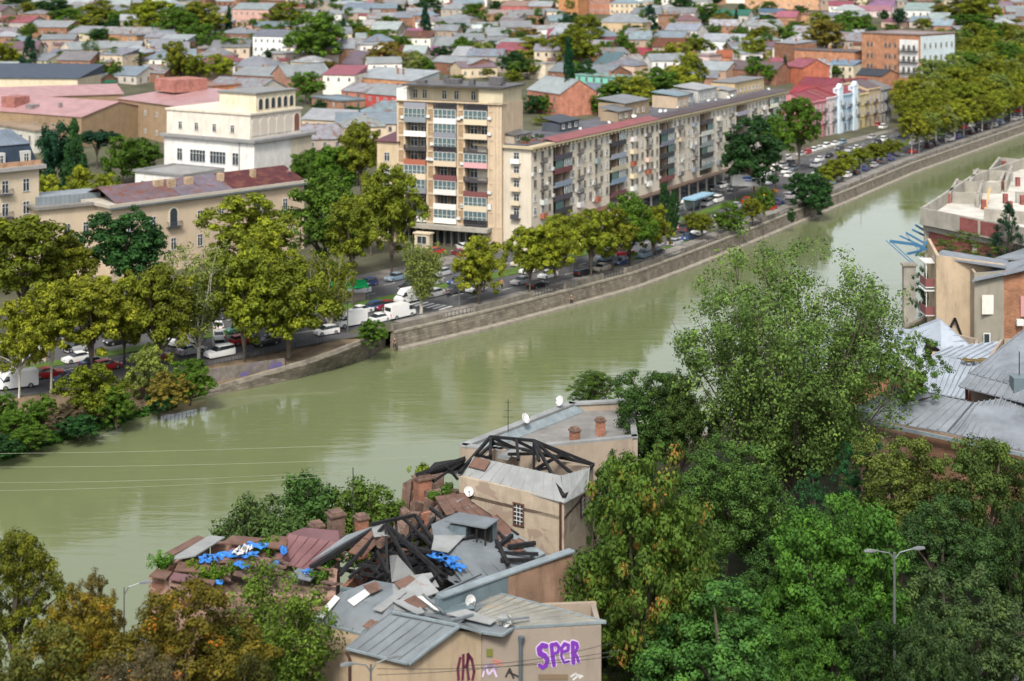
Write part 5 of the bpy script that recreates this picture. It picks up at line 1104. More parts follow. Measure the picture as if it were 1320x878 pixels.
# trees of the old town: (cx, top, bottom, width, colour, shape)
CT = [(85, 10, 36, 46, MG), (112, 16, 40, 44, OG), (228, 6, 52, 50, MG), (176, 2, 30, 40, OG), (262, 30, 62, 44, MG), (140, 24, 40, 30, DG), (345, 30, 50, 26, MG), (20, 20, 36, 24, MG), (500, 20, 36, 26, MG), (545, 60, 74, 26, DG), (600, 50, 66, 34, MG), (690, 76, 96, 30, MG), (850, 64, 84, 34, OG), (924, 44, 58, 34, DG), (1075, 84, 98, 20, MG), (45, 0, 26, 40, OG), (68, -4, 26, 50, DG), (100, 6, 28, 34, OG), (128, -2, 30, 40, OG), (150, 14, 34, 22, MG), (200, -2, 44, 56, YG), (240, 30, 58, 30, MG), (63, 40, 62, 26, DG), (130, 36, 51, 38, MG), (38, 47, 88, 28, CF, 'cone'), (6, 52, 84, 36, YG), (153, 60, 86, 52, MG), (74, 80, 90, 18, OG), (212, 38, 52, 20, DG),
      (258, 2, 46, 58, OG), (295, 8, 48, 13, CF, 'cone'), (330, 14, 38, 12, CF, 'cone'), (322, 20, 38, 10, CF, 'cone'), (370, 2, 38, 50, OG), (408, 16, 83, 68, MG), (226, 50, 100, 34, OG), (300, 48, 72, 44, MG), (252, 68, 100, 28, OG), (283, 68, 101, 34, YG), (394, 90, 130, 40, MG), (425, -3, 12, 24, MG), (272, 46, 62, 24, OG), (350, 62, 76, 20, DG), (424, 78, 92, 24, BR),
      (443, 24, 58, 16, CF, 'cone'), (453, 22, 52, 28, MG), (468, 32, 56, 34, OG), (492, 36, 62, 40, MG), (500, 54, 92, 52, BR), (488, 74, 92, 34, OG), (537, 64, 100, 32, LG), (548, 6, 60, 20, CF, 'cone'), (552, -4, 22, 32, DG), (522, 44, 66, 22, MG), (572, 26, 50, 30, MG), (592, 28, 50, 30, DG), (612, 3, 30, 28, MG), (625, 40, 56, 56, MG), (571, 58, 73, 26, DG), (624, 52, 83, 30, LG), (510, 6, 15, 22, DG), (478, 5, 16, 9, MG), (655, 22, 40, 14, MG), (640, 0, 12, 20, DG), (628, 88, 98, 16, OG), (590, 95, 104, 18, OG),
      (700, 44, 80, 62, YG), (735, 14, 38, 24, DG), (755, 18, 62, 40, OG), (742, 36, 86, 52, OG), (741, 112, 150, 24, CF, 'cone'), (712, 118, 150, 34, MG), (690, 122, 150, 30, DG), (678, 34, 54, 38, BR), (664, 64, 98, 40, DG), (662, 48, 66, 18, DG), (838, 6, 38, 24, CF, 'cone'), (834, 35, 65, 40, YG), (801, 38, 70, 18, MG), (874, 52, 92, 40, YG), (790, 105, 150, 50, MG), (818, 92, 142, 52, YG), (846, 84, 130, 54, MG), (872, 82, 122, 44, YG), (888, 70, 118, 36, OG), (775, 122, 150, 30, MG), (700, 22, 30, 14, DG), (684, 22, 32, 18, MG), (705, 148, 160, 30, OG),
      (908, 2, 28, 44, MG), (930, 17, 34, 36, BR), (949, 12, 40, 9, CF, 'cone'), (990, 1, 14, 18, MG), (1033, 6, 16, 18, DG), (914, 30, 44, 42, MG), (957, 30, 40, 34, MG), (986, 18, 32, 24, DG), (970, 44, 82, 38, YG), (984, 32, 56, 36, OG), (1012, 32, 54, 28, MG), (1064, 24, 64, 46, BR), (1056, 14, 46, 34, OG), (1092, 12, 44, 34, MG), (1108, 20, 44, 30, MG), (895, 48, 70, 42, OG), (1028, 26, 36, 26, MG), (1012, 72, 94, 9, CF, 'cone'), (1001, 82, 94, 20, DG), (918, 68, 76, 8, MG), (884, 120, 130, 10, MG),
      (1140, 12, 26, 14, DG), (1160, 10, 32, 15, CF), (1190, 23, 38, 22, OG), (1240, -6, 26, 62, OG), (1262, -4, 32, 50, OG), (1250, 17, 38, 56, MG), (1300, 2, 14, 22, DG), (1150, 30, 40, 20, MG), (1310, 24, 34, 24, OG), (1118, 30, 40, 24, OG),
      (880, -4, 12, 30, DG), (852, -4, 6, 30, MG), (455, -4, 6, 26, MG), (230, -6, 10, 40, OG), (20, -6, 14, 36, DG), (180, -6, 8, 30, MG), (600, -4, 8, 24, MG), (820, 20, 30, 14, MG), (1015, -3, 5, 26, MG), (1090, -3, 8, 30, DG), (1205, -4, 8, 30, MG), (1275, -4, 10, 30, MG), (706, -4, 6, 24, MG),
      (70, 150, 222, 44, CF), (96, 156, 236, 40, DG, 'cone'), (125, 166, 200, 46, CF, 'spread'), (210, 138, 168, 10, CF, 'cone'), (158, 170, 215, 44, MG), (185, 176, 210, 44, MG), (62, 222, 248, 34, YG), (104, 212, 242, 30, YG), (140, 218, 246, 32, YG), (400, 190, 232, 50, MG), (430, 185, 235, 40, OG), (462, 155, 215, 44, OG), (463, 135, 160, 36, DG), (440, 210, 240, 30, MG), (415, 128, 145, 24, DG), (545, 20, 30, 10, DG)]
SH = {'cone': 'conifer', 'column': 'cypress'}
for e in CT:
    cx, top, bot, w_, c = e[:5]; sh = e[5] if len(e) > 5 else 'round'
    g = G(cx, bot + 1.5 + (3 if sh == 'round' else 0)); s = F / g.y
    if bot > 145:
        z = 4.0; p = at(cx, bot + 6, z); yy = {True: 400, False: p.y}[bot < 175]; g = Vector((p.x, p.y, terrain(p.x, p.y))); s = F / g.y
    dn = CN[c] + (' conifer' if sh == 'cone' else ' cedar' if sh == 'spread' else ' tree')
    tree(g, CZ - (top - YH) / s, min(CZ - (bot - YH) / s, g.z + 1.0 if sh != 'spread' else 99), w_ * .56 / s, c, ('small ' if w_ < 22 else 'large ' if w_ > 45 else '') + dn, sh, 2 if w_ < 46 else 1, name='conifer' if sh == 'cone' else 'broadleaf_tree', group='trees of the old town')
g = G(733, 146); s = F / g.y; tree(g, CZ - (50 - YH) / s, g.z + 1, 8.5 / s, (.008, .045, .018), None, 'column', 1, name='cypress', label='very tall slim dark green cypress behind the long block, right of the tower')
# extra small greenery tucked between the houses
k = 0
while k < 70:
    cx = rnd.uniform(0, 1180); py = rnd.uniform(5, 112); g = G(cx, py); u, v = uv(g.x, g.y)
    if v - vb(u) < 60: continue
    s = F / g.y; r = rnd.uniform(2.4, 4.4); tree(g, g.z + rnd.uniform(6, 11), g.z + 1.2, r, rnd.choice([MG, DG, OG, MG]), 'garden tree', 'round', 2, group='trees of the old town'); k += 1

C = []; k = 0
while k < 130:
    cx = rnd.uniform(0, 1180); py = rnd.uniform(2, 80); g = G(cx, py); u, v = uv(g.x, g.y)
    if v - vb(u) < 60: continue
    r = rnd.uniform(2.4, 4.6); h = rnd.uniform(6, 11); k += 1
    for _ in range(16):
        d = Vector((rnd.gauss(0, 1), rnd.gauss(0, 1), rnd.gauss(0, 1))).normalized() * r * .75; C.append((g.x + d.x, g.y + d.y, g.z + h - r + d.z))
tag(obj('distant_greenery', leaf_mesh('distant_greenery', C, 1.5, 46, .55, M_leaf, .9, 77), None, (.05, .1, .016)), 'small garden trees filling the gaps between the farthest houses', 'greenery', kind='stuff')

# ================================================================ near bank trees
def nt_(cx, top, w_, Y, c, label, shape='round', mat=None, low=None, name='broadleaf_tree', k=0, nc=330, nper=100, lr=.036, sx=1.0, crel=.13, ddx=0):
    X = (cx - CX) / F * Y; zg = terrain(X, Y); ztop = CZ - (top - YH) * Y / F; rad = w_ / 2 * Y / F
    zlow = zg - .5 if low is None else CZ - (low - YH) * Y / F
    base = Vector((X, Y, zg)); t = thing(name, label, 'tree', base); mat = mat or M_leaf
    v = variant(shape, k, lr, nc, nper, mat, crel, .75); hz = (ztop - zlow) / 2
    cr = obj('crown', v[0], t, c, (0, 0, zlow - zg), k * 1.3); cr.scale = (rad * 1.06, rad * 1.06, hz)
    tk = obj('trunk', TRUNK, t); tk.scale = (.4, .4, zlow - zg + hz)
    b = obj('branch', v[1], t, None, (0, 0, zlow - zg), k * 1.3); b.scale = (rad, rad, hz); return t
nt_(18, 682, 120, 100, (.1, .115, .012), 'olive-yellow tree with its top against the water at the lower left', k=1, low=850)
nt_(95, 752, 130, 98, (.16, .13, .015), 'brownish autumn tree right of the olive one, lower left corner', mat=M_autumn, k=2, low=930)
nt_(120, 738, 70, 104, (.12, .1, .03), 'pale yellowish treetop behind the autumn trees at lower left', mat=M_leaf, k=3, low=860)
nt_(240, 752, 205, 96, (.105, .09, .012), 'broad brown-green tree with scattered orange leaves, lower left', mat=M_autumn, k=4, low=960)
nt_(45, 800, 200, 90, (.09, .1, .02), 'dark mixed green tree in the bottom left corner', mat=M_autumn, k=5)
nt_(165, 832, 170, 86, (.09, .075, .035), 'pinkish-brown leafy treetop at the bottom edge, left', mat=M_autumn, k=6)
nt_(330, 838, 110, 92, (.055, .06, .015), 'low brownish tree under the ruined roof at the bottom edge', k=7)
b = Vector(((352 - CX) / F * 103, 103, 5)); sparse_tree(b, CZ - (712 - YH) * 103 / F, CZ - (860 - YH) * 103 / F, 4.1, (.09, .15, .02), 'light fresh-green feathery tree in front of the ruined roof with blue tarps', leaf=.2, n=20, nper=60, pale=False, seed=21, cr=.8, trunkr=.15)
nt_(825, 562, 192, 113, (.07, .125, .02), 'green maple with rusty orange leaf tips right of the graffiti building', mat=M_maple, k=11, nc=400)
nt_(838, 472, 130, 152, (.035, .075, .016), 'dense dark green tree behind the flat-roofed building', k=9, low=610)
nt_(795, 578, 92, 137, (.035, .08, .018), 'dark green tree hiding the right end of the flat-roofed building', k=2, low=740)
nt_(880, 480, 90, 150, (.05, .085, .02), 'dark green tree touching the tall open-crowned tree', k=3, low=610)
nt_(765, 478, 66, 168, (.06, .11, .02), 'lighter green bush-like tree above the flat roof with dishes', k=1, low=525)
nt_(935, 556, 150, 132, (.06, .12, .026), 'mid green tree between the maple and the tall open tree', k=2, low=730)
nt_(880, 640, 90, 122, (.045, .095, .025), 'dark green tree just right of the maple', k=5, low=780)
nt_(1078, 628, 190, 115, (.06, .15, .022), 'bright green spreading tree at lower right centre', k=6, nc=400)
nt_(945, 745, 225, 108, (.055, .14, .03), 'glossy green rounded tree at the bottom edge right of the maple', k=7)
nt_(1240, 728, 170, 112, (.06, .1, .035), 'grey-green drooping tree beside the street lamp at lower right', k=8)
nt_(1160, 555, 150, 136, (.085, .115, .025), 'olive shrubby tree below the long tin roof', k=9, low=720)
nt_(1270, 560, 150, 130, (.065, .105, .025), 'olive green tree below the tin roof at the right edge', k=1, low=770)
nt_(1215, 640, 130, 122, (.04, .085, .025), 'dark green tree between the two olive ones at the right', k=4, low=780)
nt_(1310, 640, 90, 124, (.035, .07, .02), 'dark tree at the right edge', k=5)
nt_(1108, 560, 70, 142, (.02, .085, .03), 'ivy-green young tree beside the brown wall', k=6, low=660, nc=120)
nt_(1050, 600, 60, 138, (.025, .08, .03), 'ivy-green bushy tree left of the brown wall', k=7, low=690, nc=120)
nt_(1168, 425, 100, 160, (.05, .11, .014), 'bright green tree before the white metal roofs', k=2, low=530, nc=150)
nt_(1300, 262, 70, 228, CF, 'dark conifer beside the unfinished concrete building', 'cone', k=3, low=345, name='conifer', nc=120)
nt_(1240, 298, 90, 226, (.07, .1, .02), 'yellowish green tree below the red brick infill', k=4, low=350, nc=120)
nt_(1196, 335, 44, 216, (.02, .06, .018), 'dark green tree beside the cream house balconies', k=5, low=425, nc=120)
nt_(1040, 720, 120, 120, (.03, .07, .016), 'dark undergrowth tree behind the bright green one', k=8, low=870)
nt_(1130, 790, 120, 108, (.02, .045, .012), 'very dark tree behind the concrete lamp post', k=9)
nt_(1000, 690, 130, 126, (.045, .1, .024), 'shaded green tree between the mid green and the bright green trees', k=2, low=860)
nt_(860, 740, 110, 119, (.04, .095, .022), 'dark leafy tree low between the maple and the glossy rounded tree', k=6, low=878)
nt_(1030, 790, 120, 106, (.05, .12, .02), 'green tree at the bottom edge under the bright green one', k=3)
nt_(775, 800, 70, 121, (.04, .08, .02), 'dark shrub behind the right corner of the lettered wall', k=1)
nt_(1200, 770, 120, 104, (.04, .075, .025), 'dark shrub at the bottom right beside the lamp post', k=2)
nt_(985, 640, 90, 140, (.035, .08, .02), 'dark tree under the tall open-crowned tree', k=5, low=740)
nt_(1080, 640, 80, 130, (.05, .11, .03), 'small green tree behind the top of the bright green tree', k=3, low=740)
b = Vector(((1022 - CX) / F * 150, 150, 5)); sparse_tree(b, CZ - (288 - YH) * 150 / F, CZ - (600 - YH) * 150 / F, 11.8, (.1, .17, .04), 'very tall open-crowned tree with rising branches between river and tin roofs', leaf=.27, n=50, nper=70, pale=False, seed=33, cr=1.3, trunkr=.3)
for (cx, top, w_, Y, k, lab) in ((325, 630, 90, 129, 1, 'grey-green bush tree behind the ruin, at the river'), (395, 600, 84, 131, 2, 'taller green bush tree behind the ruin chimneys'), (470, 604, 110, 133, 3, 'green bush tree with yellow tips beside the ruin chimneys'), (372, 632, 60, 127, 4, 'small green bush tree behind the ruined parapet')):
    b = Vector(((cx - CX) / F * Y, Y, 5)); sparse_tree(b, CZ - (top - YH) * Y / F, 8.5, w_ / 2 * Y / F, [(.06, .1, .03), (.05, .11, .025), (.075, .13, .02), (.06, .11, .03)][k - 1], lab, leaf=.24, n=16, nper=60, pale=False, seed=40 + k, cr=.75, trunkr=.1, name='bush', cat='bush')
# ================================================================ vehicles
def loft(mb, secs):
    """secs: (x, half width bottom, half width top, z bottom, z top)"""
    V = []; n = len(secs)
    for x, wb, wt, z0, z1 in secs: V += [(x, -wb, z0), (x, wb, z0), (x, (wb + wt) / 2 * 1.03, (z0 + z1) / 2), (x, wt, z1), (x, -wt, z1), (x, -(wb + wt) / 2 * 1.03, (z0 + z1) / 2)]
    Fc = [tuple(range(5, -1, -1)), tuple((n - 1) * 6 + i for i in range(6))]
    for i in range(n - 1):
        for k in range(6): Fc.append((i * 6 + k, i * 6 + (k + 1) % 6, (i + 1) * 6 + (k + 1) % 6, (i + 1) * 6 + k))
    mb.add(V, Fc)
M_car = plain('car_paint', None, .28, 0, .6); M_tyre = plain('tyre', (.02, .02, .02), .8); M_rim = plain('rim', (.4, .4, .42), .35, .6)
M_lamp = plain('headlight', (.7, .7, .68), .15); M_tail = plain('taillight', (.5, .015, .01), .25); M_cglass = plain('car_glass', (.02, .025, .03), .08, 0, .9)
def wheel_mesh(r):
    mb = MB(); mb.tube([(0, -.11, 0), (0, .11, 0)], r, 14); mb.mi = 1; mb.tube([(0, -.125, 0), (0, .125, 0)], r * .6, 10); return mb.mesh('wheel', [M_tyre, M_rim])
WH = wheel_mesh(.33); WHB = wheel_mesh(.37)
def bx(x, y, z, a, b, c, name, m): mb = MB(); mb.box(x - a, x + a, y - b, y + b, z - c, z + c); return mb.mesh(name, m)
def car_type(kind):
    body = MB(); gl = MB()
    if kind == 'sedan':
        L = 2.25; loft(body, [(-L, .78, .7, .35, .82), (-L + .12, .86, .8, .22, .93), (-1.2, .88, .82, .2, .96), (.7, .88, .82, .2, .92), (L - .35, .86, .76, .2, .78), (L, .74, .66, .3, .66)])
        loft(gl, [(-1.55, .72, .68, .9, .97), (-.95, .76, .6, .9, 1.36), (.25, .76, .6, .9, 1.38), (1.0, .74, .7, .86, .93)])
        loft(body, [(-.98, .615, .58, 1.33, 1.4), (-.4, .63, .58, 1.37, 1.45), (.15, .63, .58, 1.37, 1.44), (.34, .61, .57, 1.32, 1.38)]); wx = (-1.35, 1.38); gz = 1
    elif kind == 'hatch':
        L = 2.0; loft(body, [(-L, .8, .72, .3, .95), (-L + .1, .85, .8, .22, 1.02), (-.8, .87, .82, .2, 1.0), (.8, .87, .8, .2, .95), (L - .3, .84, .74, .2, .8), (L, .72, .64, .3, .66)])
        loft(gl, [(-1.9, .74, .66, .98, 1.1), (-1.55, .76, .6, .98, 1.42), (.25, .76, .6, .95, 1.45), (1.05, .74, .7, .9, .97)])
        loft(body, [(-1.7, .62, .57, 1.38, 1.46), (-.6, .63, .58, 1.44, 1.52), (.15, .63, .58, 1.43, 1.5), (.36, .61, .57, 1.36, 1.42)]); wx = (-1.25, 1.25)
    elif kind == 'suv':
        L = 2.3; loft(body, [(-L, .84, .78, .4, 1.1), (-L + .1, .92, .88, .3, 1.2), (-.8, .94, .88, .28, 1.14), (.9, .94, .88, .28, 1.1), (L - .3, .92, .84, .28, 1.0), (L, .82, .76, .4, .85)])
        loft(gl, [(-2.2, .82, .76, 1.1, 1.25), (-1.95, .84, .7, 1.1, 1.66), (.3, .84, .7, 1.08, 1.68), (1.05, .82, .78, 1.04, 1.1)])
        loft(body, [(-2.08, .71, .66, 1.62, 1.7), (-.6, .72, .68, 1.66, 1.76), (.2, .72, .68, 1.66, 1.74), (.42, .7, .66, 1.58, 1.65)]); wx = (-1.4, 1.42)
    else:
        L = 2.75; loft(body, [(-L, .92, .86, .4, 2.3), (-L + .1, .98, .9, .3, 2.42), (1.1, .98, .9, .3, 2.4), (1.55, .98, .84, .3, 2.1), (2.15, .97, .86, .3, 1.25), (L, .86, .78, .4, .95)])
        loft(gl, [(1.18, 1.0, .9, 1.3, 2.0), (1.62, 1.0, .84, 1.28, 1.97), (2.1, .98, .9, 1.24, 1.33)])
        gl.box(-L - .015, -L + .05, -.7, .7, 1.45, 2.05); wx = (-1.65, 1.75)
    w = 'van' == kind
    return dict(body=body.mesh('body', M_car), glass=gl.mesh('window', M_cglass), wx=wx, L=L, w=.95 if w else .82, z=.8 if not w else .85, wh=WHB if kind in ('suv', 'van') else WH,
                head=bx(0, 0, 0, .06, .17, .09, 'headlight', M_lamp), tail=bx(0, 0, 0, .05, .14, .12 if not w else .25, 'taillight', M_tail), plate=bx(0, 0, 0, .02, .25, .06, 'number_plate', M_white))
CTY = {k: car_type(k) for k in ('sedan', 'hatch', 'suv', 'van')}
CCOL = {'white': (.72, .72, .7), 'black': (.015, .015, .018), 'dark grey': (.07, .075, .08), 'silver': (.4, .41, .42), 'red': (.42, .02, .02), 'dark blue': (.03, .06, .16), 'light blue': (.2, .34, .5), 'beige': (.5, .45, .33), 'dark red': (.2, .015, .03), 'green': (.03, .14, .08), 'yellow': (.6, .42, .03), 'grey blue': (.18, .26, .33)}
KN = {'sedan': 'sedan', 'hatch': 'hatchback', 'suv': 'off-roader', 'van': 'van'}
def car(kind, p, ang, cn, label=None, group='cars along the embankment road'):
    T_ = CTY[kind]; t = thing('parked_car' if kind != 'van' else 'van', label, 'car' if kind != 'van' else 'van', p, ang, group)
    obj('body', T_['body'], t, CCOL[cn]); obj('window', T_['glass'], t)
    for x in T_['wx']:
        for sy in (-1, 1): obj('wheel', T_['wh'], t, None, (x, sy * (T_['w'] - .06), .34))
    for sy in (-1, 1):
        obj('headlight', T_['head'], t, None, (T_['L'] - .03, sy * T_['w'] * .66, T_['z'] * .85)); obj('taillight', T_['tail'], t, None, (-T_['L'] + .02, sy * T_['w'] * .8, T_['z'] * 1.0))
    if label is None: auto(t, '%s %s' % (cn, KN[kind]))
    CARP.append((p.x, p.y)); return t
CARP = []
def roadang(p):
    u, v = uv(p.x, p.y); a = Vector(xy(u - 3, vb(u - 3))); b = Vector(xy(u + 3, vb(u + 3))); d = b - a; return math.atan2(d.y, d.x)
EC = [('van', 22, 500, 0, 'white', 'long white van at the left edge under the plane trees'), ('sedan', 62, 486, 1, 'red', None), ('sedan', 88, 492, 0, 'dark blue', None), ('hatch', 40, 470, 0, 'beige', None), ('sedan', 100, 466, 0, 'white', None),
      ('hatch', 138, 476, 1, 'red', None), ('sedan', 122, 472, 1, 'dark blue', None), ('van', 238, 444, 0, 'white', 'white van half hidden beside the tall thin-leaved plane tree'), ('sedan', 247, 456, 1, 'silver', None), ('sedan', 281, 425, 2, 'white', None), ('sedan', 282, 437, 2, 'white', None), ('suv', 282, 448, 2, 'silver', None), ('suv', 283, 460, 0, 'white', 'white off-roader nearest the ramp beside the thin-leaved plane tree'),
      ('sedan', 308, 428, 0, 'green', None), ('hatch', 313, 443, 1, 'red', None), ('sedan', 343, 445, 0, 'black', None), ('hatch', 358, 436, 0, 'white', None), ('hatch', 421, 431, 0, 'white', 'white hatchback alone beside the quay corner'), ('van', 452, 420, 0, 'white', 'white van showing its back doors beside the forked pale tree'), ('sedan', 487, 415, 0, 'white', 'white sedan between the two white vans near the quay'),
      ('van', 516, 409, 0, 'white', 'white delivery van by the parapet, left of the zebra crossing'), ('van', 527, 389, 0, 'white', 'tall white van with blue rear end in the middle of the road'), ('sedan', 560, 382, 0, 'silver', 'silver sedan behind the tall white and blue van'), ('suv', 528, 374, 0, 'black', None), ('sedan', 497, 398, 0, 'dark red', None), ('hatch', 480, 400, 0, 'dark blue', None), ('sedan', 466, 404, 1, 'white', None),
      ('suv', 586, 378, 0, 'dark grey', None), ('sedan', 590, 366, 0, 'dark blue', None), ('sedan', 607, 366, 0, 'grey blue', None), ('hatch', 613, 376, 0, 'white', None), ('sedan', 560, 328, 0, 'red', None), ('sedan', 591, 330, 2, 'dark red', None), ('hatch', 596, 322, 2, 'white', None), ('sedan', 693, 371, 1, 'black', 'black sedan on the river lane between two plane trunks'), ('sedan', 706, 358, 0, 'white', None), ('hatch', 681, 352, 0, 'white', None), ('sedan', 672, 366, 0, 'silver', None),
      ('suv', 752, 355, 1, 'black', None), ('sedan', 775, 349, 0, 'beige', None), ('suv', 781, 336, 0, 'grey blue', None), ('hatch', 800, 341, 0, 'dark blue', None), ('sedan', 806, 329, 1, 'red', None), ('suv', 830, 332, 0, 'grey blue', None), ('sedan', 846, 327, 1, 'black', None), ('sedan', 870, 316, 1, 'silver', None), ('sedan', 886, 309, 0, 'dark blue', None), ('suv', 900, 303, 0, 'white', None),
      ('sedan', 886, 262, 0, 'white', 'white sedan parked in front of the bus shelter'), ('van', 986, 268, 0, 'white', 'white van parked by the riverside near the yellow parasol'), ('sedan', 978, 277, 0, 'silver', 'silver sedan before the yellow parasol'), ('hatch', 995, 270, 1, 'red', None), ('sedan', 1004, 263, 1, 'dark blue', None), ('sedan', 1124, 179, 0, 'silver', 'silver car driving alone on the open street by the coloured houses'), ('suv', 1138, 166, 0, 'white', None), ('hatch', 1131, 163, 0, 'red', None)]
for kind, x, y, m_, cn, lab in EC:
    p = at(x, y, .02); a = roadang(p) + (math.pi if m_ == 0 else 0) + (R(62) if m_ == 2 else 0) + rnd.uniform(-.05, .05)
    if kind == 'van' and m_ == 0 and x in (516,): a += math.pi
    car(kind, p, a, cn, lab)
nc_ = 0; _s = at(450, 388, 0); CARP += [(_s.x + dx, _s.y) for dx in (-3, 0, 3)]
for off, u0, u1, st, pr, fl, z in ((6.4, 330, 700, 6.2, .8, 1, .02), (9.6, 300, 700, 7, .62, 1, .02), (13.2, 225, 700, 7.2, .6, 1, .02), (20.5, 215, 700, 6.6, .66, 0, .02), (24.2, 265, 640, 6.3, .62, 0, .02), (28.6, 300, 460, 5.8, .6, 0, .02),
                                   (8, 90, 186, 6.2, .75, 1, .02), (12, 60, 205, 6.0, .82, 1, .02), (21, 60, 225, 6, .85, 0, .02), (25, 60, 240, 5.8, .85, 0, .02), (29, 60, 250, 5.8, .75, 0, .02), (33, 385, 470, 5.6, .75, 0, .16)):
    u = u0
    while u < u1:
        x, y = xy(u, vb(u) + off + rnd.uniform(-.3, .3)); p = Vector((x, y, z)); q = pix(p)
        ok = -20 < q[0] < 1340 and rnd.random() < pr and all((x - a) ** 2 + (y - b_) ** 2 > 20 for a, b_ in CARP) and not (520 < q[0] < 640 and off < 13) and not (1060 < q[0] < 1130 and 8 < off < 24)
        if ok:
            kind = rnd.choices(['sedan', 'hatch', 'suv', 'van'], [5, 3, 3, .5])[0]
            cn = rnd.choices(['white', 'black', 'dark grey', 'silver', 'red', 'dark blue', 'grey blue', 'dark red', 'beige', 'light blue'], [7, 3, 3, 4, 1.6, 1.3, 1, .6, .5, .5])[0]
            car(kind, p, roadang(p) + (0 if fl else math.pi) + rnd.uniform(-.04, .04), cn); nc_ += 1
        u += st * rnd.uniform(.9, 1.5)
print('cars', len(CARP))
# ================================================================ street furniture
def lamp(p, h, az, label, arms=1, group='street lamps', arml=1.8, r=.09):
    t = thing('street_lamp', label, 'street lamp', p, az, group)
    if label is None: auto(t, 'slim grey street lamp')
    mb = MB(); mb.tube([(0, 0, -.2), (0, 0, .8), (0, 0, .85), (0, 0, h)], [r * 1.4, r * 1.4, r, r * .7], 8); mb.build('pole', M_metalgrey, t)
    for k in range(arms):
        sgn = 1 if k == 0 else -1
        mb = MB(); mb.tube([(0, 0, h - .5), (sgn * .5 * arml / 1.8, 0, h - .02), (sgn * arml, 0, h + .2)], [.05, .045, .04], 6); mb.build('arm', M_metalgrey, t)
        mb = MB(); loft(mb, [(sgn * (arml - .1), .06, .05, h + .12, h + .24), (sgn * (arml + .3), .15, .12, h + .12, h + .3), (sgn * (arml + .75), .1, .06, h + .16, h + .26)]); mb.build('lamp_head', plain('lamp_cover', (.16, .17, .18), .35), t)
    return t
for (x, base, top) in ((448, 428, 375), (592, 397, 352), (423, 388, 345), (980, 277, 230), (945, 247, 200), (1146, 178, 158), (1018, 245, 215), (738, 372, 330), (635, 310, 290), (1185, 200, 176), (1003, 215, 190), (1110, 232, 205)):
    p = at(x, base, 0); lamp(p, (base - top) * p.y / F, roadang(p) + R(90 if x < 900 else 150), None)
# billboard
bp_ = at(962, 262, 0); t = thing('billboard', 'white billboard on posts with blue stripes facing the river road', 'billboard', bp_, R(-8))
mb = MB(); mb.box(-3.4, 3.4, -.12, .12, 4.2, 6.9); mb.build('panel', M_white, t)
mb = MB(); mb.box(-.9, 1.6, -.15, -.12, 5.9, 6.5); mb.box(-.3, 1.8, -.15, -.12, 5.3, 5.6); mb.build('printed_stripes', plain('blue_print', (.05, .16, .5), .5), t)
for x in (-2.6, 2.6):
    mb = MB(); mb.tube([(x, .2, 0), (x, .2, 5)], .1, 8); mb.build('post', M_metalgrey, t)
# bus shelter with glass and blue roof edge
sp = at(905, 268, 0); t = thing('bus_shelter', 'long glazed bus shelter with pale blue roof edge in front of the long block', 'bus shelter', sp, roadang(sp))
mb = MB(); mb.box(-8, 4, -1.6, 1.6, 2.9, 3.25); mb.build('roof', plain('blue_metal', (.25, .42, .55), .5), t)
mb = MB(); mb.box(-7.8, 3.8, 1.3, 1.36, .2, 2.9); mb.build('glass_wall', plain('shelter_glass', (.25, .3, .32), .1), t)
for x in (-7.6, -3.8, 0, 3.6):
    mb = MB(); mb.box(x - .06, x + .06, -1.3, -1.18, 0, 2.9); mb.build('post', M_metalgrey, t)
mb = MB(); mb.box(-6, -3, .6, 1.0, .4, .5); mb.box(-1, 2, .6, 1.0, .4, .5); mb.build('bench', M_metalgrey, t)
# parasols
for (x, y, r, c, lab) in ((984, 262, 1.7, (.75, .5, .02), 'bright yellow market parasol by the riverside'), (998, 258, 1.2, (.5, .18, .06), 'small orange-red parasol beside the yellow one'), (973, 255, 1.1, (.65, .5, .3), 'small cream parasol under the billboard')):
    t = thing('parasol', lab, 'parasol', at(x, y, .02)); n = 8; V = [(0, 0, 3.0)] + [(r * math.cos(6.283 * i / n), r * math.sin(6.283 * i / n), 2.3) for i in range(n)] + [(r * math.cos(6.283 * i / n), r * math.sin(6.283 * i / n), 2.1) for i in range(n)]
    mb = MB(); mb.add(V, [(0, 1 + i, 1 + (i + 1) % n) for i in range(n)] + [(1 + i, 9 + i, 9 + (i + 1) % n, 1 + (i + 1) % n) for i in range(n)]); mb.build('canopy', M_fabric, t, color=c)
    mb = MB(); mb.tube([(0, 0, 0), (0, 0, 3.05)], .04, 6); mb.build('pole', M_metalgrey, t)
# green awning stall under the tower trees
p = at(450, 388, .02); t = thing('market_stall', 'small stall with sloping green awning under the trees left of the tower', 'stall', p, R(20))
mb = MB(); mb.slab([(-3.2, -1.6, 2.5), (3.2, -1.6, 2.5), (3.2, 1.4, 3.3), (-3.2, 1.4, 3.3)], .08); mb.build('awning', M_fabric, t, color=(.01, .28, .08))
mb = MB(); mb.box(-3, 3, .2, 1.4, 0, 1.0); mb.build('counter', M_plaster, t, color=(.3, .26, .22))
for x in (-3, 3):
    mb = MB(); mb.box(x - .05, x + .05, -1.5, -1.4, 0, 2.55); mb.build('post', M_metalgrey, t)
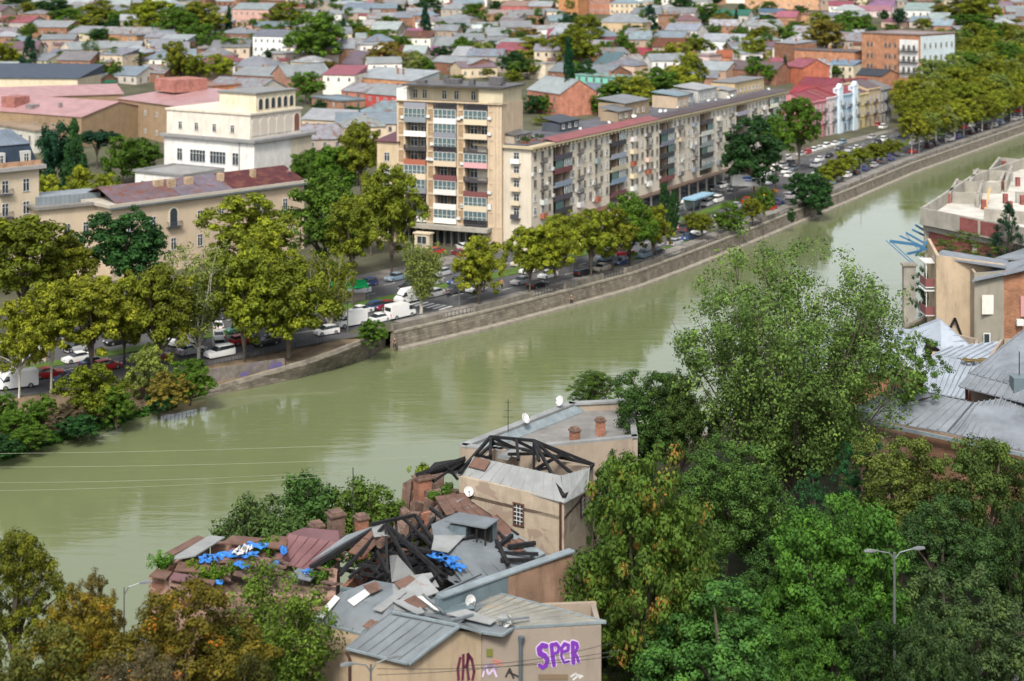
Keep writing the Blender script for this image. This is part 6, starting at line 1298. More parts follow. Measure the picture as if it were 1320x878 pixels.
# people
M_skin = plain('skin', (.45, .27, .19), .6)
def person(p, az, shirt, trou, label, arm=0.0, hair=(.03, .02, .015)):
    t = thing('person', label, 'person', p, az)
    def skin(name, V, E, rad, mat, c=None):
        me = bpy.data.meshes.new(name); me.from_pydata(V, E, []); me.materials.append(mat); o = obj(name, me, t, c)
        m1 = o.modifiers.new('skin', 'SKIN'); m1.use_smooth_shade = True
        for i, r in enumerate(rad): me.skin_vertices[0].data[i].radius = (r[0], r[1]) if isinstance(r, tuple) else (r, r)
        me.skin_vertices[0].data[0].use_root = True
        o.modifiers.new('sub', 'SUBSURF').levels = 1; return o
    st = .16
    V = [(0, 0, .95), (0, 0, 1.2), (0, 0, 1.42), (0, 0, 1.54), (0, .02, 1.64), (0, .02, 1.74)]; E = [(i, i + 1) for i in range(5)]; rd = [(.15, .1), (.14, .1), (.15, .09), .055, .095, .075]
    for sx in (-1, 1):
        o = len(V); V += [(sx * .19, 0, 1.41), (sx * .25, .02 + arm * .1, 1.12), (sx * .24, .1 + arm * .25, .88), (sx * .24, .14 + arm * .3, .78)]; E += [(2, o), (o, o + 1), (o + 1, o + 2), (o + 2, o + 3)]; rd += [.055, .042, .033, .035]
        o = len(V); V += [(sx * .1, 0, .88), (sx * .11, sx * st * .5, .5), (sx * .11, sx * st, .08), (sx * .11, sx * st + .14, .04)]; E += [(0, o), (o, o + 1), (o + 1, o + 2), (o + 2, o + 3)]; rd += [.085, .06, .042, .04]
    skin('body', V, E, rd, M_skin)
    V = [(0, 0, .98), (0, 0, 1.2), (0, 0, 1.42)]; E = [(0, 1), (1, 2)]; rd = [(.175, .12), (.165, .12), (.17, .11)]
    for sx in (-1, 1):
        o = len(V); V += [(sx * .19, 0, 1.41), (sx * .245, .01 + arm * .05, 1.18)]; E += [(2, o), (o, o + 1)]; rd += [.075, .062]
    skin('shirt', V, E, rd, M_fabric, shirt)
    V = [(0, 0, 1.0), (0, 0, .9)]; E = [(0, 1)]; rd = [(.17, .12), (.18, .125)]
    for sx in (-1, 1):
        o = len(V); V += [(sx * .1, 0, .86), (sx * .11, sx * st * .5, .5), (sx * .11, sx * st, .12)]; E += [(1, o), (o, o + 1), (o + 1, o + 2)]; rd += [.1, .078, .062]
    skin('trousers', V, E, rd, M_fabric, trou)
    skin('hair', [(0, .0, 1.68), (0, 0, 1.77)], [(0, 1)], [.1, .08], M_fabric, hair)
    skin('shoes', [(-.11, -st - .02, .05), (-.11, -st + .16, .04)], [(0, 1)], [.052, .045], M_tyre); skin('shoes', [(.11, st - .02, .05), (.11, st + .16, .04)], [(0, 1)], [.052, .045], M_tyre)
    return t
person(at(577, 384, .03), R(30), (.05, .06, .1), (.03, .04, .08), 'person in dark clothes walking on the road beside the silver sedan')
person(at(647, 372, .13), R(200), (.45, .12, .06), (.04, .04, .05), 'person in a reddish top on the riverside pavement by a plane trunk', 1)
person(CB.W(CB.L - 2.2, 2.0, 14.2 + .85), R(160), (.12, .25, .35), (.05, .06, .08), 'person in a blue shirt standing on the roof in front of the white building', 1)
for (x, y, c, lab) in ((507, 449, (.02, .02, .02), 'angler in black standing on the ledge below the quay bush'), (738, 392, (.02, .02, .02), 'angler in black on the ledge in the middle of the river wall')):
    pp = at(x, y, -2.42); u, v = uv(pp.x, pp.y); q = xy(u, vb(u) - 1.5); person(Vector((*q, -2.42)), R(150), c, c, lab, 1)
# ================================================================ near bank: ruined and patched houses
M_np = surf('peeling_plaster', (.4, .33, .25), .92, .18, .5, .35, .25, peel=((.3, .23, .18), .35, .56))
M_np2 = surf('old_cream_plaster', (.43, .335, .23), .92, .12, .4, .4, .2, peel=((.36, .29, .21), .25, .62))
M_np3 = surf('grey_brown_plaster', (.33, .27, .21), .92, .15, .4, .3, .2, peel=((.27, .23, .19), .3, .6))
M_nbr = surf('near_brick', (.26, .125, .085), .92, .3, .6, .35, .3, brick=(.26, .085, .012, (1.2, 1.1, 1.0)))
M_sheet = surf('aged_sheet_metal', (.15, .17, .185), .6, .3, .35, .0, .1, metal=.0, rust=(.15, .09, .06), rustamt=.62)
M_sheetl = surf('light_sheet_metal', (.24, .25, .25), .6, .25, .4, .0, .1, metal=.0, rust=(.22, .13, .09), rustamt=.6)
M_sheetr = surf('rusty_sheet_metal', (.14, .08, .06), .65, .35, .7, .0, .15, metal=.1, rust=(.3, .3, .3), rustamt=.6)
M_maroon = surf('maroon_sheet', (.15, .075, .08), .5, .25, .5, 0, .1)
M_beam = surf('burnt_beam', (.014, .014, .016), .8, .5, 2, 0, .6, rust=(.05, .045, .04), rustamt=.6)
M_rub = surf('rubble', (.14, .09, .07), .95, .5, 1.2, 0, .6, rust=(.3, .27, .24), rustamt=.55)
M_blue = surf('blue_tarp', (.03, .16, .48), .55, .5, 2.5, 0, .4, rust=(.3, .33, .36), rustamt=.62)
M_teal = surf('teal_sheet', (.13, .175, .195), .5, .2, .5, .3, .05)
M_flash = surf('flashing', (.2, .24, .26), .55, .25, .8, 0, .05)
def P(x, y, z): return at(x, y, z)
def house(name, label, pts, cat='house'):
    """pts: footprint corners; root at their centre"""
    c = sum((Vector((p[0], p[1], 0)) for p in pts), Vector()) / len(pts); return thing(name, label, cat, (c.x, c.y, 5))
def walls(root, pts, tops, mat, z0=4.0, th=.35, name='wall', closed=True):
    """one wall per side, tops given at the corners"""
    n = len(pts); area = sum(pts[i][0] * pts[(i + 1) % n][1] - pts[(i + 1) % n][0] * pts[i][1] for i in range(n))
    for i in range(n if closed else n - 1):
        j = (i + 1) % n; mb = MB(); m_ = mat[i] if isinstance(mat, (list, tuple)) else mat
        a, b = (pts[i], pts[j]) if area > 0 else (pts[j], pts[i]); ta, tb = (tops[i], tops[j]) if area > 0 else (tops[j], tops[i])
        d = (Vector(b[:2]) - Vector(a[:2])).normalized() * th
        mb.wallseg((a[0], a[1]), (b[0] - d.x * 1.01, b[1] - d.y * 1.01), ta, tb, z0, th); mb.build(name, m_, root, world=True)
def sheet(root, name, pts, mat, th=.07, seams=0, sw=(.05, .07)):
    """roof sheet; seams run from side 0-1 to side 3-2"""
    mb = MB(); mb.slab([p - Vector((0, 0, 0)) for p in pts], th); r = mb.build(name, mat, root, world=True)
    if seams and len(pts) == 4:
        mb = MB(); up = Vector((0, 0, .035))
        for i in range(seams + 1):
            t = i / seams; mb.beam(lerp(pts[0], pts[1], t) + up, lerp(pts[3], pts[2], t) + up, sw[0], sw[1])
        mb.build('seam', mat, r, world=True)
    return r
def bms(root, L_, w=.22, mat=None, name='beam'):
    for (a, b) in L_:
        mb = MB(); mb.beam(P(*a), P(*b), w * rnd.uniform(.8, 1.2)); mb.build(name, mat or M_beam, root, world=True)
def cut_window(root, c, dirv, w_, h, bars=(2, 4), frame=None, nm='window'):
    """window standing in a wall: c = bottom centre on the outer face, dirv = along the wall (left to right from outside)"""
    d = Vector((dirv.x, dirv.y, 0)).normalized(); n = Vector((d.y, -d.x, 0)); fr = frame or plain('brown_window_frame', (.1, .045, .03), .7)
    def q(x, y, z): return c + d * x + n * y + Vector((0, 0, z))
    mb = MB(); mb.mi = 1
    mb.hexa([q(-w_ / 2, -.02, 0), q(w_ / 2, -.02, 0), q(w_ / 2, .02, 0), q(-w_ / 2, .02, 0)][::-1], [q(-w_ / 2, -.02, h), q(w_ / 2, -.02, h), q(w_ / 2, .02, h), q(-w_ / 2, .02, h)][::-1]); mb.mi = 0
    for x in [-w_ / 2, w_ / 2]: mb.beam(q(x, .05, -.05), q(x, .05, h + .05), .12, .12)
    for z in [0, h]: mb.beam(q(-w_ / 2 - .06, .05, z), q(w_ / 2 + .06, .05, z), .12, .12)
    mb.mi = 2
    for i in range(1, bars[0] + 1): x = -w_ / 2 + w_ * i / (bars[0] + 1); mb.beam(q(x, .05, 0), q(x, .05, h), .045)
    for i in range(1, bars[1] + 1): z = h * i / (bars[1] + 1); mb.beam(q(-w_ / 2, .06, z), q(w_ / 2, .06, z), .045)
    return mb.build(nm, [fr, M_glass, M_frame], root, world=True)
def chimney(root, x, y, z, h, w_=.75, mat=None, cap=True, below=1.5):
    p = P(x, y, z); mb = MB(); a = R(30); ux, uy = Vector((math.cos(a), math.sin(a), 0)) * w_ / 2, Vector((-math.sin(a), math.cos(a), 0)) * w_ / 2
    def ring(k, zz): return [p - ux * k - uy * k + Vector((0, 0, zz)), p + ux * k - uy * k + Vector((0, 0, zz)), p + ux * k + uy * k + Vector((0, 0, zz)), p - ux * k + uy * k + Vector((0, 0, zz))]
    mb.hexa(ring(1, -below), ring(1, h)); c = mb.build('chimney', mat or M_nbr, root, world=True)
    if cap: mb = MB(); mb.hexa(ring(1.25, h), ring(1.25, h + .15)); mb.hexa(ring(.95, h + .15), ring(.9, h + .35)); mb.build('chimney_cap', M_rub, c, world=True)
    return c
UPZ = Vector((0, 0, 1))
# ---- H1 plastered house with burnt roof truss
h1 = [P(592, 614, 15), P(727, 645, 15), P(765, 603, 15)]; h1.append(h1[0] + h1[2] - h1[1])
r1 = house('burnt_roof_house', 'peeling plaster house with brown barred window under a burnt-out roof frame', h1)
walls(r1, h1, [15, 15, 15, 15], [M_np, M_np, M_np3, M_np3])
mb = MB(); mb.slab([Vector((p.x, p.y, 13.6)) for p in h1], .3); mb.build('attic_floor', M_rub, r1, world=True)
sheet(r1, 'roof_sheet', [P(577, 609, 14.9), P(728, 648, 14.9), P(722, 613, 16.5), P(612, 589, 16.3)], M_sheetl, .08, 11)
sheet(r1, 'roof_sheet', [P(728, 648, 14.9), P(757, 632, 14.9), P(760, 603, 16.3), P(724, 613, 16.5)], M_sheetl, .08, 4)
sheet(r1, 'rusty_patch', [P(604, 601, 15.7), P(625, 606, 15.75), P(632, 594, 16.4), P(612, 589, 16.4)], M_sheetr, .06)
cc = sum(h1, Vector()) / 4; apex = Vector((cc.x + .6, cc.y - .5, 17.9)); ap2 = Vector((cc.x - 3.2, cc.y + 2.2, 17.4))
def bw(root, a, b, w=.22, name='beam'): mb = MB(); mb.beam(a, b, w); mb.build(name, M_beam, root, world=True)
cs = [Vector((p.x, p.y, 15.3)) for p in h1]
for a, b in ((cs[0], ap2), (cs[3], ap2), (cs[1], apex), (cs[2], apex), (apex, ap2), (lerp(lerp(cs[0], cs[1], .3), ap2, .55), ap2), (lerp(lerp(cs[0], cs[1], .6), lerp(apex, ap2, .4), .55), lerp(apex, ap2, .4)), (lerp(lerp(cs[0], cs[1], .85), apex, .6), apex), (lerp(cs[2], cs[3], .2), apex), (lerp(cs[2], cs[3], .5), lerp(apex, ap2, .5)), (lerp(cs[2], cs[3], .8), ap2), (lerp(cs[1], cs[2], .5), apex),
             (cs[0], cs[3]), (cs[3], cs[2]), (cs[2], cs[1]), (Vector((apex.x, apex.y, 15.2)), apex), (Vector((ap2.x, ap2.y, 15.2)), ap2), (lerp(cc, ap2, .5), lerp(cs[3], cs[2], .5)), (lerp(cc, apex, .6), lerp(cs[3], cs[2], .75)), (Vector((apex.x, apex.y, 15.3)), lerp(cs[1], apex, .5)), (Vector((apex.x, apex.y, 15.3)), lerp(cs[2], apex, .5)), (lerp(cs[0], ap2, .5), Vector((ap2.x, ap2.y, 15.5)))): bw(r1, a, b, .24)
dv = (h1[1] - h1[0]).normalized(); pw_ = h1[0] + dv * ((h1[1] - h1[0]).length * .58); pw_.z = 12.05; nv_ = Vector((dv.y, -dv.x, 0)); cut_window(r1, pw_ + nv_ * .03, dv, 1.0, 1.8)
mb = MB(); q = h1[1] + nv_ * .1; mb.tube([(q.x - .25, q.y - .1, 5), (q.x - .25, q.y - .1, 14.9)], .1, 8); mb.build('drainpipe', plain('brown_pipe', (.07, .03, .02), .6), r1, world=True)
dv2 = (h1[2] - h1[1]).normalized(); pp = h1[1] + dv2 * 5.2; pp.z = 12; cut_window(r1, pp + Vector((dv2.y, -dv2.x, 0)) * .03, dv2, 1.0, 1.7)
dish(h1[0] + dv * 1.2 + nv_ * .3 - UPZ * 1.2, .42, R(10), R(-20), 'small white satellite dish on the wall under the burnt-roof eaves', None, .2)
# ---- H2 flat-roofed building by the river
h2 = [P(592, 573, 15), P(645, 579, 15), P(822, 562, 15), P(815, 514, 15), P(735, 518, 15)]
r2 = house('flat_roof_house', 'flat-roofed building with pale parapet and satellite dishes beside the river', h2)
walls(r2, h2, [14.8] * 5, [M_np3, M_np3, M_np3, M_np3, M_np3], th=.5)
ins = [lerp(p, sum(h2, Vector()) / 5, .03) for p in h2]
mb = MB(); mb.slab([Vector((p.x, p.y, 14.1)) for p in ins], .3); mb.build('roof', surf('bitumen_roof', (.19, .185, .175), .8, .3, .35, 0, .15, rust=(.3, .29, .27), rustamt=.55), r2, world=True)
c2 = sum(h2, Vector()) / 5
for i in range(5):
    a, b = h2[i], h2[(i + 1) % 5]; o_ = (c2 - (a + b) / 2).normalized() * .3; w_ = .85 if i >= 3 else .6
    mb = MB(); mb.beam(Vector((a.x, a.y, 14.9)) + o_, Vector((b.x, b.y, 14.9)) + o_, w_, .2); mb.build('parapet_cap', M_sheetl, r2, world=True)
a, b = h2[0], h2[4]; o_ = (c2 - (a + b) / 2).normalized()
sheet(r2, 'side_flashing', [Vector((*(a + o_ * .75).xy, 14.75)), Vector((*(b + o_ * .75).xy, 14.75)), Vector((*(b + o_ * 1.5).xy, 14.15)), Vector((*(a + o_ * 1.5).xy, 14.15))], M_flash, .05)
chimney(r2, 741, 576, 14.2, 1.5, .75); chimney(r2, 774, 560, 14.2, 1.3, .7)
dish(P(677, 549, 14.9), .5, R(55), R(-30), 'white satellite dish on the flat roof parapet, left of two', None, .7); dish(P(722, 527, 14.9), .5, R(-50), R(-20), 'white satellite dish on the flat roof parapet, right of two', None, .8)
t = thing('tv_antenna', 'thin dark aerial standing on the flat roof parapet near the river', 'antenna', P(655, 558, 14.9)); mb = MB(); mb.tube([(0, 0, 0), (0, 0, 3.2)], .035, 5)
for k, z in enumerate((1.5, 2.1, 2.9)): mb.beam((-.5 + .1 * k, 0, z), (.5 - .1 * k, 0, z), .03)
mb.build('mast', M_beam, t)
for (x0, x1, y) in ((640, 655, 590), (650, 666, 586)): sheet(r2, 'loose_sheet', [P(x0, y, 15.1), P(x1, y + 3, 15.1), P(x1 + 6, y - 6, 15.3), P(x0 + 4, y - 8, 15.3)], M_sheetl, .05)
# ---- H3 collapsed house with charred beams
h3 = [P(590, 652, 13.2), P(697, 717, 13.2), P(566, 770, 13.2), P(438, 748, 13.2), P(532, 660, 13.2)]
r3 = house('collapsed_house', 'collapsed house of charred beams and buckled grey roof sheets with a dormer', h3)
walls(r3, h3, [13.4, 13.2, 13.0, 12.6, 13.0], [M_np3, M_np3, M_teal, M_nbr, M_nbr])
mb = MB(); mb.slab([Vector((p.x, p.y, 11.6)) for p in h3], .3); mb.build('floor', M_dark, r3, world=True)
sheet(r3, 'roof_plane', [P(602, 758, 13.5), P(703, 715, 13.4), P(640, 672, 14.3), P(560, 700, 15.2)], M_sheet, .08, 7)
sheet(r3, 'roof_plane', [P(560, 700, 15.2), P(640, 672, 14.3), P(600, 655, 14.6), P(556, 676, 15.4)], M_sheet, .08)
sheet(r3, 'roof_edge', [P(588, 646, 14.9), P(597, 642, 14.95), P(703, 713, 13.7), P(692, 719, 13.7)], M_flash, .14)
for (a, b, c, d, m_) in (((612, 668, 14.6), (640, 664, 14.9), (668, 690, 14.0), (640, 698, 14.1), M_sheetr), ((585, 655, 15.2), (612, 650, 15.0), (640, 672, 14.7), (618, 682, 14.8), M_sheetr), ((560, 640, 14.6), (598, 636, 15), (612, 654, 14.9), (575, 664, 14.7), M_sheetr), ((644, 700, 14.2), (668, 694, 14.1), (690, 706, 13.8), (664, 712, 13.8), M_sheetr),
                      ((502, 716, 14.6), (512, 715, 15.8), (534, 740, 14.2), (505, 750, 14.0), M_sheetl), ((448, 712, 14.6), (478, 684, 16.2), (494, 692, 16.2), (468, 718, 14.6), M_sheetr), ((478, 676, 16.4), (496, 672, 16.4), (500, 690, 16.2), (482, 692, 16.3), M_sheetl), ((572, 744, 13.7), (600, 734, 13.8), (618, 748, 13.6), (596, 758, 13.5), M_sheet),
                      ((528, 742, 14.2), (556, 738, 14.2), (566, 756, 13.9), (540, 764, 13.9), M_sheetl), ((560, 690, 15.4), (600, 690, 15.0), (578, 712, 15.0), (556, 708, 15.2), M_sheetl)):
    sheet(r3, 'loose_sheet', [P(*a), P(*b), P(*c), P(*d)], m_, .05, 3 if m_ is M_sheetr else 0)
B_ = [((497, 676, 16.8), (578, 748, 13.5)), ((497, 676, 16.8), (438, 742, 13.4)), ((497, 676, 16.8), (500, 752, 13.4)), ((497, 676, 16.8), (540, 752, 13.5)), ((520, 668, 16.2), (590, 736, 13.7)), ((535, 664, 15.8), (572, 716, 14.3)), ((432, 732, 13.4), (512, 748, 13.6)), ((470, 706, 14.6), (520, 716, 14.8)), ((462, 728, 14), (530, 738, 14)), ((505, 700, 15.2), (556, 712, 15.0)), ((520, 720, 14.4), (588, 726, 14.0)),
      ((530, 690, 15), (590, 700, 14.4)), ((545, 672, 15.2), (500, 720, 14.2)), ((560, 668, 15), (520, 730, 14)), ((560, 735, 14.0), (620, 700, 14.3)), ((540, 750, 13.8), (600, 712, 14.3)), ((482, 740, 13.8), (520, 690, 15.4)), ((450, 745, 13.4), (505, 700, 15)), ((512, 760, 13.4), (480, 700, 15.2)), ((555, 655, 14.6), (610, 700, 14.4)), ((595, 640, 14.8), (668, 690, 14.1)), ((600, 650, 14.7), (656, 700, 14.1)), ((632, 712, 14.0), (694, 714, 13.9)), ((640, 697, 14.4), (655, 728, 13.9)), ((655, 705, 14.2), (690, 700, 14.1)), ((645, 722, 13.9), (690, 722, 13.8)),
      ((660, 690, 14.4), (640, 706, 14.2)), ((530, 700, 14.9), (570, 752, 13.8)), ((545, 690, 15), (582, 740, 13.9)), ((478, 676, 16.6), (535, 664, 16.2)), ((440, 738, 13.3), (470, 706, 14.4)), ((510, 668, 16.2), (515, 735, 14)), ((590, 700, 14.6), (612, 690, 14.8))]
bms(r3, B_, .24)
g_ = random.Random(4)
for i in range(55):
    x, y = g_.uniform(455, 590), g_.uniform(690, 752); a = g_.uniform(-.9, .9); l = g_.uniform(12, 34)
    bms(r3, [((x, y, g_.uniform(13, 14.3)), (x + l * math.cos(a), y + l * math.sin(a) * .7, g_.uniform(13, 14.3)))], .15, name='rafter')
# dormer
dc = P(604, 700, 14.3); ux = Vector((.9, -.43, 0)); uy = Vector((.43, .9, 0))
def q(x, y, z): return dc + ux * x + uy * y + Vector((0, 0, z))
mb = MB(); mb.hexa([q(-1.7, 0, -.6), q(-.2, 0, -.6), q(-.2, 2.0, -.6), q(-1.7, 2.0, -.6)], [q(-1.7, 0, 1.2), q(-.2, 0, 1.2), q(-.2, 2.0, 1.2), q(-1.7, 2.0, 1.2)])
mb.hexa([q(-.2, 1.2, -.6), q(1.5, 1.2, -.6), q(1.5, 2.0, -.6), q(-.2, 2.0, -.6)], [q(-.2, 1.2, 1.2), q(1.5, 1.2, 1.2), q(1.5, 2, 1.2), q(-.2, 2, 1.2)]); dm = mb.build('dormer', M_teal, r3, world=True)
mb = MB(); mb.slab([q(-1.95, -.2, 1.5), q(1.65, -.2, 1.5), q(1.65, 2.1, 1.45), q(-1.95, 2.1, 1.45)], .1); mb.build('dormer_roof', M_sheet, dm, world=True)
mb = MB(); mb.hexa([q(-.2, .9, -.5), q(1.5, .9, -.5), q(1.5, 1.19, -.5), q(-.2, 1.19, -.5)], [q(-.2, .9, 1.2), q(1.5, .9, 1.2), q(1.5, 1.19, 1.2), q(-.2, 1.19, 1.2)]); mb.build('opening_shade_panel', M_inshade, dm, world=True)  # solid dark panel, painted shade in place of a hollow dormer
for x in (-.15, .7, 1.45): mb = MB(); mb.beam(q(x, .0, -.5), q(x, .0, 1.25), .12); mb.build('post', M_beam, dm, world=True)
def crumple(root, name, c, sx, sy, h, mat, seed, n=9, az=0.4, keep=.82):
    """a rumpled sheet of cloth or tarpaulin"""
    g = random.Random(seed); V = []; Fc = []; ca, sa = math.cos(az), math.sin(az)
    for j in range(n):
        for i in range(n):
            x = (i / (n - 1) - .5) * sx + g.uniform(-.08, .08) * sx; y = (j / (n - 1) - .5) * sy + g.uniform(-.08, .08) * sy
            V.append((c.x + x * ca - y * sa, c.y + x * sa + y * ca, c.z + g.uniform(0, h)))
    for j in range(n - 1):
        for i in range(n - 1):
            if g.random() < keep: Fc.append((j * n + i, j * n + i + 1, (j + 1) * n + i + 1, (j + 1) * n + i))
    mb = MB(); mb.add(V, Fc)
    if root is None: return mb
    o = mb.build(name, mat, root, world=True); s_ = o.modifiers.new('thick', 'SOLIDIFY'); s_.thickness = .03; return o
def top(name, label, cat, c, mat, sx, sy, h, seed, **k):
    mb = crumple(None, '', Vector((0, 0, 0)), sx, sy, h, mat, seed, **k); o = mb.build(name, mat); o.location = c; tag(o, label, cat); s_ = o.modifiers.new('thick', 'SOLIDIFY'); s_.thickness = .03; return o
top('tarpaulin', 'bright blue tarpaulin draped over the charred beams beside the grey roof plane', 'tarpaulin', P(572, 722, 14.6), M_blue, 1.1, 2.4, .35, 3, az=.8, keep=.75)
top('tarpaulin', 'blue tarpaulin end on the edge of the grey roof sheets below the dormer', 'tarpaulin', P(588, 732, 14.3), M_blue, 1.6, .9, .35, 5, az=-.6)
# rubble: broken brickwork, left of the plastered house
for i, (x, y, z, w_, h_) in enumerate(((515, 690, 13, 2.2, 2.2), (545, 655, 12.5, 2.4, 2.4), (535, 640, 12.5, 1.6, 2.6), (560, 648, 13, 2.0, 1.8), (585, 640, 13, 1.8, 1.6), (552, 628, 12.5, 1.6, 2.4), (525, 672, 13, 2.6, 1.6), (500, 700, 13, 1.5, 1.6), (570, 662, 13, 2.0, 1.3))):
    p = P(x, y, z); g = random.Random(i); V = []; n = 7
    mb = MB()
    for k in range(5):
        a = g.uniform(0, 3); c = p + Vector((g.uniform(-1, 1) * w_ * .35, g.uniform(-1, 1) * w_ * .35, 0)); s1, s2 = g.uniform(.3, .9), g.uniform(.25, .5); d1 = Vector((math.cos(a), math.sin(a), g.uniform(-.3, .3))) * s1; d2 = Vector((-math.sin(a), math.cos(a), g.uniform(-.3, .3))) * s2; up = Vector((g.uniform(-.2, .2), g.uniform(-.2, .2), 1)) * h_ * .62 * g.uniform(.4, 1)
        mb.hexa([c - d1 - d2 - UPZ * 1.5, c + d1 - d2 - UPZ * 1.5, c + d1 + d2 - UPZ * 1.5, c - d1 + d2 - UPZ * 1.5], [c - d1 * .8 - d2 + up, c + d1 - d2 * .7 + up * .8, c + d1 * .7 + d2 + up * .9, c - d1 + d2 * .8 + up * .7])
    mb.build('broken_brickwork', M_rub, r3, world=True)
chimney(r3, 433, 694, 13.2, 1.9, 1.1, M_rub); chimney(r3, 466, 694, 13.4, 1.6, .85, M_nbr); chimney(r3, 545, 640, 13.2, 1.6, 1.2, M_nbr); chimney(r3, 408, 704, 13.2, 1.6, .9, M_nbr)
bms(r3, [((536, 612, 15.2), (600, 590, 16.6)), ((536, 615, 14.8), (606, 600, 15.6)), ((560, 620, 14.6), (600, 592, 16.4)), ((548, 606, 15.4), (560, 622, 14.4)), ((575, 600, 16), (590, 618, 14.6))], .2)
bms(r3, [((455, 603, 18), (456, 700, 13.4))], .08, name='wire_pole')
sheet(r3, 'black_roof_piece', [P(545, 612, 15), P(598, 604, 15.4), P(600, 590, 16.4), P(560, 596, 15.8)], M_beam, .08)
# ---- H5 left ruin, open to the sky
h5 = [P(192, 742, 14.2), P(283, 764, 14.2), P(432, 766, 13.4), P(438, 700, 13.6), P(262, 700, 14.2)]
r5 = house('ruined_house', 'long roofless ruin strewn with rusty sheets, weeds and blue tarpaulin, left of the charred beams', h5)
M_ruin = surf('ruin_plaster', (.3, .19, .15), .95, .3, .6, .4, .4, peel=((.2, .1, .07), .5, .55))
walls(r5, h5, [14.2, 14.0, 13.2, 13.6, 14.3], M_ruin, th=.6)
mb = MB(); mb.slab([Vector((p.x, p.y, 13.0)) for p in h5], .4); mb.build('debris_floor', M_rub, r5, world=True)
sheet(r5, 'maroon_roof', [P(352, 722, 13.8), P(398, 735, 13.6), P(438, 700, 14.9), P(372, 688, 15.2)], M_maroon, .08, 5)
sheet(r5, 'maroon_roof', [P(372, 688, 15.2), P(438, 700, 14.9), P(436, 684, 15.0), P(392, 680, 15.2)], M_maroon, .08)
sheet(r5, 'grey_roof_strip', [P(402, 722, 14.4), P(450, 700, 15.2), P(482, 678, 16.2), P(446, 690, 15.6)], M_sheet, .08)
mb = MB(); mb.beam(P(400, 732, 14.0), P(480, 684, 15.9), .35); mb.build('beam', M_beam, r5, world=True)
for (a, b, c, d, m_) in (((216, 722, 14.8), (252, 716, 14.8), (290, 692, 15), (270, 690, 15), M_sheetl), ((214, 712, 14.6), (222, 716, 14.7), (266, 694, 14.9), (255, 690, 14.8), M_sheetr), ((225, 735, 14.3), (268, 738, 14.2), (272, 726, 14.6), (230, 724, 14.5), M_sheetr), ((285, 700, 14.9), (318, 702, 14.7), (345, 694, 14.8), (300, 690, 14.9), M_sheetr), ((286, 716, 14.6), (312, 722, 14.5), (330, 712, 14.7), (300, 706, 14.8), M_maroon),
                         ((192, 742, 14.5), (214, 746, 14.6), (222, 737, 14.5), (202, 733, 14.4), M_sheetr), ((218, 746, 14.5), (250, 752, 14.5), (256, 742, 14.5), (224, 738, 14.5), M_maroon), ((240, 756, 14.5), (272, 760, 14.5), (278, 748, 14.5), (246, 744, 14.6), M_sheetr), ((318, 728, 14.3), (345, 732, 14.2), (352, 720, 14.4), (326, 716, 14.5), M_maroon), ((345, 705, 14.8), (368, 708, 14.6), (372, 692, 15), (350, 690, 15), M_sheetr), ((300, 740, 14.2), (326, 746, 14.0), (332, 736, 14.1), (306, 730, 14.2), M_rub), ((372, 742, 13.9), (400, 748, 13.8), (410, 738, 13.9), (384, 732, 14), M_sheet)):
    sheet(r5, 'loose_sheet', [P(*a), P(*b), P(*c), P(*d)], m_, .1)
for i in range(46):
    x, y = g_.uniform(205, 432), g_.uniform(708, 758); a = g_.uniform(-.8, .8); l = g_.uniform(8, 26)
    mb = MB(); mb.beam(P(x, y, g_.uniform(13.4, 14.2)), P(x + l * math.cos(a), y + l * math.sin(a) * .6, g_.uniform(13.4, 14.4)), g_.uniform(.1, .4), .12); mb.build('debris', g_.choice([M_rub, M_sheetr, M_beam, M_rub]), r5, world=True)
for i, (x, y, sx, sy, sd_, az) in enumerate(((268, 721, 1.5, 1.9, 11, .3), (296, 717, 2.0, 1.5, 12, .5), (331, 704, 2.2, 1.3, 13, -.3), (322, 716, 1.5, 1.3, 14, .2), (311, 730, .9, 1.6, 15, .9), (366, 710, .6, 1.9, 16, .2), (352, 728, 1.1, 1.0, 17, .2), (397, 738, 1.0, .8, 18, .6), (282, 752, .8, .6, 19, 0))):
    top('tarpaulin', ['blue tarpaulin scrap under the grey sheet at the left of the roofless ruin', 'large crumpled blue tarpaulin in the middle of the roofless ruin', 'blue tarpaulin against the back wall of the roofless ruin', 'blue tarpaulin in front of the one by the back wall', 'narrow blue tarpaulin strip hanging above the feathery tree', 'upright blue tarpaulin strip beside the maroon roof', 'blue tarpaulin scrap below the maroon roof', 'small round blue scrap among weeds under the grey roof strip', 'blue scrap at the front wall of the ruin'][i], 'tarpaulin', P(x, y, 14.7 if i < 6 else 14.1), M_blue, sx * .85, sy * .85, .22, sd_, az=az, n=7, keep=.8)
top('plastic_sheet', 'white crumpled plastic sheet between the blue tarpaulins of the ruin', 'plastic sheet', P(312, 712, 14.8), M_white, .8, 1.9, .4, 25, az=-.5)
def weeds(x, y, z, w_, h, c, label):
    p = P(x, y, z); g = np.random.default_rng(int(x)); C = [(g.normal() * w_ * .4, g.normal() * w_ * .3, abs(g.normal()) * h * .45) for _ in range(26)]
    o = obj('weed_clump', leaf_mesh('weeds', C, .28, 40, .16, M_leaf, 1.2, int(x), .5, .3), None, c); o.location = p; tag(o, label, 'weeds', 'weeds growing on the ruins'); return o
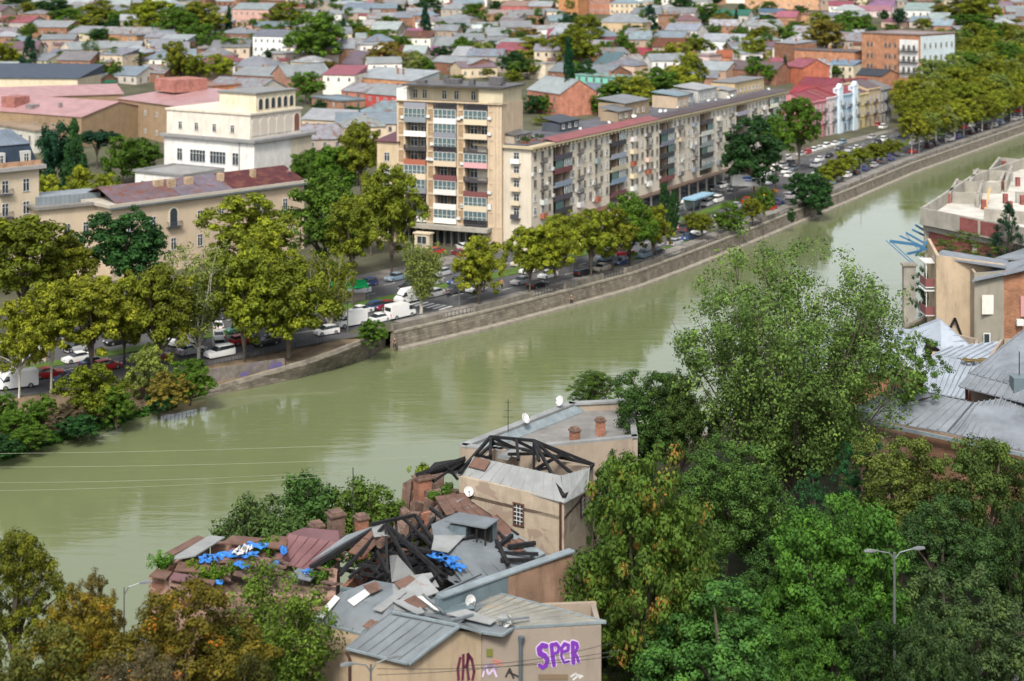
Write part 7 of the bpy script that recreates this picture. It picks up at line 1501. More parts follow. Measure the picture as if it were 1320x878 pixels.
for (x, y, z, w_, h, c, lab) in ((208, 730, 14.3, 1.0, 1.2, (.06, .15, .015), 'bright green weeds on the left corner of the ruin'), (250, 738, 13.9, 1.2, .7, (.1, .15, .015), 'yellowish weeds in the left part of the ruin'), (272, 744, 13.9, 1.2, .8, (.08, .15, .015), 'green weeds by the ruin front wall'), (345, 708, 14.3, 1.2, .8, (.07, .15, .015), 'weeds sprouting beside the blue tarpaulin at the back wall'), (425, 728, 13.4, 1.4, 1.4, (.05, .13, .02), 'tall weeds between the ruin and the charred beams'), (300, 735, 14, 1.0, .5, (.07, .12, .02), 'low weeds in the middle of the ruin'), (408, 748, 13.3, 1.3, .8, (.07, .14, .02), 'weeds at the foot of the grey roof strip'), (545, 610, 14.6, .8, .6, (.14, .2, .02), 'yellow-green weeds behind the black roof piece'), (560, 640, 14.3, .5, .3, (.07, .14, .02), 'small weeds on the rubble left of the plastered house'), (575, 632, 14.4, .5, .3, (.06, .12, .02), 'small weeds against the plastered house'), (540, 700, 14.2, .5, .4, (.09, .15, .02), 'small weeds inside the charred beams')):
    weeds(x, y, z, w_, h, c, lab)
# ---- long firewall between the collapsed house and the front house
a, b, c = P(566, 772, 16.4), P(655, 742, 16.4), P(738, 712, 16.4)
rw = thing('firewall', 'brown plastered firewall with metal coping between the ruin and the seamed roof', 'wall', ((a.x + c.x) / 2, (a.y + c.y) / 2, 5))
mb = MB(); mb.wallseg(b, c, 16.4, 16.4, 4, .5); mb.build('wall', surf('brown_wall', (.3, .19, .13), .92, .3, .4, .5, .3, peel=((.36, .26, .19), .3, .58)), rw, world=True)
mb = MB(); mb.wallseg(a, b, 16.4, 16.4, 4, .5); mb.build('metal_cladding', M_teal, rw, world=True)
mb = MB(); n_ = Vector((0, .25, .06)); mb.beam(a + n_, c + n_, .75, .12); mb.build('coping', M_flash, rw, world=True)
dish(lerp(a, b, .45) + Vector((-.05, -.45, -1.0)), .42, R(40), R(-12), 'white oval satellite dish on the teal metal cladding above the front house', None, .3)
# ---- H4 front house: right block with the lettering, gable in the middle, low block at the left
F1, F2 = P(621, 812, 15), P(775, 803, 15); bk = Vector((.05, 1, 0)); F3 = F2 + Vector((-.2, 3.6, 0)); F4 = P(575, 790, 15)
r4 = house('front_house', 'patched house with purple lettering on its grey wall and seamed metal roofs, bottom centre', [F1, F2, F3, F4])
# walls
M_gr = surf('grey_render', (.3, .25, .205), .92, .1, .35, .25, .12)
mb = MB(); mb.wallseg(F1, F2, 14.85, 14.85, 4, .35); gw_ = mb.build('graffiti_wall', M_gr, r4, world=True)
mb = MB(); mb.wallseg(F2, F3, 14.85, 14.9, 4, .35); mb.build('wall', M_gr, r4, world=True)
mb = MB(); mb.wallseg(F3, F4, 15.0, 15.4, 4, .35); mb.build('wall', M_np3, r4, world=True)
Ga, Gb = P(525, 852, 14.2), F1; Gp = P(590, 806, 15.65)
Gb2 = Vector((Gb.x - .02, Gb.y - .02, 15)); tt = (Gp.x - Ga.x) / (Gb.x - Ga.x); Gm = lerp(Ga, Gb2, tt)
mb = MB(); d = (Gb2 - Ga); d.z = 0; nn = Vector((-d.y, d.x, 0)).normalized() * .35
F_ = [Vector((Ga.x, Ga.y, 4)), Vector((Gb2.x, Gb2.y, 4)), Vector((Gb2.x, Gb2.y, 14.75)), Vector((Gm.x, Gm.y, 15.35)), Vector((Ga.x, Ga.y, 14.0))]
mb.add(F_ + [p + nn for p in F_], [(0, 1, 2, 3, 4), (9, 8, 7, 6, 5)] + [(i, i + 5, (i + 1) % 5 + 5, (i + 1) % 5) for i in range(5)]); mb.build('gable_wall', M_np2, r4, world=True)
E0 = P(449, 835, 14.1); mb = MB(); mb.wallseg(E0, Ga, 13.95, 13.95, 4, .35); mb.build('wall', M_np2, r4, world=True)
L0, L1 = P(405, 799, 14.4), P(478, 819, 14.3); mb = MB(); mb.wallseg(L0, L1 + Vector((1.2, -.8, 0)), 14.25, 14.2, 4, .35); mb.build('wall', M_np2, r4, world=True)
mb = MB(); mb.wallseg(P(432, 768, 14.6), L0, 14.3, 14.2, 4, .35); mb.build('wall', M_np2, r4, world=True)
# roofs
A0, A1, A2, A3 = P(642, 764, 15.3), P(781, 801, 15.02), P(663, 808, 15.0), P(588, 797, 15.3)
sheet(r4, 'seamed_roof', [A0, A1, A2, A3], surf('striped_old_tin', (.24, .235, .21), .6, .3, .4, 0, .08, metal=.0, rust=(.2, .19, .15), rustamt=.52), .08, 11)
sheet(r4, 'seamed_roof', [A3, A2, P(648, 818, 14.95), P(621, 814, 15.02)], M_sheet, .08)
for (p0, p1) in ((A1, A2), (A0, A1), (A2, P(648, 818, 14.95)), (P(648, 818, 14.95), P(619, 814, 15.03))):
    mb = MB(); mb.beam(p0 + Vector((0, -.05, -.03)), p1 + Vector((0, -.05, -.03)), .16, .16); mb.build('eaves_trim', M_flash, r4, world=True)
sheet(r4, 'middle_roof', [P(446, 835, 14.25), P(526, 855, 14.2), P(592, 806, 15.75), P(506, 789, 15.8)], M_sheet, .09, 6)
sheet(r4, 'middle_roof', [P(592, 806, 15.75), P(622, 815, 15.1), P(585, 797, 15.4), P(548, 790, 15.9)], M_sheet, .09)
sheet(r4, 'left_roof', [P(401, 798, 14.4), P(480, 820, 14.3), P(508, 788, 15.8), P(440, 764, 15.5)], M_sheet, .09, 6)
sheet(r4, 'left_roof', [P(440, 764, 15.5), P(508, 788, 15.8), P(506, 752, 16.0), P(482, 748, 15.9)], M_sheet, .09)
sheet(r4, 'back_roof', [P(504, 790, 15.75), P(590, 804, 15.6), P(642, 768, 15.2), P(570, 792, 15.35)], M_sheet, .09)
sheet(r4, 'back_roof', [P(506, 786, 15.8), P(568, 790, 15.35), P(552, 758, 15.3), P(506, 752, 16.0)], M_sheetl, .09)
for (p0, p1, w_) in ((P(446, 836, 14.2), P(526, 856, 14.15), .16), (P(526, 856, 14.15), P(592, 807, 15.78), .3), (P(592, 807, 15.78), P(621, 815, 15.1), .16), (P(401, 799, 14.35), P(480, 821, 14.25), .16), (P(508, 789, 15.85), P(480, 821, 14.35), .14), (P(506, 789, 15.9), P(590, 806, 15.8), .2)):
    mb = MB(); mb.beam(p0, p1, w_, .14); mb.build('eaves_trim', M_flash, r4, world=True)
for (a, b, c, d, m_) in (((448, 775, 15.35), (474, 758, 15.95), (480, 764, 15.95), (456, 782, 15.4), M_white), ((408, 795, 14.8), (432, 768, 15.4), (438, 772, 15.4), (416, 798, 14.8), M_white), ((468, 756, 16.1), (485, 750, 16.1), (493, 760, 16.0), (478, 766, 16), M_sheetr), ((480, 786, 15.75), (520, 758, 16.2), (524, 764, 16.1), (492, 790, 15.7), M_sheetl), ((508, 770, 16), (545, 740, 16.2), (566, 764, 15.7), (532, 776, 15.8), M_sheetl), ((467, 808, 15.0), (480, 812, 14.9), (492, 803, 15.2), (478, 799, 15.3), M_sheetr),
                         ((508, 752, 16), (528, 742, 16.1), (540, 750, 16), (518, 762, 16), M_sheetr), ((506, 776, 16), (530, 770, 16), (548, 790, 15.9), (538, 793, 15.9), M_sheetl), ((538, 770, 15.9), (560, 786, 15.8), (566, 788, 15.8), (545, 770, 15.9), M_white), ((566, 770, 15.6), (600, 766, 15.6), (612, 778, 15.5), (572, 786, 15.5), M_teal), ((575, 792, 15.7), (600, 786, 15.7), (640, 800, 15.4), (632, 806, 15.3), M_sheetl), ((640, 796, 15.6), (652, 792, 15.7), (662, 800, 15.7), (660, 806, 15.3), M_sheetl), ((520, 775, 16), (535, 768, 16.1), (550, 782, 15.9), (540, 788, 15.9), M_sheetr)):
    sheet(r4, 'loose_sheet', [P(*a) + UPZ * .06, P(*b) + UPZ * .06, P(*c) + UPZ * .06, P(*d) + UPZ * .06], m_, .05)
bms(r4, [((566, 765, 15.8), (620, 740, 15.0)), ((642, 800, 15.6), (682, 796, 15.5)), ((545, 766, 15.9), (572, 790, 15.7)), ((580, 800, 15.8), (610, 792, 15.7))], .14, M_sheet, 'batten')
# box of bent metal at the foot of the cladding
sheet(r4, 'bent_sheet', [P(568, 770, 15.2), P(608, 762, 15.2), P(612, 784, 15.6), P(574, 790, 15.6)], M_teal, .05)
# pipes
mb = MB(); q = P(671, 812, 14.9); mb.tube([(q.x, q.y - .15, 4.5), (q.x, q.y - .15, 14.0)], .13, 10); mb.tube([(q.x, q.y - .15, 14.0), (q.x + .05, q.y - .12, 14.5)], [.13, .24], 10); mb.build('downpipe', plain('dark_pipe', (.09, .12, .14), .5), r4, world=True)
mb = MB(); q = P(451, 842, 13.8); mb.tube([(q.x, q.y - .12, 5), (q.x, q.y - .12, 13.5), (q.x - .25, q.y - .1, 13.9)], .1, 8); mb.build('downpipe', plain('brown_pipe', (.07, .03, .02), .6), r4, world=True)
# lettering on the wall
wd = (F2 - F1); wd.z = 0; wd.normalize(); wn = Vector((wd.y, -wd.x, 0))
def onwall(px, py, off=.03, A=F1, D=None, N=None):
    D = D or wd; N = N or wn
    # intersect the pixel ray with the wall plane
    dirr = Vector(((px - CX) / F, 1, -(py - YH) / F)); o = Vector((0, 0, CZ)); n = N; tt = ((Vector((A.x, A.y, 0)) - o).dot(n)) / dirr.dot(n)
    return o + dirr * tt + n * off
def textobj(body, px, py, hgt, mat, root, A=F1, D=None, N=None, xs=1.0, bold=.03, name='lettering', spc=.8, off=.02, rot=0.0):
    D = D or wd; N = N or wn
    cu = bpy.data.curves.new(name, 'FONT'); cu.body = body; cu.size = 1.0; cu.offset = bold; cu.extrude = .006; cu.space_character = spc; cu.resolution_u = 3
    tmp = bpy.data.objects.new('t', cu); col.objects.link(tmp); bpy.context.view_layer.update(); me = bpy.data.meshes.new_from_object(tmp); bpy.data.objects.remove(tmp); me.name = name
    me.materials.clear(); me.materials.append(mat); o0 = onwall(px, py, off, A, D, N); k = hgt / .72; M = Matrix(((D.x * k * xs, 0, N.x, o0.x), (D.y * k * xs, 0, N.y, o0.y), (0, k, 0, o0.z), (0, 0, 0, 1)))
    if rot: M = M @ Matrix.Rotation(rot, 4, 'Z')
    me.transform(parent_matrix(root).inverted() @ M); return obj(name, me, root)
M_pur = plain('purple_paint', (.17, .03, .36), .7); M_pale2 = plain('pale_lilac_paint', (.62, .5, .72), .7)
# each bubble letter leans on the next
LET = {'S': [[(704, 832.5), (699, 831.5), (695, 836), (696, 842), (702, 845), (705.5, 850), (704, 857), (699, 860), (695.5, 857)]],
       'P': [[(710.5, 831), (712, 843), (714, 857)], [(711, 831), (717, 829.5), (720.5, 834), (719, 840), (714, 842)]],
       'E': [[(725.5, 840), (732, 838), (732.5, 831.5), (727.5, 829.5), (724, 835), (723.5, 846), (727, 853.5), (733, 852)]],
       'R': [[(738, 828), (738.5, 841), (739, 854)], [(738, 828), (743, 829.5), (744.5, 834), (742, 839), (739, 840.5)], [(740, 840), (744, 847), (745.5, 852)]]}
def strokes(name, paths, rad, mat, off):
    mb = MB(); k = 0
    for pth in paths:
        Q = [onwall(x, y, 0) for x, y in pth]
        for a_, b_ in zip(Q[:-1], Q[1:]):
            n = max(1, int((b_ - a_).length / .05))
            for i in range(n + 1):
                c_ = lerp(a_, b_, i / n) + wn * (off + k * .00025); k += 1; r_ = rad * (1 + .18 * math.sin(k * .09))
                mb.add([c_ + wd * r_ * math.cos(t_ * .5236) + UPZ * r_ * 1.05 * math.sin(t_ * .5236) for t_ in range(12)], [tuple(range(12))])
    return mb.build(name, mat, gw_, world=True)
for li, (ch, pth) in enumerate(LET.items()):
    wide = .035 if ch == 'S' else 0
    strokes('letter_outline', pth, .185 + wide, M_pale2, .008); strokes('letter', pth, (.125 if ch != 'E' else .1) + wide, M_pur, .05)
def blob(name, mat, pts, parent, A=F1, D=None, N=None, w=.1, off=.02):
    D = D or wd; N = N or wn; mb = MB(); Q = [onwall(x, y, off, A, D, N) for x, y in pts]
    for i in range(len(Q) - 1):
        d = (Q[i + 1] - Q[i]).normalized(); s = N.cross(d) * w / 2; a = Q[i] - d * w * .3; b = Q[i + 1] + d * w * .3
        mb.hexa([a - s, b - s, b + s, a + s], [a - s + N * .008, b - s + N * .008, b + s + N * .008, a + s + N * .008])
    return mb.build(name, mat, parent, world=True)
M_mar = plain('maroon_paint', (.13, .02, .05), .7); M_redp = plain('faded_red_paint', (.5, .2, .16), .8); M_blk = plain('black_paint', (.04, .035, .035), .8)
gd = (Gb2 - Ga); gd.z = 0; gd.normalize(); gn = Vector((gd.y, -gd.x, 0))
for pts in ([(591, 876), (590, 862), (593, 848)], [(596, 876), (597, 860), (597, 844)], [(604, 876), (602, 860), (603, 843), (608, 850), (611, 866), (609, 876)], [(600, 860), (605, 846)]):
    blob('maroon_tag', M_mar, pts, r4, Ga, gd, gn, .2)
for pts, m_ in (([(622, 872), (626, 858), (630, 870), (636, 862), (640, 872)], M_pale2), ([(624, 864), (632, 856), (640, 862)], plain('lilac_paint', (.28, .18, .34), .8)), ([(636, 850), (646, 853)], M_redp), ([(637, 854), (646, 857)], M_redp), ([(652, 872), (657, 862), (662, 874)], M_blk), ([(655, 866), (668, 872)], M_blk), ([(736, 872), (742, 868), (748, 874)], M_white), ([(739, 876), (746, 870), (751, 872)], M_white)):
    blob('wall_scribble', m_, pts, gw_, w=.13)
mb = MB(); A_, B__ = onwall(627, 846, .04), onwall(636, 836, .04); mb.hexa([onwall(627, 846, .02), onwall(635, 846, .02), onwall(635, 846, .06), onwall(627, 846, .06)], [onwall(627, 836, .02), onwall(635, 836, .02), onwall(635, 836, .06), onwall(627, 836, .06)]); mb.build('wall_plate', plain('olive_plate', (.16, .17, .03), .7), gw_, world=True)
mb = MB(); mb.hexa([onwall(694, 876, .02), onwall(732, 876, .02), onwall(732, 876, .05), onwall(694, 876, .05)], [onwall(694, 869, .02), onwall(732, 869, .02), onwall(732, 869, .05), onwall(694, 869, .05)]); mb.build('boarding', plain('brown_board', (.2, .14, .09), .8), gw_, world=True)
dish(P(655, 806, 15.1), .4, R(-60), R(-30), 'small bent satellite dish lying at the eaves above the grey wall', None, .25)
# ---- wires
def cable(name, A, B, sag, r, mat, label, cat='cable', group=None):
    t = None; mb = MB(); pts = [lerp(A, B, i / 24) - UPZ * sag * 4 * (i / 24) * (1 - i / 24) for i in range(25)]
    mb.tube(pts, r, 4); o = mb.build(name, mat); tag(o, label, cat, group); return o
M_cable = plain('pale_cable', (.26, .28, .2), .6); M_dcable = plain('dark_cable', (.03, .03, .03), .7)
for i, (a, b, s_) in enumerate((((-60, 585, 14), (620, 566, 14.5), .3), ((-60, 602, 13), (560, 588, 14), .3), ((-60, 622, 12), (455, 607, 17.8), .3), ((-60, 633, 12), (455, 612, 17.5), .3))):
    cable('overhead_cable', P(*a), P(*b), s_, .013, M_cable, ['topmost thin pale cable crossing above the river at left', 'second thin pale cable from the top above the river', 'third thin pale cable from the top above the river', 'lowest thin pale cable above the river at left'][i], group='cables over the river')
for i, (a, b) in enumerate((((486, 862), (790, 846)), ((486, 870), (800, 838)), ((600, 858), (790, 828)))):
    cable('overhead_cable', atY(a[0], a[1], 96), atY(b[0], b[1], 101), .3, .02, M_dcable, ['dark wire crossing low in front of the purple lettering wall', 'dark wire rising from the lamp arms across the grey wall', 'uppermost dark wire across the lettering'][i], group='dark wires before the front house')
# ---- lamps and poles of the near bank
lp = atY(478, 862, 94); t = lamp(Vector((lp.x, lp.y, terrain(lp.x, lp.y))), lp.z - terrain(lp.x, lp.y) + .3, R(20), 'double-armed grey street lamp standing before the low cream wall, bottom centre', 2, None, 1.15)
lp = atY(160, 757, 106); lamp(Vector((lp.x, lp.y, 5)), lp.z - 5, R(15), 'thin street lamp rising above the autumn trees against the river, lower left', 1, None, 1.1, .06)
lp = atY(1153, 712, 108); t = lamp(Vector((lp.x, lp.y, 5)), lp.z - 5, R(8), 'concrete lamp post with two arms among the trees at lower right', 2, None, 1.45, .12)
for i, (dx, c) in enumerate(((-.5, 1), (-.9, 1.0))): cable('guy_wire', lp - UPZ * 4, Vector((lp.x - 1.6 + dx, lp.y - .5, 5)), 0, .02, M_dcable, ['guy wire close beside the concrete lamp post', 'outer guy wire left of the concrete lamp post'][i])

# ================================================================ right hand cluster
def roofslab(root, name, pts, mat, seams=0, th=.12): return sheet(root, name, [P(*p) for p in pts], mat, th, seams, sw=(.1, .22))
M_rt = surf('weathered_tin', (.185, .205, .23), .6, .3, .35, 0, .06, metal=.0, rust=(.16, .15, .15), rustamt=.6); M_rtl = surf('white_metal', (.3, .34, .39), .6, .2, .3, 0, .05)
h6 = [P(1080, 531, 13), P(1360, 590, 13), P(1360, 520, 13), P(1165, 512, 13)]
r6 = house('tin_roof_house', 'long low house with dark seamed tin roof at the right edge above the olive trees', h6)
walls(r6, h6, [12.9, 12.9, 12.9, 12.9], [surf('brown_brick', (.17, .1, .065), .92, .3, .6, .35, .3, brick=(.26, .085, .012, (1.2, 1.1, 1.0))), M_nbr, M_np3, M_np3])
mb = MB(); q0, q1 = h6[0], h6[1]; dd = (q1 - q0).normalized(); mb.wallseg(q0 + dd * .1 - Vector((dd.y * -.05, .06, 0)), q0 + dd * 7.5 - Vector((0, .06, 0)), 12.7, 12.7, 4, .1); mb.build('render', surf('brown_render', (.26, .17, .13), .92, .2, .4, .4, .2), r6, world=True)
roofslab(r6, 'roof', [(1083, 533, 13), (1222, 557, 13), (1255, 519, 15.1), (1163, 500, 15.1)], M_rt, 11); roofslab(r6, 'roof', [(1222, 557, 13), (1362, 592, 13), (1362, 503, 15.6), (1255, 519, 15.1)], M_rt, 15)
mb = MB(); mb.beam(P(1083, 536, 12.95), P(1362, 595, 12.95), .3, .35); mb.build('gutter', M_flash, r6, world=True)
h7 = [P(1252, 520, 13), P(1370, 545, 13), P(1370, 470, 13), P(1290, 470, 13)]
r7 = house('tin_roof_house', 'house with steep ribbed tin roof and open porch at the right edge', h7)
walls(r7, h7, [15.3, 15.3, 16, 16], [M_np3] * 4, th=.3)
roofslab(r7, 'porch_roof', [(1236, 498, 15.4), (1372, 532, 15.4), (1372, 515, 16.3), (1251, 482, 16.4)], M_rt, 14); roofslab(r7, 'main_roof', [(1251, 481, 16.5), (1372, 514, 16.4), (1372, 398, 20.2), (1325, 422, 19.9)], M_rt, 14)
for x, y in ((1246, 525), (1250, 512)): mb = MB(); p_ = P(x, y, 13); mb.box(p_.x - .12, p_.x + .12, p_.y - .12, p_.y + .12, 10, 15.6); mb.build('post', plain('red_brown_post', (.12, .03, .02), .7), r7, world=True)
mb = MB(); p_ = P(1316, 498, 16.6); mb.box(p_.x - .7, p_.x + .9, p_.y, p_.y + 1.5, 14.5, 17.4); mb.build('vent_box', M_teal, r7, world=True)
mb = MB(); mb.tube([p_ + Vector((0, .5, 1)), p_ + Vector((0, .5, 3.4))], .05, 6); mb.build('vent_pipe', M_beam, r7, world=True)
h8 = [P(1194, 505, 12.4), P(1243, 514, 12.4), P(1275, 470, 12.4), P(1202, 465, 12.4)]
r8 = house('white_roof_house', 'low house with bright white corrugated roof below the cream house', h8)
walls(r8, h8, [12.4, 12.4, 13.5, 13.5], [M_nbr, M_nbr, M_np3, M_np3])
roofslab(r8, 'roof', [(1190, 503, 12.7), (1244, 514, 12.7), (1272, 468, 14.0), (1201, 458, 14.2)], M_rtl, 9); roofslab(r8, 'roof', [(1203, 458, 13.9), (1272, 464, 13.7), (1320, 436, 14.2), (1228, 447, 14.4)], M_rtl, 7)
top('moss_patch', 'patch of brown-green moss on the white metal roof', 'moss', P(1258, 466, 14.3), surf('moss', (.13, .1, .04), .95, .4, 2, 0, .5), 3.0, 1.4, .3, 41, az=0)
h9 = [P(1180, 440, 12.5), P(1256, 462, 12), P(1262, 440, 12), P(1196, 420, 12.5)]
r9 = house('gabled_roof_house', 'house with pale grey sloping metal roof in front of the cream house', h9)
walls(r9, h9, [12.3, 12.3, 12.3, 12.3], [M_np3] * 4)
roofslab(r9, 'roof', [(1178, 424, 14), (1214, 452, 12.8), (1252, 446, 13.4), (1212, 411, 15.8)], M_rtl, 5); roofslab(r9, 'roof', [(1204, 458, 12.6), (1262, 466, 12.6), (1250, 444, 13.3), (1214, 450, 12.9)], M_rtl)
h9b = [P(1008, 478, 12), P(1196, 476, 12), P(1200, 436, 12), P(1040, 436, 12)]
r9b = house('white_roof_house', 'wide white metal roofed house seen through the tall open tree', h9b)
walls(r9b, h9b, [12] * 4, [M_nbr] * 4); roofslab(r9b, 'roof', [(1004, 480, 12.1), (1198, 478, 12.1), (1190, 450, 14), (1030, 450, 14)], M_rtl, 16); roofslab(r9b, 'roof', [(1030, 450, 14), (1190, 450, 14), (1200, 424, 12.6), (1060, 424, 12.6)], M_rtl, 12)
# cream, grey and brick house
b0, b1 = P(1207, 333, 20), P(1258, 338, 19.8); b1.y = b0.y - 1.0; b1.x = (1258 - CX) / F * b1.y
r10 = thing('balcony_house', 'tall cream house with grey and red brick extensions at the right edge', 'house', (b0.x, b0.y, 5))
g0 = Vector(((1256 - CX) / F * 203, 203, 0)); g1 = Vector(((1294 - CX) / F * 201.5, 201.5, 0)); k1 = Vector(((1375 - CX) / F * 199, 199, 0))
def up(p, z): return Vector((p.x, p.y, z))
mb = MB(); mb.wallseg(b0, Vector((b1.x + 4, b1.y - .3, 0)), 20.4, 19.4, 4, .4); mb.build('cream_wall', M_np2, r10, world=True)
mb = MB(); mb.wallseg(Vector((b0.x + 1.2, b0.y + 9, 0)), b0, 21, 20.4, 4, .4); mb.build('side_wall', M_np2, r10, world=True)
mb = MB(); mb.wallseg(g0, g1, 18.7, 19.2, 4, .4); mb.build('grey_wall', surf('grey_render_far', (.27, .25, .2), .92, .15, .3, .4, .2), r10, world=True)
mb = MB(); mb.wallseg(Vector((g0.x + .3, g0.y + 3.5, 0)), g0, 19, 18.7, 4, .3); mb.build('grey_wall', M_np3, r10, world=True)
mb = MB(); mb.wallseg(g1, k1, 19.2, 20.6, 4, .4); mb.build('brick_wall', surf('orange_brick', (.29, .15, .09), .92, .3, .5, .35, .2, brick=(.3, .1, .012, (1.2, 1.1, 1.0))), r10, world=True)
def bx2(name, px, py, Y, w_, h, d, mat, par): q = atY(px, py, Y); mb = MB(); mb.box(q.x - w_ / 2, q.x + w_ / 2, q.y - d, q.y, q.z, q.z + h); return mb.build(name, mat, par, world=True)
roofs_ = [('roof', [atY(1203, 330, 207.5), atY(1296, 344, 202), atY(1300, 336, 214), atY(1215, 322, 214)], M_rt), ('roof', [atY(1253, 361, 202.3), atY(1296, 352, 200.8), atY(1330, 335, 203), atY(1290, 340, 206)], M_rt), ('roof', [atY(1294, 353, 200.6), atY(1380, 332, 198.5), atY(1380, 322, 205), atY(1300, 338, 205)], M_rt), ('roof', [atY(1283, 332, 216), atY(1380, 336, 216), atY(1380, 318, 226), atY(1320, 320, 226)], M_rt)]
for nm, pts, m_ in roofs_: sheet(r10, nm, pts, m_, .25)
bx2('boarded_window', 1273, 405, 202.1, 1.5, 2.5, .12, surf('white_boards', (.66, .62, .56), .8, .15, 1, .3, .1), r10)
bx2('window', 1272, 443, 202.1, .9, 1.4, .1, M_white, r10); bx2('pane', 1272, 442, 201.98, .65, 1.15, .06, M_glass, r10)
bx2('window', 1264, 350, 205.9, .8, .7, .1, M_white, r10); bx2('air_conditioner', 1314, 419, 200.6, .9, .8, .5, M_white, r10); bx2('red_shutter', 1318, 408, 200.4, .5, 2.6, .1, plain('pink_shutter', (.5, .25, .25), .7), r10)
for yy in (375, 414): bx2('ledge', 1232, yy, 206.9, 5.2, .15, .12, plain('dark_band', (.12, .07, .05), .8), r10)
mb = MB(); mb.tube([atY(1250, 357, 205.9), atY(1249, 400, 205.9), atY(1248, 426, 205.9), atY(1231, 427, 206.2)], .14, 8); mb.build('white_pipe', M_white, r10, world=True)
mb = MB(); mb.tube([atY(1254, 338, 205.6), atY(1254, 445, 205.6)], .09, 6); mb.build('downpipe', M_beam, r10, world=True)
for (y0, y1) in ((352, 368), (392, 404)):
    q0 = atY(1206, y1, 209); mb = MB(); mb.box(q0.x - 1.6, q0.x - .05, q0.y - 1, q0.y + 2, q0.z - .15, q0.z); mb.mi = 1; mb.box(q0.x - 1.6, q0.x - 1.5, q0.y - 1, q0.y + 2, q0.z, q0.z + 1.1); mb.box(q0.x - 1.5, q0.x - .05, q0.y - 1, q0.y - .9, q0.z, q0.z + 1.1)
    mb.mi = 0; mb.box(q0.x - 1.55, q0.x - 1.45, q0.y - 1, q0.y - .9, q0.z + 1.1, q0.z + 3.2); mb.box(q0.x - 1.8, q0.x - .05, q0.y - 1.2, q0.y + 2, q0.z + 3.2, q0.z + 3.35); mb.build('balcony', [M_white, plain('red_railing', (.2, .07, .07), .7)], r10, world=True)
bms(r10, [], .1)
for a, b in (((1222, 428), (1231, 410)), ((1231, 410), (1242, 440)), ((1216, 434), (1231, 428))):
    mb = MB(); mb.beam(atY(a[0], a[1], 205.2), atY(b[0], b[1], 205.8), .22); mb.build('brace', M_beam, r10, world=True)
# ---- unfinished concrete building by the water
def PZ(x, y, z=20.5): return P(x, y, z)
k0 = PZ(1186, 268); k3 = PZ(1252, 226); k4 = PZ(1330, 200); k5 = PZ(1420, 205); kR = PZ(1380, 300)
r11 = thing('unfinished_building', 'unfinished concrete building with red brick infill and open roof cells beside the river', 'building', (k0.x + 5, k0.y + 10, 5))
fw = (PZ(1300, 290) - k0); fw.z = 0; fwn = fw.normalized()
kf = k0 + fwn * 26
ring_ = [k0, kf, k5, k4, k3]
for i in range(5):
    a, b = ring_[i], ring_[(i + 1) % 5]; mb = MB(); mb.wallseg(a, b, 20.5, 20.5, 17.9, .5); mb.build('concrete_band', M_conc, r11, world=True)
inn = [lerp(p, sum(ring_, Vector()) / 5, .035) for p in ring_]
for i in range(5):
    a, b = inn[i], inn[(i + 1) % 5]; mb = MB(); mb.wallseg(a, b, 17.9, 17.9, -4, .4); mb.build('brick_infill', surf('dark_red_brick', (.2, .07, .065), .92, .3, .5, .3, .25, brick=(.3, .1, .015, (1.4, 1.3, 1.2))), r11, world=True)
mb = MB(); mb.slab([Vector((p.x, p.y, 18.6)) for p in inn], .3); mb.build('roof_slab', surf('pale_concrete', (.5, .48, .43), .9, .25, .4, 0, .2), r11, world=True)
for t_ in (0.02, .42, .75, 1.0):
    p_ = lerp(inn[0], inn[1], t_); mb = MB(); mb.box(p_.x - .35, p_.x + .35, p_.y - .5, p_.y + .1, -4, 17.85); mb.build('column', M_conc, r11, world=True)
for z in (17.2, 12.2, 7.4): mb = MB(); mb.beam(inn[0] + Vector((0, -.2, z - 20.5)), inn[1] + Vector((0, -.2, z - 20.5)), .5, .7); mb.build('floor_beam', M_conc, r11, world=True)
for (x0, y0, x1, y1) in ((1228, 262, 1266, 264), (1232, 247, 1290, 250), (1254, 232, 1306, 234), (1290, 216, 1340, 220), (1262, 268, 1268, 246), (1298, 248, 1306, 226), (1226, 262, 1236, 244), (1252, 247, 1262, 230), (1268, 285, 1330, 290), (1310, 262, 1345, 262), (1290, 250, 1296, 234), (1278, 231, 1290, 215)):
    mb = MB(); mb.wallseg(P(x0, y0, 18.6), P(x1, y1, 18.6), 20.5, 20.5, 18.6, .45); mb.build('roof_cell_wall', M_conc, r11, world=True)
for (x, y) in ((1222, 262), (1268, 270), (1292, 244), (1296, 262), (1302, 272), (1312, 240), (1318, 264), (1294, 218)):
    mb = MB(); p_ = P(x, y, 18.6); mb.box(p_.x - .35, p_.x + .35, p_.y - .35, p_.y + .35, 18.4, 20.2); mb.build('brick_stub', surf('dark_red_brick', (.2, .07, .065)), r11, world=True)
mb = MB(); mb.beam(P(1270, 270, 18.8), P(1276, 243, 20.9), .35, .1); mb.build('plank', plain('fresh_wood', (.5, .32, .14), .8), r11, world=True)
for t0, t1 in ((.32, .46), (.48, .62)):
    p0, p1 = lerp(k0, kf, t0) + Vector((0, -.06, 0)), lerp(k0, kf, t1) + Vector((0, -.06, 0)); mb = MB(); mb.wallseg(p0, p1, 20.3, 20.3, 18.2, .05); mb.build('brick_panel', surf('dark_red_brick', (.2, .07, .065)), r11, world=True)
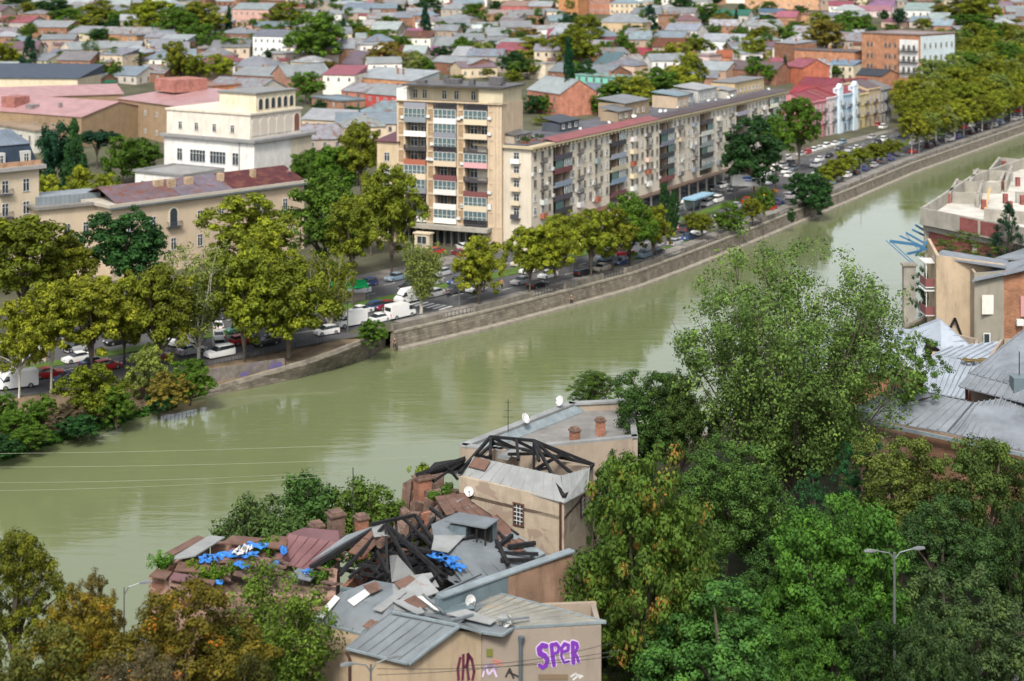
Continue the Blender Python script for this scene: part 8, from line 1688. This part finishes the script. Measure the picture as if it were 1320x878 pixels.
# blue steel brackets leaning out over the water, on a pale pier
r12 = thing('steel_framework', 'blue painted steel brackets reaching out over the river beside the concrete building', 'framework', P(1190, 345, 8))
M_bst = plain('blue_steel', (.06, .17, .3), .45)
def bb_(pts, w_=.3, Y=(235, 235)):
    for a, b in zip(pts[:-1], pts[1:]):
        mb = MB(); mb.beam(atY(a[0], a[1], a[2]), atY(b[0], b[1], b[2]), w_); mb.build('bracket', M_bst, r12, world=True)
bb_([(1148, 311, 236), (1178, 315, 238), (1196, 321, 239)], .45); bb_([(1170, 327, 236), (1184, 324, 238), (1196, 319, 239)], .35); bb_([(1196, 310, 239), (1180, 330, 239)], .3); bb_([(1160, 304, 240), (1190, 318, 241)], .25); bb_([(1168, 300, 243), (1196, 316, 244)], .3); bb_([(1176, 296, 246), (1196, 306, 247)], .3); bb_([(1180, 290, 249), (1196, 300, 250)], .3); bb_([(1186, 287, 252), (1198, 294, 253)], .3)
bb_([(1142, 310, 236), (1180, 344, 236)], .14); bb_([(1148, 311, 236), (1182, 342, 236)], .14); bb_([(1168, 302, 240), (1192, 333, 240)], .1)
t = thing('concrete_pier', 'pale narrow concrete pier rising from the water below the blue steel brackets', 'pier', (P(1176, 372, 3).x, P(1176, 372, 3).y, -3)); mb = MB(); q = atY(1173, 350, 234); mb.box(q.x - .9, q.x + .9, q.y, q.y + 1.2, -5, q.z + .8); mb.build('shaft', M_conc, t, world=True)
mb = MB(); mb.box(q.x - 1.1, q.x + 1.1, q.y - .2, q.y + 1.4, q.z + .8, q.z + 1.1); mb.build('head', M_cap, t, world=True)
# ================================================================ labels from landmarks
LMK = [(265, 175, 'the white arched building'), (35, 240, 'the mansard block'), (570, 200, 'the tall tower'), (760, 190, "the long block's left half"), (930, 150, "the long block's right half"), (733, 90, 'the slim cypress'),
       (1100, 145, 'the coloured row houses'), (1170, 65, 'the five-storey brick block'), (770, 106, 'the turquoise house'), (40, 105, 'the dark-blue-roofed hall'), (100, 150, 'the pink-roofed hall'), (348, 60, 'the white three-storey house'), (322, 25, 'the pink school'),
       (548, 35, 'the tall dark conifer'), (798, 36, 'the ochre classical house'), (622, 37, 'the blue-windowed white house'), (940, 24, 'the green-roofed house'), (1065, 45, 'the brownish big tree'), (408, 50, 'the big bright tree'), (1010, 5, 'the long tan brick building'), (1298, 48, 'the red brick house'),
       (200, 20, 'the large yellow-green tree'), (765, 5, 'the red brick tenement'), (250, 260, 'the long cream building'), (452, 415, 'the forked pale tree'), (280, 370, 'the tall thin-leaved plane'), (543, 370, 'the white-trunked plane'), (905, 245, 'the bus shelter'), (962, 240, 'the billboard'),
       (1047, 245, 'the dark riverside tree'), (972, 195, 'the large dark tree'), (845, 125, 'the green tree bank'), (1062, 75, 'the long brick firewall'), (1240, 20, 'the olive trees top right'), (330, 480, 'the graffiti ramp wall'), (120, 500, 'the wide olive bush'), (700, 400, "the river wall's middle"), (1250, 160, 'the upriver alley'), (1180, 15, 'the sea-green-roofed house'), (490, 75, 'the brownish dome-shaped tree'), (680, 400, "the river wall's middle")]
def dirw(dx, dy):
    h = 'left of' if dx < 0 else 'right of'; v = 'behind' if dy < 0 else 'in front of'
    if abs(dx) > 2.2 * abs(dy): return h
    if abs(dy) > 2.2 * abs(dx): return v
    return v + ' and ' + h
bpy.context.view_layer.update()
groups = {}
for o, desc in AUTO:
    if 'label' in o: continue
    w_ = o.matrix_world.translation; p = pix(w_); zz = 4 if o['category'] != 'car' else 1; p = pix((w_.x, w_.y, w_.z + zz))
    best = sorted(LMK, key=lambda l: (l[0] - p[0]) ** 2 + 1.6 * (l[1] - p[1]) ** 2)[0]
    dx, dy = p[0] - best[0], p[1] - best[1]
    key = '%s %s %s' % (desc, dirw(dx, dy), best[2]); groups.setdefault(key, []).append((dx * dx + dy * dy, o.name, o))
ORD = ['', 'second ', 'third ', 'fourth ', 'fifth ', 'sixth ', 'seventh ', 'eighth ', 'ninth ', 'tenth ', 'eleventh ', 'twelfth ', 'thirteenth ', 'fourteenth ', 'fifteenth ', 'sixteenth ', 'seventeenth ', 'eighteenth ', 'nineteenth ', 'twentieth ']
for key, L_ in groups.items():
    L_.sort(key=lambda e: e[:2])
    for i, (d, n, o) in enumerate(L_):
        lab = key if len(L_) == 1 else (ORD[i] + 'nearest ' if i else 'nearest ') + key
        if len(lab.split()) > 16: lab = lab.replace(' and left of', '-left of').replace(' and right of', '-right of').replace('in front of', 'before').replace('in front-', 'front-').replace(' standing', '')
        if len(lab.split()) > 16: lab = lab.replace(' the ', ' ', 3)
        if len(lab.split()) > 16: lab = lab.replace(' by parapet', '').replace(' by riverside pavement', '').replace(' in upriver alley', '').replace(' beside coloured row houses', '')
        o['label'] = lab
